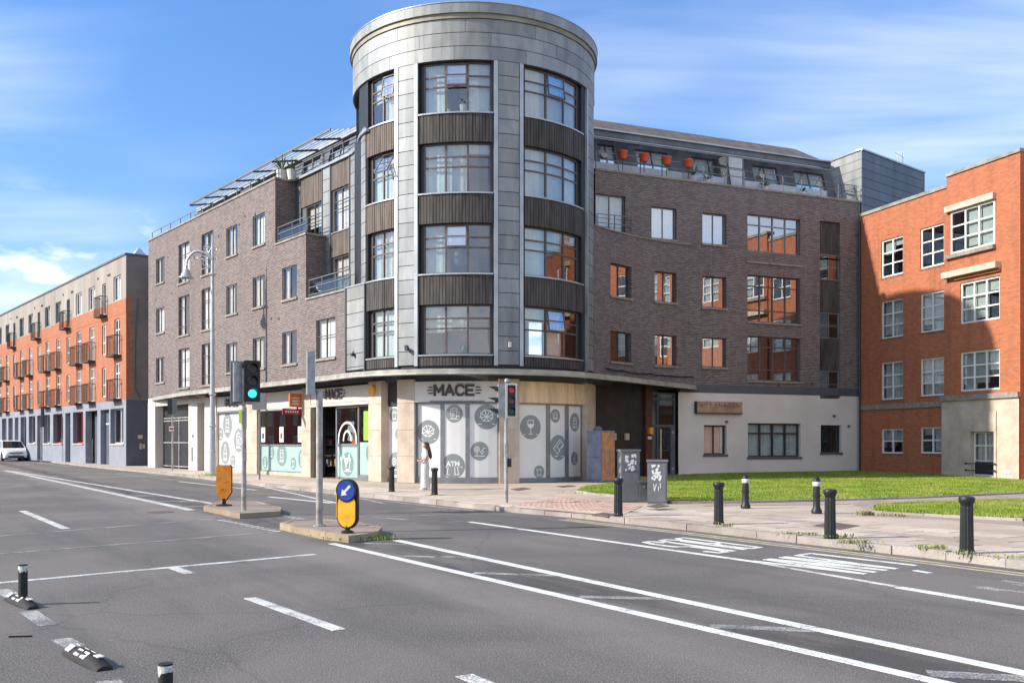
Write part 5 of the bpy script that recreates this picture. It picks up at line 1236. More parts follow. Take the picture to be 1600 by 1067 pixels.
g = G(); g.pbox(PB, a, b, c3h[0][3] + .03, c3h[0][3] + .3, .1, .28); g.build('lintel', 'stone', RB); g = G(); g.pbox(PB, a, b, c3h[0][2] - .2, c3h[0][2] - .03, .1, .27); g.build('sill', 'concrete_sill', RB)
z = PB.z(1481, 437); g = G(); g.pbox(PB, sB - .02, PB.at(1567), z, z + .27, .1, .42); g.build('lintel', 'stone', RB)
g = G(); g.pbox(PB, PB.at(1496), PB.at(1567), z - .14, z, .1, .22); g.build('brick_step', 'red_brick', RB)
w = window(RB, Lean(PB, 0, 0, .16), *dd, cols=2, rows=(.3, .37, .33), rec=.2, fw=.06, mull=.06, mat='frame_white', dress='drapes')
g = G(); g.pbox(PB, dd[0] + .06, dd[1] - .06, dd[2] + .06, dd[2] + .58, -.03, -.02); g.build('dark_panel', 'frame_dark', w)
g = G()
for z in (dd[2] + .22, dd[2] + .52):
    A, Bp = PB.pt(dd[0] - .2, z, .24), PB.pt(dd[1] + .12, z, .24); g.tube([A, Bp], .02, 6)
    for q in (A, Bp): g.disc(q, (-.949, -.316, 0), .05, 8, .02)
g.build('guard_bar', 'frame_dark', RB)
g = G(); g.pbox(PB, PB.at(1574), PB.at(1584), .36, .5, .16, .19); g.build('vent', 'fascia_white', RB)
g = G(); s_ = .05; g.tube([PB.pt(s_, 13.1, .09), PB.pt(s_, .2, .09)], .05, 8); g.build('downpipe', 'frame_dark', RB)
# the block goes on past the frame, set back a little
ex = []
for k in range(3):
    for z in (4.6, 7.7, 10.6): ex.append((PB.L + 1.0 + k * 3.2, PB.L + 2.6 + k * 3.2, z, z + 1.7))
wall(PB, PB.L + .02, PB.L + 10, PZ, 13.3, ex, 'red_brick', 'brick_wall', RB, rev=.16, o=-.5)
for h in ex: window(RB, Lean(PB, 0, 0, -.5), *h, cols=2, rows=(.34, .33, .33), rec=.06, fw=.075, mull=.075, mat='frame_white', dress='drapes', onepane=True)
g = G(); g.pbox(PB, PB.L + .02, PB.L + 10.05, 13.3, 13.46, -.9, -.44); g.build('coping', 'coping', RB)
g = G(); g.pbox(PB, PB.L + .1, PB.L + 9.98, PZ, 13.2, -4.2, -4.0); g.pbox(PB, PB.L + 9.8, PB.L + 9.98, PZ, 13.2, -4.0, -.7); g.pbox(PB, PB.L + .1, PB.L + 9.8, 13.0, 13.2, -4.0, -.7); g.build('interior_wall', 'interior_pale', RB)
# ============================================================ FAR TERRACE, left
PF = Path([B0 + Vector((-.8, 1)) * 70, B0 + Vector((-.8, 1)) * 23.05]); K = 1.2806
U = lambda u: (70 - u) * K
TB = thing('far_terrace', 'long apartment terrace with orange brick upper floors and grey painted ground floor', 'building', (*PF.pt(PF.L)[:2], 0))
top = []; mid = []; gnd = []
Ts = [26.9 + 7.4 * k for k in range(6)]
for k, T in enumerate(Ts):
    top += [(U(T - 2.35) - .85, U(T - 2.35) + .85, 11.2, 12.85, 'W'), (U(T) - .45, U(T) + .45, 10.55, 12.7, 'D'), (U(T + 2.35) - .85, U(T + 2.35) + .85, 11.2, 12.85, 'W')]
    for dz in (0, -2.93):
        mid += [(U(T - 2.35) - .62, U(T - 2.35) + .62, 7.5 + dz, 9.95 + dz, 'B'), (U(T) - .5, U(T) + .5, 7.75 + dz, 9.8 + dz, 'T'), (U(T + 2.35) - .62, U(T + 2.35) + .62, 7.5 + dz, 9.95 + dz, 'B')]
for i, (x0, x1, zz, kd_) in enumerate(((172.5, 193, 1.57, 'w'), (157, 170.6, PZ, 'd'), (133.5, 152, PZ, 'p'), (114, 130, 1.57, 'r'), (102, 110, PZ, 'd'), (83, 97.5, 1.57, 'r'), (68, 78, 1.57, 'w'), (58, 64, PZ, 'd'), (45, 55, 1.57, 'w'), (32, 41, .3, 'w'), (23, 29, 1.57, 'w'), (13, 20, 1.57, 'w'), (3, 10, 1.57, 'w'), (-8, 0, PZ, 'd'), (-18, -11, 1.57, 'w'))): gnd.append((PF.at(x0), PF.at(x1), zz, 3.93, kd_))
wall(PF, 0, PF.L, 11.2 - 1.0, 13.97, [h[:4] for h in top], 'grey_render', 'render_wall', TB, rev=.16)
o = bpy.data.objects[-1] if False else None
wall(PF, 0, PF.L, 4.45, 10.2, [h[:4] for h in mid], 'orange_brick', 'brick_wall', TB, rev=.16)
g = G(); bs = sorted((h[0], h[1]) for h in top); cur = 0                       # brick apron that rises between the top windows
for a, b in [(h[0], h[1]) for h in sorted(top) if h[4] == 'D'] + [(PF.L, PF.L)]:
    if a > cur: g.pbox(PF, cur, a, 10.2, 11.12, -.02, .012)
    cur = b
g.build('brick_apron', 'orange_brick', TB)
wall(PF, 0, PF.L, PZ - .02, 4.45, [h[:4] for h in gnd], 'blue_grey_paint', 'ground_wall', TB, rev=.45)
g = G(); g.pbox(PF, 0, PF.L, 13.97, 14.1, -.35, .06); g.build('coping', 'slate_paint', TB); g = G(); g.pbox(PF, 0, PF.L - .1, 13.5, 13.6, -9, -.3); g.build('roof', 'roof_felt', TB)
EW = Path([Vector(PF.pt(PF.L)[:2]), Vector(PF.pt(PF.L, 0, -9)[:2])]); wall(EW, 0, 9, 4.45, 13.97, [], 'dark_render', 'end_wall', TB); wall(EW, 0, 9, PZ, 4.45, [], 'slate_paint', 'end_wall', TB)
g = G(); z = 4.6
while z < 11.1:
    g.pbox(EW, 0, .22 if int(z / .24) % 2 else .42, z, z + .22, 0, .012); z += .24
g.build('brick_quoin', 'orange_brick', TB)
g = G(); g.pbox(EW, 0, 9, 13.97, 14.1, -.3, .05); g.build('coping', 'slate_paint', TB)
g = G(); g.pbox(PF, 0, PF.L, PZ, 13.9, -3.2, -3.0); g.build('interior_wall', 'interior', TB); g = G()
for z in (4.3, 7.3, 10.3): g.pbox(PF, 0, PF.L - .05, z, z + .15, -3.1, -.3)
g.build('interior_floor', 'interior', TB)
for h in top: window(TB, PF, *h[:4], cols=1 if h[4] == 'D' else 2, rows=(1.0,), rec=.08, fw=.07, mat='frame_white' if h[0] > U(34) else 'frame_grey', onepane=True, gl='glass_side', dress=random.choice(['net', 'net', 'sides', 'left']), sill=None)
for h in mid: window(TB, PF, *h[:4], cols=2 if h[4] == 'B' else 2, rows=(.6, .4) if h[4] == 'T' else (.28, .72), rec=.08, fw=.085, mull=.1, mat='frame_white', onepane=True, gl='glass_side', dress=random.choice(['net', 'net', 'left', 'none']))
def balcony(s_, z, w=1.75, h=1.3, d=.5):
    g = G(); g.pbox(PF, s_ - w / 2, s_ + w / 2, z - .12, z, .02, d); o = g.build('balcony', 'balcony_metal', TB); b = G()
    b.pbox(PF, s_ - w / 2, s_ + w / 2, z + h - .05, z + h, d - .05, d)
    for e in (-1, 1): b.pbox(PF, s_ + e * (w / 2 - .025) - .025, s_ + e * (w / 2 - .025) + .025, z + h - .05, z + h, .02, d - .05)
    n_ = 8
    for k in range(n_): t = s_ - w / 2 + .03 + (w - .06) * k / (n_ - 1); b.pbox(PF, t - .009, t + .009, z, z + h - .05, d - .04, d - .01)
    for e in (-1, 1):
        for k in range(1, 4): t = s_ + e * (w / 2 - .025); b.pbox(PF, t - .009, t + .009, z, z + h - .05, d * k / 4 - .009, d * k / 4 + .009)
    q = b.build('railing', 'balcony_metal', o)
for T in Ts:
    balcony(U(T), 10.45, 1.5)
    for dz in (0, -2.93):
        for e in (-2.35, 2.35): balcony(U(T + e), 7.5 + dz)
for h in gnd:
    a, b, z0, z1, k = h
    if k in 'wr':
        window(TB, PF, a, b, z0, z1, cols=2, rows=(1.0,), rec=.3, fw=.08, mat='frame_white' if k == 'w' else 'red_paint', onepane=True, dress='none', sill=None, gl='glass_side')
        g = G(); g.pbox(PF, a - .05, b + .05, z0 - .1, z0 - .004, -.3, .07); g.build('sill', 'stone', TB)
        if k == 'r': g = G(); g.pbox(PF, b - .42, b - .02, z0, z1, -.42, -.36); g.build('red_pier', 'red_paint', TB)
    elif k == 'd':
        g = G(); g.pbox(PF, a, b, z0, z1, -.4, -.35); d_ = g.build('door', 'slate_paint', TB); g = G(); g.pbox(PF, b - .5, b - .38, z0, z1, -.35, -.3); g.pbox(PF, a + .2, b - .2, 2.9, 3.0, -.35, -.31); g.build('door_frame', 'frame_white', d_)
    else:
        g = G(); g.pbox(PF, b - .9, b, z0, z1, -.44, -.3); g.build('passage_wall', 'cream_wall', TB); g = G(); g.pbox(PF, a, b - .9, z0, z1, -.7, -.6); g.build('gate', 'slate_paint', TB)
for T in Ts[:5]:                                                               # glazed rooflights
    c_ = PF.pt(U(T + .6), 13.6, -2.6); g = G(); w = 1.5; p_ = [PF.pt(U(T + .6) + x * w, 13.6, -2.6 + y * w) for x, y in ((-1, -1), (1, -1), (1, 1), (-1, 1))]; ap = (c_[0], c_[1], 15.7)
    for i in range(4): g.quad(p_[i], p_[(i + 1) % 4], ap)
    g.build('rooflight', 'rail_panel', TB)
g = G()
for T in Ts[:5]:
    for e in (-1.1, -.8, 1.1): s_ = U(T + e); g.pbox(PF, s_ - .07, s_ + .07, 13.1 + e * .05, 13.25 + e * .05, 0, .05)
g.build('vent', 'frame_dark', TB)
g = G(); g.tube([EW.pt(.75, 11.2, .05), EW.pt(.6, 9, .05), EW.pt(.6, 5.2, .05), EW.pt(.9, 4.6, .05)], .035, 6); g.build('cable', 'slate_paint', TB)
g = G(); g.pbox(EW, .75, 1.05, 1.9, 2.15, 0, .04); g.pbox(EW, .85, 1.0, 1.2, 1.6, 0, .06); g.pbox(EW, 1.05, 1.2, 1.25, 1.55, 0, .06); g.build('notice', 'cream_wall', TB)
# end of street block behind the terrace (grey, partly hidden)
# ============================================================ TERRACE ACROSS THE STREET (out of frame: kept low so its shadow misses the visible road; shows in the panes)
Eo = Vector((-25.4, 11.8)); De = Vector((.6, -.8))
PO = Path([Eo + De * -85, Eo + De * 40]); PO.n = [-q for q in PO.n]
OB = thing('opposite_terrace', 'brick terrace on the near side of the street, left of the camera', 'building', (*Eo, 0))
g = G(); g.pbox(PO, 0, PO.L, 0, 5.6, -10, 0); g.build('brick_wall', 'red_brick', OB)
g = G(); g.pbox(PO, 0, PO.L, 5.6, 5.8, -10.1, .1); g.build('coping', 'coping', OB)
t = 1.5; g = G(); g2 = G()
while t < PO.L - 2:
    for z in (.9, 3.6):
        g.pbox(PO, t, t + 1.1, z, z + 1.5, .0, .04); g2.pbox(PO, t + .08, t + 1.02, z + .08, z + 1.42, .04, .05)
    t += 3.1
o = g.build('window', 'frame_white', OB); o['kind'] = 'stuff'; o = g2.build('pane', 'car_glass', OB); o['kind'] = 'stuff'
# ============================================================ STREET FURNITURE
def gp(px, py, z=PZ):
    x, y = gxy(px, py, z); return (x, y, z)
def dirang(dx, dy): return math.atan2(dy, dx)
# ---- fluted black bollards
def bollard(label, loc):
    r = thing('bollard', label, 'bollard', loc, 'black fluted bollards along the kerb')
    g = G(); g.lathe(loc, [(.105, 0), (.105, .04), (.094, .06), (.085, .64), (.08, .68)], 28, .09); g.build('shaft', 'cast_black', r)
    g = G(); g.lathe(loc, [(.082, .67), (.088, .70), (.108, .735), (.112, .775), (.10, .80), (.02, .81)], 24); g.build('cap', 'cast_black', r, smooth=True); return r
for px, py, lb in ((612, 768, 'black bollard on the kerb left of the woman in white'), (679, 773, 'black bollard just right of the woman in white'), (966, 806, 'black bollard in front of the tall grey cabinet'), (1123, 819, 'black fluted bollard right of the grey cabinets, first of the row of three large ones'),
                   (1297, 841, 'black fluted bollard in the middle of the row of three large ones'), (1510.5, 864, 'black fluted bollard nearest the camera at the right edge')):
    bollard(lb, gp(px, py))
def bollard_w(label, loc):
    r = thing('white_banded_bollard', label, 'bollard', loc, 'grey bollards with a white band beside the path')
    g = G(); g.lathe(loc, [(.115, 0), (.115, .06), (.10, .09), (.085, .12), (.078, .14), (.078, .36), (.092, .375), (.092, .41), (.078, .42), (.074, .60)], 20); g.build('shaft', 'cab_grey' if 0 else 'black_metal', r, smooth=True)
    g = G(); g.lathe(loc, [(.08, .60), (.088, .62), (.088, .68), (.08, .70)], 20); g.build('band', 'worn_white', r, smooth=True)
    g = G(); g.lathe(loc, [(.08, .70), (.086, .72), (.07, .76), (.04, .79), (.01, .80)], 20); g.build('cap', 'black_metal', r, smooth=True)
bollard_w('black bollard with a white band, the left one beside the lawn', gp(1165, 793.5)); bollard_w('black bollard with a white band, the right one beside the lawn', gp(1276, 801.5))
# ---- grey cabinets
def cabinet(name, label, loc, w, d, h, ang, mat='cab_grey', doors=2, tagm='fascia_white', plinth=True):
    r = thing(name, label, 'cabinet', loc); g = G(); g.box(loc, w, d, h - .05, ang); g.build('cabinet_body', mat, r)
    g = G(); g.box((loc[0], loc[1], loc[2] + h - .05), w + .05, d + .05, .05, ang); g.build('lid', mat, r)
    ca, sa = math.cos(ang), math.sin(ang)
    Pc = Path([Vector((loc[0] - ca * w / 2 + sa * d / 2, loc[1] - sa * w / 2 - ca * d / 2)), Vector((loc[0] + ca * w / 2 + sa * d / 2, loc[1] + sa * w / 2 - ca * d / 2))])
    return r, Pc
def grafito(P, s0, z0, w, h, r, seed, mat='decal_white'):
    rnd = random.Random(seed); g = G()
    for k in range(26):
        a = s0 + w * rnd.random(); b = z0 + h * rnd.random(); l = rnd.uniform(.08, .2) * h; an = rnd.uniform(0, 3.14); t = rnd.uniform(.02, .05)
        q = [(a - math.cos(an) * l / 2 + math.sin(an) * t, b - math.sin(an) * l / 2 - math.cos(an) * t), (a + math.cos(an) * l / 2 + math.sin(an) * t, b + math.sin(an) * l / 2 - math.cos(an) * t), (a + math.cos(an) * l / 2 - math.sin(an) * t, b + math.sin(an) * l / 2 + math.cos(an) * t), (a - math.cos(an) * l / 2 - math.sin(an) * t, b - math.sin(an) * l / 2 + math.cos(an) * t)]
        g.quad(*[P.pt(min(max(x, s0), s0 + w), z, .0155 + k * .0002) for x, z in q])
    g.build('torn_poster', mat, r)
la = gp(984, 784.5); r, P_ = cabinet('utility_cabinet', 'tall grey street cabinet with torn white posters, behind the black bollard', (la[0], la[1] + .25, PZ), .50, .42, 1.38, .12)
g = G(); g.pbox(P_, .04, P_.L - .04, PZ + .05, PZ + .78, 0, .012); g.build('door', 'cab_grey', r); g = G(); g.pbox(P_, .04, P_.L - .04, PZ + .81, PZ + 1.28, 0, .012); g.build('door', 'cab_grey', r); grafito(P_, .1, PZ + .84, .3, .4, r, 3)
la = gp(1006, 784.5); r, P_ = cabinet('utility_cabinet', 'small low grey box between the two tall street cabinets', (la[0], la[1] + .18, PZ), .26, .25, .56, .12)
g = G(); c_ = P_.pt(P_.L / 2, PZ + .4, 0); g.disc(c_, (0, -1, 0), .03, 10, .02); g.build('lock', 'steel', r)
la = gp(1029, 787); r, P_ = cabinet('utility_cabinet', 'grey street cabinet with a white sticker, right of the tall one', (la[0], la[1] + .22, PZ), .50, .38, 1.12, -.15)
g = G(); g.pbox(P_, .04, P_.L - .04, PZ + .05, PZ + 1.0, 0, .012); g.build('door', 'cab_grey', r); grafito(P_, .1, PZ + .62, .26, .36, r, 8); g = G(); strokes(P_, [[(-1, 1), (-.8, -1), (-.2, 1)], [(.3, .2), (.4, -.9)], [(.8, 1.2), (.9, -.2)]], .25, PZ + .42, .09, .0155, .02, g); g.build('scribble', 'decal_white', r)
la = gp(940, 753); r, P_ = cabinet('rusty_cabinet', 'tall cabinet with blue grey doors and a rust orange side, by the corner pilaster', (la[0], la[1] + .5, PZ), .9, .7, 2.02, .9, 'cab_blue')
R_ = r
ca, sa = math.cos(.9), math.sin(.9); lc = (la[0], la[1] + .5)
# its orange right-hand side
c0 = Vector(lc); ax = Vector((ca, sa)); ay = Vector((-sa, ca))
Ps = Path([c0 - ax * .455 - ay * .36, c0 + ax * .455 - ay * .36]); g = G(); g.pbox(Ps, 0, Ps.L, PZ + .06, PZ + 1.95, 0, .02); g.build('rusty_door', 'rust', r)
Pl = Path([c0 - ax * .46 + ay * .35, c0 - ax * .46 - ay * .35]); g = G(); g.pbox(Pl, .02, Pl.L - .02, PZ + .08, PZ + .95, 0, .015); g.pbox(Pl, .02, Pl.L - .02, PZ + .98, PZ + 1.92, 0, .015); g.build('door', 'cab_blue', r)
grafito(Ps, .1, PZ + .8, .7, .9, r, 12, 'rust')
g = G(); l_ = (la[0] - .1, la[1] + .5, PZ + 2.02); g.lathe(l_, [(.16, 0), (.18, .08), (.1, .16), (.01, .18)], 10); tag(g.build('traffic_cone_lid', 'cab_grey'), 'small grey lump lying on top of the rusty cabinet', 'debris'); bpy.data.objects['traffic_cone_lid'].name = 'bundle'
# small boxes far left
la = gp(213, 725); r, P_ = cabinet('meter_cabinet', 'small beige meter cabinet at the foot of the dark end wall', (la[0], la[1], PZ), .75, .4, .62, -.9, 'stone')
la = gp(125.5, 719.5); r, P_ = cabinet('litter_bin', 'small dark bin against the grey terrace wall', (la[0], la[1] + .2, PZ), .42, .4, .5, -.9, 'black_metal')
# ---- signal heads
def signal(parent, c, zb, ang, lit=None, w=.29, h=.86, back='black_metal', border=None, lenses=True, visor=True):
    """three-lens head, c: centre in plan, ang: the way the lenses look"""
    f = Vector((math.cos(ang), math.sin(ang), 0)); s_ = Vector((-math.sin(ang), math.cos(ang), 0)); cz = Vector((c[0], c[1], zb))
    def bx(x0, x1, y0, y1, z0, z1, g):
        P = lambda x, y, z: cz + f * x + s_ * y + Vector((0, 0, z))
        g.hexa([P(x0, y0, z0), P(x1, y0, z0), P(x1, y1, z0), P(x0, y1, z0)], [P(x0, y0, z1), P(x1, y0, z1), P(x1, y1, z1), P(x0, y1, z1)])
    g = G(); bx(-.12, .06, -w / 2, w / 2, 0, h, g); hd = g.build('signal_head', back, parent)
    if border:
        g = G(); e = .045
        bx(.03, .05, -w / 2 - e, -w / 2, -e, h + e, g); bx(.03, .05, w / 2, w / 2 + e, -e, h + e, g); bx(.03, .05, -w / 2, w / 2, -e, 0, g); bx(.03, .05, -w / 2, w / 2, h, h + e, g); g.build('backing_board', border, hd)
    if not lenses: return hd
    r = w * .36
    for k, nm in enumerate(('green', 'amber', 'red')):
        cc = cz + f * .062 + Vector((0, 0, h * (k + .5) / 3)); g = G(); g.disc(cc, f, r, 18, .02)
        g.build('lens', ('lens_green' if k == 0 else 'lens_dark') if lit == 'green' else ('lens_teal', 'lens_amber', 'lens_red')[k], hd)
        if visor:
            g = G(); n_ = 14
            for q in range(n_):
                a0, a1 = R(-20 + 220 * q / n_), R(-20 + 220 * (q + 1) / n_); rr = r * 1.12
                ln = .05 + .2 * max(0, math.sin((a0 + a1) / 2)); A = [cc + s_ * math.cos(a) * rr + Vector((0, 0, math.sin(a) * rr)) for a in (a0, a1)]
                Bq = [p + f * ln for p in A]; O = [cc + (p - cc) * 1.05 for p in A]; OB_ = [cc + f * ln + (p - cc) * 1.05 for p in A]; g.hexa([A[0], A[1], Bq[1], Bq[0]], [O[0], O[1], OB_[1], OB_[0]])
            g.build('visor', 'black_metal', hd)
    return hd
# lit one on the left island
b = gp(381, 797, .12); r = thing('traffic_light', 'traffic light on the left island showing green', 'traffic light', b)
g = G(); g.tube([(b[0], b[1], .12), (b[0], b[1], 2.0)], .058, 12); g.tube([(b[0], b[1], 2.0), (b[0], b[1], 2.5)], .066, 12); g.tube([(b[0], b[1], 2.5), (b[0], b[1], 3.42)], .045, 10); g.build('pole', 'galvanised', r, smooth=True)
signal(r, (b[0] + .2, b[1] - .06), 2.66, dirang(.42, -.9), 'green', .27, .86, border='black_metal'); signal(r, (b[0] - .14, b[1] + .06), 2.62, dirang(-.5, .86), None, .26, .90, back='steel', border='frame_grey')
g = G(); g.tube([(b[0], b[1], 3.4), (b[0], b[1], 3.52)], .05, 10); g.build('cap', 'black_metal', r); g = G(); g.box((b[0] + .05, b[1], 3.52 - .1), .45, .05, .04); g.box((b[0] + .05, b[1], 2.56), .4, .05, .04); g.build('bracket', 'galvanised', r)
g = G(); g.box((b[0] - .06, b[1] - .09, 2.12), .06, .03, .32); g.build('reflective_tag', 'hivis', r); g = G(); g.box((b[0] + .05, b[1] - .08, 1.25), .05, .08, .3); g.build('push_button', 'steel', r)
# ghosted head on the middle island pole
b = gp(499, 822, .12); r = thing('traffic_light', 'bare grey signal pole on the middle island with a slim head seen edge on', 'traffic light', b)
g = G(); g.tube([(b[0], b[1], .12), (b[0], b[1], 2.62)], .064, 14); g.tube([(b[0], b[1], 2.6), (b[0], b[1], 2.66)], .06, 10); g.tube([(b[0], b[1], 2.62), (b[0] - .15, b[1], 2.7)], .03, 6); g.build('pole', 'galvanised', r, smooth=True)
signal(r, (b[0] - .17, b[1]), 2.58, dirang(-.35, .94), None, .14, .80, back='steel', border=None, lenses=False)
g = G(); g.tube([(b[0], b[1], .12), (b[0], b[1], .15)], .12, 12); g.build('collar', 'galvanised', r)
# corner pole with dull lenses
b = gp(791, 785.5); r = thing('traffic_light', 'unlit traffic light on the footway corner in front of the tower shop', 'traffic light', b)
g = G(); g.tube([(b[0], b[1], PZ), (b[0], b[1], 3.2)], .052, 12); g.build('pole', 'galvanised', r, smooth=True); signal(r, (b[0] + .13, b[1] - .03), 2.36, dirang(.12, -1), None, .2, .80, border='cloth_white'); signal(r, (b[0] - .16, b[1] + .03), 2.33, dirang(-.97, -.2), None, .2, .86, back='steel')
g = G(); g.lathe((b[0] + .02, b[1], 3.2), [(.03, 0), (.07, .05), (.06, .12), (.01, .14)], 12); g.tube([(b[0] + .04, b[1], 3.2), (b[0] + .22, b[1], 3.05), (b[0] + .2, b[1], 2.95)], .012, 5); g.build('sensor', 'steel', r)
g = G(); g.box((b[0] + .09, b[1] - .02, 1.05), .09, .11, .22); g.build('push_button', 'black_metal', r); g = G(); g.box((b[0], b[1] - .06, 1.3), .06, .05, .35); g.build('button_plate', 'galvanised', r)
# ---- street lamp
b = gp(332, 742); r = thing('street_lamp', 'tall silver street lamp with scrollwork and a hanging bell lantern', 'street lamp', b); k_ = b[1] / F
Zp = lambda py: H + (HZ - py) * k_
g = G(); g.tube([(b[0], b[1], PZ), (b[0], b[1], 1.2), (b[0], b[1], 4.0), (b[0], b[1], Zp(440)), (b[0], b[1], Zp(367))], [.16, .15, .11, .08, .035], 14); g.build('pole', 'lamp_silver', r, smooth=True)
g = G()
for z in (1.2, 2.4, 3.9): g.lathe((b[0], b[1], z), [(.14, 0), (.18, .05), (.14, .1)], 14)
g.lathe((b[0], b[1], Zp(431)), [(.1, 0), (.17, .05), (.1, .12)], 12); g.build('collar', 'lamp_silver', r)
Xp = lambda px: (px - CX) * k_
def arcp(pts): return [(Xp(x), b[1], Zp(y)) for x, y in pts]
g = G(); g.tube(arcp([(331, 405), (325, 398), (318, 394.5), (310, 393), (303, 394), (297, 399), (292.5, 406), (291, 412), (291, 420)]), .07, 8); g.build('arm', 'lamp_silver', r, smooth=True)
g = G()
for cx_, cy_, rr, a0, a1 in ((322, 388, 5, 0, 330), (336, 388, 4.5, 180, 520), (322, 411, 6, 60, 400), (316, 403, 4.5, 0, 340), (307, 402, 5, 30, 350), (325, 399, 4, 0, 360), (337, 402, 4.5, 90, 400), (324, 417, 4, 0, 300)):
    g.tube(arcp([(cx_ + rr * (1 - .55 * q / 14) * math.cos(R(a0 + (a1 - a0) * q / 14)), cy_ - rr * (1 - .55 * q / 14) * math.sin(R(a0 + (a1 - a0) * q / 14))) for q in range(15)]), .028, 5)
g.tube(arcp([(315, 421), (322, 419), (331, 418)]), .03, 5); g.tube(arcp([(331, 384), (326, 395), (331, 405)]), .03, 5); g.build('scrollwork', 'lamp_silver', r)
lc_ = (Xp(291), b[1], Zp(434.5)); g = G(); g.lathe(lc_, [(.37, 0), (.36, .03), (.25, .10), (.22, .22), (.17, .26), (.15, .38), (.09, .42), (.07, .5)], 20); lh = g.build('lamp_shade', 'lamp_silver', r, smooth=True)
g = G(); g.lathe((lc_[0], lc_[1], lc_[2] - .25), [(.04, 0), (.15, .06), (.22, .16), (.24, .25)], 16); g.build('lamp_glass', 'glass_clear', lh, smooth=True)
# ---- other poles and signs on the left footway
b = gp(269.5, 735); r = thing('street_sign', 'thin grey post with a dark back-to-back sign box and a small red notice', 'sign post', b); k_ = b[1] / F
g = G(); g.tube([b, (b[0], b[1], H + (HZ - 624) * k_)], .045, 8); g.build('pole', 'galvanised', r); g = G(); z0, z1 = H + (HZ - 647) * k_, H + (HZ - 623) * k_
g.box((b[0] - .14, b[1] - .05, z0), .2, .18, z1 - z0, .3); g.build('signal_box', 'frame_dark', r); g = G(); g.box((b[0] + .14, b[1] - .05, z0), .24, .08, z1 - z0, .2); g.build('back_plate', 'cab_grey', r)
g = G(); g.box((b[0] - .03, b[1] - .07, H + (HZ - 673.5) * k_), .27, .03, .26); nn_ = g.build('notice', 'cloth_white', r); g = G(); z_ = H + (HZ - 669.5) * k_; g.box((b[0] - .03, b[1] - .095, z_ - .05), .2, .01, .1); g.build('red_bar', 'sign_crimson', nn_)
b = gp(405.5, 749); r = thing('street_sign', 'dark thin post carrying a grey sign plate seen from behind, by the shop window', 'sign post', b); k_ = b[1] / F
g = G(); g.tube([b, (b[0], b[1], H + (HZ - 616) * k_)], .04, 8); g.build('pole', 'frame_grey', r); z0, z1 = H + (HZ - 640.5) * k_, H + (HZ - 614) * k_; g = G(); g.box((b[0] - .0, b[1] - .06, z0), .58, .06, z1 - z0, -.1); g.build('back_plate', 'cab_grey', r)
for px, py, yt in ((21.5, 715, 641), (65, 721.5, 637)):
    b = gp(px, py); k_ = b[1] / F; r = thing('signal_post', 'slim grey post by the parked white car' if px < 30 else 'slim post with a dark signal head, right of the parked white car', 'sign post', b)
    g = G(); g.tube([b, (b[0], b[1], H + (HZ - yt) * k_)], .07, 8); g.build('pole', 'galvanised', r); g = G(); zz = H + (HZ - yt - 30) * k_; g.box((b[0] + .08, b[1], zz), .2, .2, 1.6); g.build('head', 'frame_dark' if px > 30 else 'galvanised', r)
# ---- orange shield (back of a hazard marker)
b = gp(350, 790, .12); k_ = b[1] / F; r = thing('hazard_marker', 'plain orange shield shaped traffic marker on the left island', 'traffic marker', b)
X = lambda px: (px - 350) * k_; Z = lambda py: H + (HZ - py) * k_
pr = [(338.5, 729.5), (341, 727), (359, 727), (361.3, 729.5), (361.3, 769), (351.5, 783), (347.5, 783), (338.5, 769)]
def plate(pts, o, t, ang=0.0):
    g = G(); ca, sa = math.cos(ang), math.sin(ang); f = lambda x, z, y: (b[0] + x * ca - y * sa, b[1] + x * sa + y * ca, z)
    A = [f(x, z, o) for x, z in pts]; B_ = [f(x, z, o - t) for x, z in pts]; g.quad(*A[::-1]); g.quad(*B_)
    for i in range(len(A)): j = (i + 1) % len(A); g.quad(A[i], A[j], B_[j], B_[i])
    return g
P2 = [(X(x), Z(y)) for x, y in pr]; cx_, cz_ = 0, Z(752)
plate([((x - cx_) * 1.05 + .012, (z - cz_) * 1.03 + cz_) for x, z in P2], .03, .03, .1).build('back_board', 'black_metal', r); plate(P2, 0, .03, .1).build('shield', 'sign_amber', r)
g = G()
for x, y in ((353, 753.5), (357.5, 752), (346, 765), (350, 764), (351, 731)): g.disc((b[0] + X(x), b[1] - .035, Z(y)), (0, -1, 0), .014, 8, .006)
g.build('bolt', 'rust_dark', r); g = G(); g.tube([(b[0], b[1], .12), (b[0], b[1], .3)], .05, 10); g.lathe((b[0], b[1], .12), [(.2, 0), (.2, .03), (.08, .05)], 12); g.build('foot', 'black_metal', r)
# ---- keep left bollard
b = gp(543, 832.5, .12); k_ = b[1] / F; r = thing('keep_left_sign', 'yellow marker with a round blue keep left arrow sign on the middle island', 'traffic sign', b); X = lambda px: (px - 544) * k_; Z = lambda py: H + (HZ - py) * k_
def stad(w, zb, zt, n_=12):
    r_ = w / 2; P = []
    for q in range(n_ + 1): a = R(180 + 180 * q / n_); P.append((r_ * math.cos(a), zb + r_ + r_ * math.sin(a)))
    for q in range(n_ + 1): a = R(180 * q / n_); P.append((r_ * math.cos(a), zt - r_ + r_ * math.sin(a)))
    return P
zb, zt = Z(826), Z(748); an = -.35
plate(stad(.40, zb, zt), .05, .07, an).build('body', 'black_metal', r); plate(stad(.34, zb + .03, zt - .36 + .1), -.02, .02, an).build('yellow_panel', 'sign_yellow', r)
cz_ = zt - .20; n_ = 24; cir = lambda rr: [(rr * math.cos(2 * math.pi * q / n_), cz_ + rr * math.sin(2 * math.pi * q / n_)) for q in range(n_)]
plate(cir(.2), -.042, .01, an).build('sign_rim', 'black_metal', r); plate(cir(.172), -.053, .008, an).build('blue_disc', 'sign_blue', r)
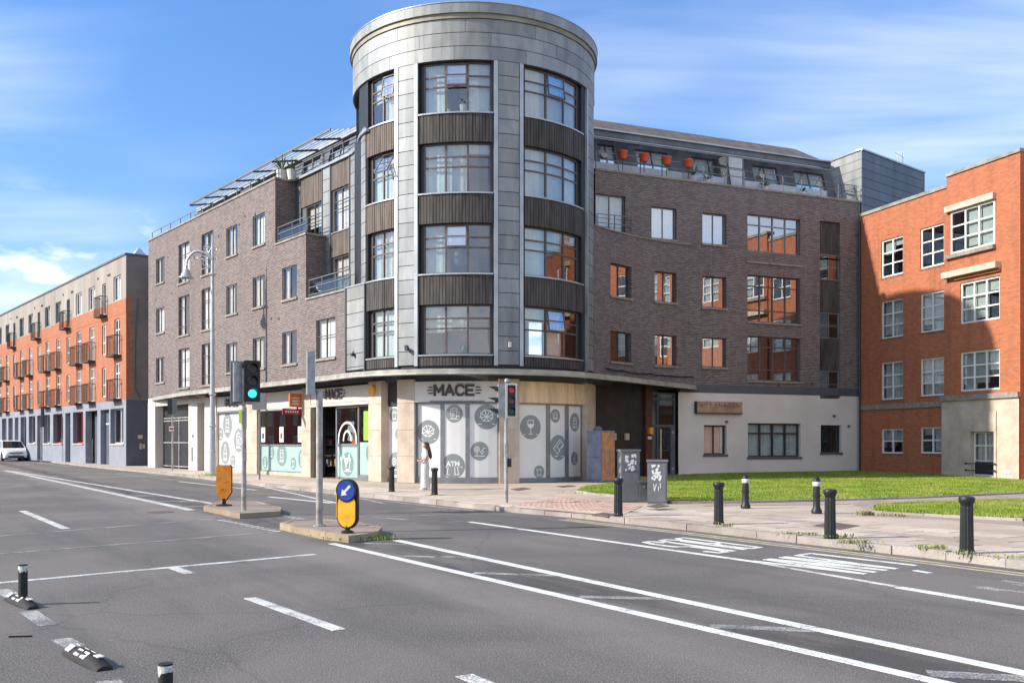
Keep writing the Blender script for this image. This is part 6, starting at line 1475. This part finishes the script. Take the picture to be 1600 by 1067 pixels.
def rot(p): c_, s_ = math.cos(R(-135)), math.sin(R(-135)); return (p[0] * c_ - p[1] * s_, cz_ + p[0] * s_ + p[1] * c_)
plate([rot(q) for q in ((-.12, -.022), (.03, -.022), (.03, -.07), (.125, 0), (.03, .07), (.03, .022), (-.12, .022))], -.062, .004, an).build('arrow', 'cloth_white', r)
g = G(); g.tube([(b[0], b[1], .12), (b[0], b[1], zb + .05)], .045, 10); g.lathe((b[0], b[1], .12), [(.11, 0), (.11, .03), (.06, .05)], 12); g.build('foot', 'black_metal', r)
g = G()
for s in (-1,):
    ca, sa = math.cos(an), math.sin(an); g.box((b[0] - .205 * ca, b[1] - .205 * sa, zb + .2), .012, .05, zt - zb - .45, an)
g.build('side_strip', 'sign_yellow', r)
# ---- lane delineators with broken flexible posts
rd = Vector((.63, -.77)).normalized()
def delineator(label, px0, py0, px1, py1, post, name='lane_delineator', ph=.4, lean=0.0, vis=True):
    a, c_ = Vector(gxy(px0, py0, .03)), Vector(gxy(px1, py1, .03)); L = (c_ - a).length; d = (c_ - a) / L; s_ = Vector((-d.y, d.x)); m = (a + c_) / 2
    r = thing(name, label, 'lane divider', (m.x, m.y, 0), 'black rubber lane dividers on the road'); w = .085; g = G(); rings = []
    for t in [i / 12 for i in range(13)]:
        e = math.sin(math.pi * min(1, max(0, t * .94 + .03))) ** .45; zz = .085 * e; ww = w * (.55 + .45 * e); q = m + d * (t - .5) * L
        rings.append([(q.x + s_.x * y, q.y + s_.y * y, z) for y, z in ((-ww, .0), (-ww * .9, zz * .5), (-ww * .5, zz * .95), (0, zz + .004), (ww * .5, zz * .95), (ww * .9, zz * .5), (ww, 0))])
    g.rings(rings, True); g.build('base', 'rubber', r, smooth=True)
    for t in (-.30, -.05, .12, .34):
        for e in (-1, 1) if abs(t) < .33 else (0,):
            g = G(); q = m + d * t * L + s_ * e * w * .52; za = .087 if e == 0 else .070; hw = .036; dz = -.018 * (1 if e else 0); e_ = e or 0
            pp = [q - d * .05 - s_ * hw * .7, q + d * .05 - s_ * hw * .7, q + d * .05 + s_ * hw * .7, q - d * .05 + s_ * hw * .7]; zs = [za + (.017 if e == 1 else -.017 if e == -1 else 0), za + (.017 if e == 1 else -.017 if e == -1 else 0), za - (.017 if e == 1 else -.017 if e == -1 else 0), za - (.017 if e == 1 else -.017 if e == -1 else 0)]
            lo = [(p.x, p.y, z - .004) for p, z in zip(pp, zs)]; hi = [(p.x, p.y, z + .004) for p, z in zip(pp, zs)]; g.hexa(lo, hi); g.build('reflector', 'cloth_white', r)
    if post:
        pm = m + d * (post - .5) * L; g = G(); z0 = .05; g.tube([(pm.x, pm.y, z0), (pm.x + lean, pm.y, ph)], .045, 14); p_ = g.build('post', 'rubber', r, smooth=True)
        g = G(); rnd = random.Random(int(px0)); n_ = 14; ring = lambda z, j, rr=.0465: [(pm.x + lean + rr * math.cos(2 * math.pi * k / n_), pm.y + rr * math.sin(2 * math.pi * k / n_), z + (rnd.uniform(-.02, .02) if j else 0)) for k in range(n_)]
        g.rings([ring(ph - .07, 1), ring(ph - .012, 0)], False); g.build('white_band', 'worn_white', p_)
    return r
delineator('black rubber lane divider with an upright broken black post, at the left edge', 15, 931, 52, 947, .58, ph=.42)
delineator('black rubber lane divider without a post, second from the left edge', 108, 1013, 164, 1041, None)
delineator('black rubber lane divider with a short broken post, cut off by the bottom edge', 228, 1085, 300, 1125, .45, ph=.30)
a = gp(32, 995, 0); g = G(); g.box((a[0], a[1], .002), .19, .02, .012, .1); tag(g.build('plastic_strip', 'rubber'), 'thin black strip of debris lying on the road at the lower left', 'debris')
# ---- weeds
def weed(px, py, label, n_=40, h=.13, w=.16, z=PZ, mat='leaf'):
    c_ = gp(px, py, z); g = G()
    for k in range(n_):
        x, y = c_[0] + random.gauss(0, w * .5), c_[1] + random.gauss(0, w * .25); a = random.uniform(0, 6.28); l = random.uniform(.4, 1) * h; l *= .6; d = Vector((math.cos(a), math.sin(a), 0)) * l * random.uniform(.3, .9); s_ = Vector((-math.sin(a), math.cos(a), 0)) * random.uniform(.006, .016)
        b_ = Vector((x, y, z)); g.quad(b_ - s_ * .4, b_ + s_ * .4, b_ + d * .6 + s_ + Vector((0, 0, l * .7)), b_ + d + Vector((0, 0, l)), b_ + d * .6 - s_ + Vector((0, 0, l * .7)))
    o = g.build('weed', 'grass' if mat == 'grass' else 'weed_leaf'); return tag(o, label, 'weeds', kind='stuff')
weed(1132, 822, 'small weed at the foot of the fluted bollard right of the cabinets'); weed(1242, 835, 'low weeds on the kerb left of the middle large bollard', 70, .1, .3); weed(1269, 836, 'weed on the kerb just left of the middle large bollard', 40, .1); weed(1307, 841, 'pale tuft at the foot of the middle large bollard', 70, .16, .22, mat='grass')
weed(1340, 849, 'dark leafy weed on the kerb right of the middle large bollard', 90, .13, .3); weed(1455, 858, 'green weed on the kerb left of the nearest bollard', 80, .15, .24, mat='grass'); weed(1512, 866, 'weed around the foot of the nearest bollard', 50, .1, .25); weed(1575, 871, 'flat weeds by the kerb at the right edge', 60, .07, .4)
weed(1354, 805, 'dry bushy weed at the left tip of the concrete edging', 120, .2, .2); weed(1388, 806, 'dry weed against the concrete edging', 60, .12, .3); weed(1408, 807, 'second dry weed against the concrete edging', 40, .12, .15); weed(680, 774, 'moss and grass at the foot of the bollard by the woman', 60, .06, .35, mat='grass')
weed(330, 743.5, 'clump of grass at the foot of the street lamp', 110, .25, .7, mat='grass'); weed(565, 841, 'grass and weeds growing over the kerb of the middle island', 420, .12, .6, .02, mat='grass'); weed(925, 770, 'dry weeds on the rim of the small lawn tip', 120, .09, .9, mat='leaf')
# ============================================================ PEOPLE
def skin_mesh(name, nodes, edges, rad, mat, parent, M_, sub=2, root=0):
    me = bpy.data.meshes.new(name); me.from_pydata([M_ @ Vector(v) for v in nodes], edges, []); o = bpy.data.objects.new(name, me); COL.objects.link(o)
    sk = o.modifiers.new('s', 'SKIN'); 
    for i, r_ in enumerate(rad): me.skin_vertices[0].data[i].radius = (r_, r_) if not hasattr(r_, '__len__') else r_
    me.skin_vertices[0].data[root].use_root = True
    sk.use_smooth_shade = True; sb = o.modifiers.new('b', 'SUBSURF'); sb.levels = sb.render_levels = sub
    dg = bpy.context.evaluated_depsgraph_get(); nm = bpy.data.meshes.new_from_object(o.evaluated_get(dg)); bpy.data.objects.remove(o)
    off = wloc(parent)
    for v in nm.vertices: v.co -= off
    nm.materials.clear(); nm.materials.append(MATS[mat]); q = bpy.data.objects.new(name, nm); COL.objects.link(q); q.parent = parent
    for p in nm.polygons: p.use_smooth = True
    return q
def person(loc, ang, hgt, label, top, trousers, hairlen=.6, phone=True, walk=.0):
    """faces +x in its own frame"""
    r = thing('person', label, 'person', loc); k = hgt / 1.65
    M_ = Matrix.Translation(loc) @ Matrix.Rotation(ang, 4, 'Z') @ Matrix.Scale(k, 4)
    T = lambda p: M_ @ Vector(p)
    nodes = [(0, 0, .88), (0, 0, 1.02), (0, 0, 1.2), (0, 0, 1.34), (.01, 0, 1.42), (.015, 0, 1.47)]
    edges = [(0, 1), (1, 2), (2, 3), (3, 4), (4, 5)]; rad = [(.12, .15), (.09, .12), (.10, .14), (.07, .12), .05, .045]
    def add(ps, rs, par):
        for p, q in zip(ps, rs): nodes.append(p); rad.append(q); edges.append((par, len(nodes) - 1)); par = len(nodes) - 1
        return par
    for s_ in (-1, 1):
        add([(0, s_ * .09, .80), (.02 + walk * s_, s_ * .09, .46), (walk * s_ * .5, s_ * .085, .09), (.10 + walk * s_ * .5, s_ * .09, .03)], [.085, .058, .035, .03], 0)
    hands = []
    for s_ in (-1, 1):
        h = add([(0, s_ * .17, 1.34), (-.02, s_ * .215, 1.1), (.19, s_ * .13, 1.06 if s_ < 0 else 1.0)], [.045, .036, .024], 3)
        h = add([(.235, s_ * .11, 1.08 if s_ < 0 else 1.01)], [(.022, .03)], h); hands.append(h)
    skin_mesh('body', nodes, edges, rad, 'skin', r, M_)
    for s_, hz in ((-1, 1.08), (1, 1.01)):     # fingers curled round the phone
        fn, fe, fr_ = [(.235, s_ * .11, hz)], [], [.014]
        for q in range(4):
            i0 = len(fn); z = hz + .022 - q * .015; fn += [(.27, s_ * .10, z), (.295, s_ * .085, z + .004), (.285, s_ * .06, z + .002)]; fr_ += [.0085, .008, .007]; fe += [(0, i0), (i0, i0 + 1), (i0 + 1, i0 + 2)]
        i0 = len(fn); fn += [(.25, s_ * .085, hz + .03), (.27, s_ * .065, hz + .045)]; fr_ += [.01, .008]; fe += [(0, i0), (i0, i0 + 1)]
        skin_mesh('hand', fn, fe, fr_, 'skin', r, M_, 1)
    hd = G(); rings = []
    for z, rx, ry, ox in ((1.455, .03, .03, .03), (1.475, .06, .05, .03), (1.51, .082, .066, .018), (1.55, .092, .073, .008), (1.59, .094, .075, 0), (1.62, .082, .066, -.005), (1.64, .052, .044, -.008), (1.65, .015, .012, -.008)):
        rings.append([T((ox + rx * math.cos(2 * math.pi * q / 16), ry * math.sin(2 * math.pi * q / 16), z)) for q in range(16)])
    hd.rings(rings); head = hd.build('head', 'skin', r, smooth=True)
    nz = G(); nz.rings([[T((x, y, z)) for x, y, z in ((.085, -.012, 1.565), (.088, .0, 1.57), (.085, .012, 1.565))], [T((x, y, z)) for x, y, z in ((.095, -.016, 1.53), (.118, 0, 1.533), (.095, .016, 1.53))], [T((x, y, z)) for x, y, z in ((.085, -.01, 1.52), (.098, 0, 1.518), (.085, .01, 1.52))]]); nz.build('nose', 'skin', head)
    ey = G()
    for s_ in (-1, 1): ey.disc(T((.084, s_ * .033, 1.558)), M_.to_3x3() @ Vector((1, s_ * .35, 0)), .011, 8, .004)
    ey.build('eyes', 'hair', head); mo = G(); mo.box(T((.094, 0, 1.492)), .01, .045, .01, ang); mo.build('mouth', 'cloth_pink', head)
    ea = G()
    for s_ in (-1, 1): ea.disc(T((-.005, s_ * .074, 1.545)), M_.to_3x3() @ Vector((0, s_, 0)), .02, 8, .01)
    ea.build('ears', 'skin', head)
    hr = G(); rings = []; zs = [1.668, 1.655, 1.62, 1.56, 1.48, 1.38, 1.26, 1.14, 1.68 - hairlen - .02]
    dat = [(.02, .02, -.01), (.08, .065, -.015), (.106, .092, -.025), (.10, .10, -.05), (.085, .115, -.085), (.08, .125, -.12), (.075, .12, -.155), (.06, .095, -.18), (.02, .03, -.19)]
    if hairlen < .3: zs = zs[:4] + [1.53]; dat = dat[:4] + [(.05, .07, -.05)]
    for z, (rx, ry, ox) in zip(zs, dat): rings.append([T((ox + rx * math.cos(2 * math.pi * q / 16), ry * math.sin(2 * math.pi * q / 16) * (1 + .08 * math.sin(q * 3)), z)) for q in range(16)])
    hr.rings(rings); hr.build('hair', 'hair', r, smooth=True)
    tp = G(); rings = []
    for z, rx, ry, ox in ((1.06, .12, .155, .0), (1.12, .11, .15, 0), (1.22, .125, .165, .01), (1.32, .105, .17, .0), (1.38, .075, .14, -.005), (1.425, .05, .065, 0)): rings.append([T((ox + rx * math.cos(2 * math.pi * q / 18) * (1 + .04 * math.sin(q * 5)), ry * math.sin(2 * math.pi * q / 18), z)) for q in range(18)])
    tp.rings(rings, False)
    for s_ in (-1, 1): tp.tube([T((0, s_ * .13, 1.36)), T((-.005, s_ * .195, 1.27)), T((-.02, s_ * .215, 1.17))], [.065 * k, .06 * k, .055 * k], 10, False)
    tp.build('top', top, r, smooth=True)
    if top == 'cloth_white':
        tp = G(); tp.rings([[T((rx * math.cos(2 * math.pi * q / 18), ry * math.sin(2 * math.pi * q / 18), z)) for q in range(18)] for z, rx, ry in ((1.035, .118, .15), (1.055, .125, .158), (1.10, .125, .16))], False); tp.build('top_hem', 'cloth_pink', r, smooth=True)
    tr = G()
    tr.rings([[T((rx * math.cos(2 * math.pi * q / 18), ry * math.sin(2 * math.pi * q / 18), z)) for q in range(18)] for z, rx, ry in ((1.04, .105, .135), (.97, .12, .155), (.88, .13, .17), (.78, .12, .165))], False)
    for s_ in (-1, 1):
        rings = []
        for z, rr, ox, yy in ((.9, .11, 0, .07), (.78, .125, .005, .085), (.6, .122, .012 + walk * s_ * .6, .09), (.4, .125, .01 + walk * s_ * .8, .09), (.2, .132, walk * s_ * .6, .09), (.06, .138, walk * s_ * .5, .09)): rings.append([T((ox + rr * 1.08 * math.cos(2 * math.pi * q / 16) * (1 + .07 * math.sin(q * 4 + z * 9)), s_ * yy + rr * .92 * math.sin(2 * math.pi * q / 16), z)) for q in range(16)])
        tr.rings(rings, False)
    tr.build('trousers', trousers, r, smooth=True)
    for s_ in (-1, 1):
        sh = G(); ox = walk * s_ * .5; rings = []
        for x, w_, h_ in ((-.07, .03, .05), (-.05, .042, .08), (.03, .046, .085), (.10, .048, .06), (.16, .04, .045), (.185, .02, .03)): rings.append([T((ox + x, s_ * .09 + y * w_, z * h_)) for y, z in ((-1, 0), (-1, .5), (-.6, 1), (.6, 1), (1, .5), (1, 0))])
        sh.rings(rings); sh.build('shoe', 'cloth_white', r, smooth=True)
    if phone: ph = G(); ph.box(T((.285, 0, 1.05)), .012, .16, .085, ang + .2); ph.build('phone', 'frame_dark', r)
    return r
b = gp(664.5, 764.5); person(b, R(192), 1.56, 'woman with long brown hair in white clothes looking at her phone', 'cloth_white', 'cloth_white')
b = gp(8.5, 714.2); person(b, R(-60), 2.2, 'person in dark clothes standing behind the parked white car', 'cloth_dark', 'cloth_dark', .2, False)
# ============================================================ CAR
b = Vector(gxy(26, 720.5, 0)); b = Vector((b.x - 1.5, b.y + 1.9)); ang = math.atan2(-.78, .62) - .02; k = 1.2
car = thing('parked_car', 'white hatchback parked at the kerb of the far grey terrace, facing the camera', 'car', (b.x, b.y, 0))
M_ = Matrix.Translation((b.x, b.y, 0)) @ Matrix.Rotation(ang, 4, 'Z') @ Matrix.Scale(k, 4); T = lambda x, y, z: M_ @ Vector((x, y, z))
def crow(st, g, smooth=True):
    g.rings([[T(x, y * w, z) for y, z in pr_] for x, w, pr_ in st])
def sec(zb, zm, zt, inset): return [(-1, zb), (-1.0, zm), (-(1 - inset), zt), ((1 - inset), zt), (1.0, zm), (1, zb)]
g = G(); crow([(-1.98, .70, sec(.35, .6, .95, .08)), (-1.85, .80, sec(.25, .65, 1.02, .07)), (-1.2, .85, sec(.2, .7, 1.0, .05)), (0, .86, sec(.2, .7, .97, .05)), (.9, .86, sec(.2, .7, .98, .06)), (1.35, .85, sec(.2, .66, .92, .10)), (1.75, .80, sec(.22, .6, .80, .16)), (1.98, .70, sec(.28, .5, .66, .15)), (2.04, .56, sec(.32, .45, .56, .1))], g); body = g.build('body', 'car_white', car, smooth=True)
cab_ = [(-1.9, 1.0), (-1.55, 1.42), (-.6, 1.53), (.25, 1.49), (1.15, .97)]
def cabin(inw, mat, nm, dx=0, dz=0):
    g = G(); rings = []
    for x, z in cab_: rings.append((x, z))
    prof = [(-1.88, .98), (-1.5, 1.43), (-.6, 1.53), (.3, 1.48), (1.2, .93)]
    for (x0, z0), (x1, z1) in zip(prof, prof[1:]):
        w0, w1 = .80 - (z0 - .93) * .30, .80 - (z1 - .93) * .30
        g.quad(T(x0, -w0, z0), T(x1, -w1, z1), T(x1, w1, z1), T(x0, w0, z0))
    for s_ in (-1, 1): g.quad(*[T(x, s_ * (.80 - (z - .93) * .30), z) for x, z in prof])
    return g.build(nm, mat, body if False else car)
cabin(0, 'car_white', 'cabin')
def cq(pts, mat, nm, par=car):
    g = G(); n_ = (Vector(pts[1]) - Vector(pts[0])).cross(Vector(pts[2]) - Vector(pts[0])).normalized()
    A = [T(*p) for p in pts]; m = (A[1] - A[0]).cross(A[2] - A[0]).normalized() * .012; c_ = T(0, 0, .8); m = m if m.dot(A[0] - c_) > 0 else -m
    B_ = [p + m for p in A]; g.quad(*B_); g.quad(*[p - m * .2 for p in A][::-1])
    for i in range(len(A)): j = (i + 1) % len(A); g.quad(A[i], A[j], B_[j], B_[i])
    return g.build(nm, mat, par)
cq([(1.14, -.70, .965), (1.14, .70, .965), (.38, .60, 1.44), (.38, -.60, 1.44)], 'car_glass', 'windscreen')
for s_ in (-1, 1):
    wv = lambda z: .80 - (z - .93) * .30
    cq([(.98, s_ * wv(1.0), 1.0), (.28, s_ * wv(1.43), 1.43), (-.3, s_ * wv(1.46), 1.46), (-.3, s_ * wv(1.0), 1.0)], 'car_glass', 'side_window'); cq([(-.38, s_ * wv(1.0), 1.0), (-.38, s_ * wv(1.46), 1.46), (-1.4, s_ * wv(1.38), 1.38), (-1.65, s_ * wv(1.05), 1.05)], 'car_glass', 'side_window')
    cq([(1.80, s_ * .76, .62), (1.55, s_ * .80, .80), (1.72, s_ * .60, .815), (1.97, s_ * .45, .66), (2.0, s_ * .5, .58)], 'frame_grey', 'headlight')
    cq([(2.0, s_ * .66, .42), (2.03, s_ * .42, .42), (2.03, s_ * .45, .30), (1.98, s_ * .66, .32)], 'frame_dark', 'fog_lamp')
    g = G(); g.box(T(.95, s_ * .92, .98), .1, .2, .12, ang); g.build('wing_mirror', 'car_white', car)
    for x in (-1.25, 1.3):
        g = G(); c_ = T(x, s_ * .70, .31); ax_ = M_.to_3x3() @ Vector((0, s_, 0)); g.disc(c_, ax_, .31 * k, 22, .19); wh = g.build('wheel', 'tyre', car); g = G(); g.disc(T(x, s_ * .88, .31), ax_, .19 * k, 14, .02); g.build('rim', 'steel', wh)
        g = G(); g.disc(T(x, s_ * .80, .34), ax_, .37 * k, 22, .065); g.build('wheel_arch', 'frame_dark', car)
cq([(2.055, -.5, .58), (2.055, .5, .58), (2.0, .42, .64), (2.0, -.42, .64)], 'frame_dark', 'grille'); cq([(2.06, -.55, .40), (2.06, .55, .40), (2.04, .5, .26), (2.04, -.5, .26)], 'frame_dark', 'air_intake'); cq([(2.075, -.26, .53), (2.075, .26, .53), (2.075, .26, .43), (2.075, -.26, .43)], 'cloth_white', 'number_plate')
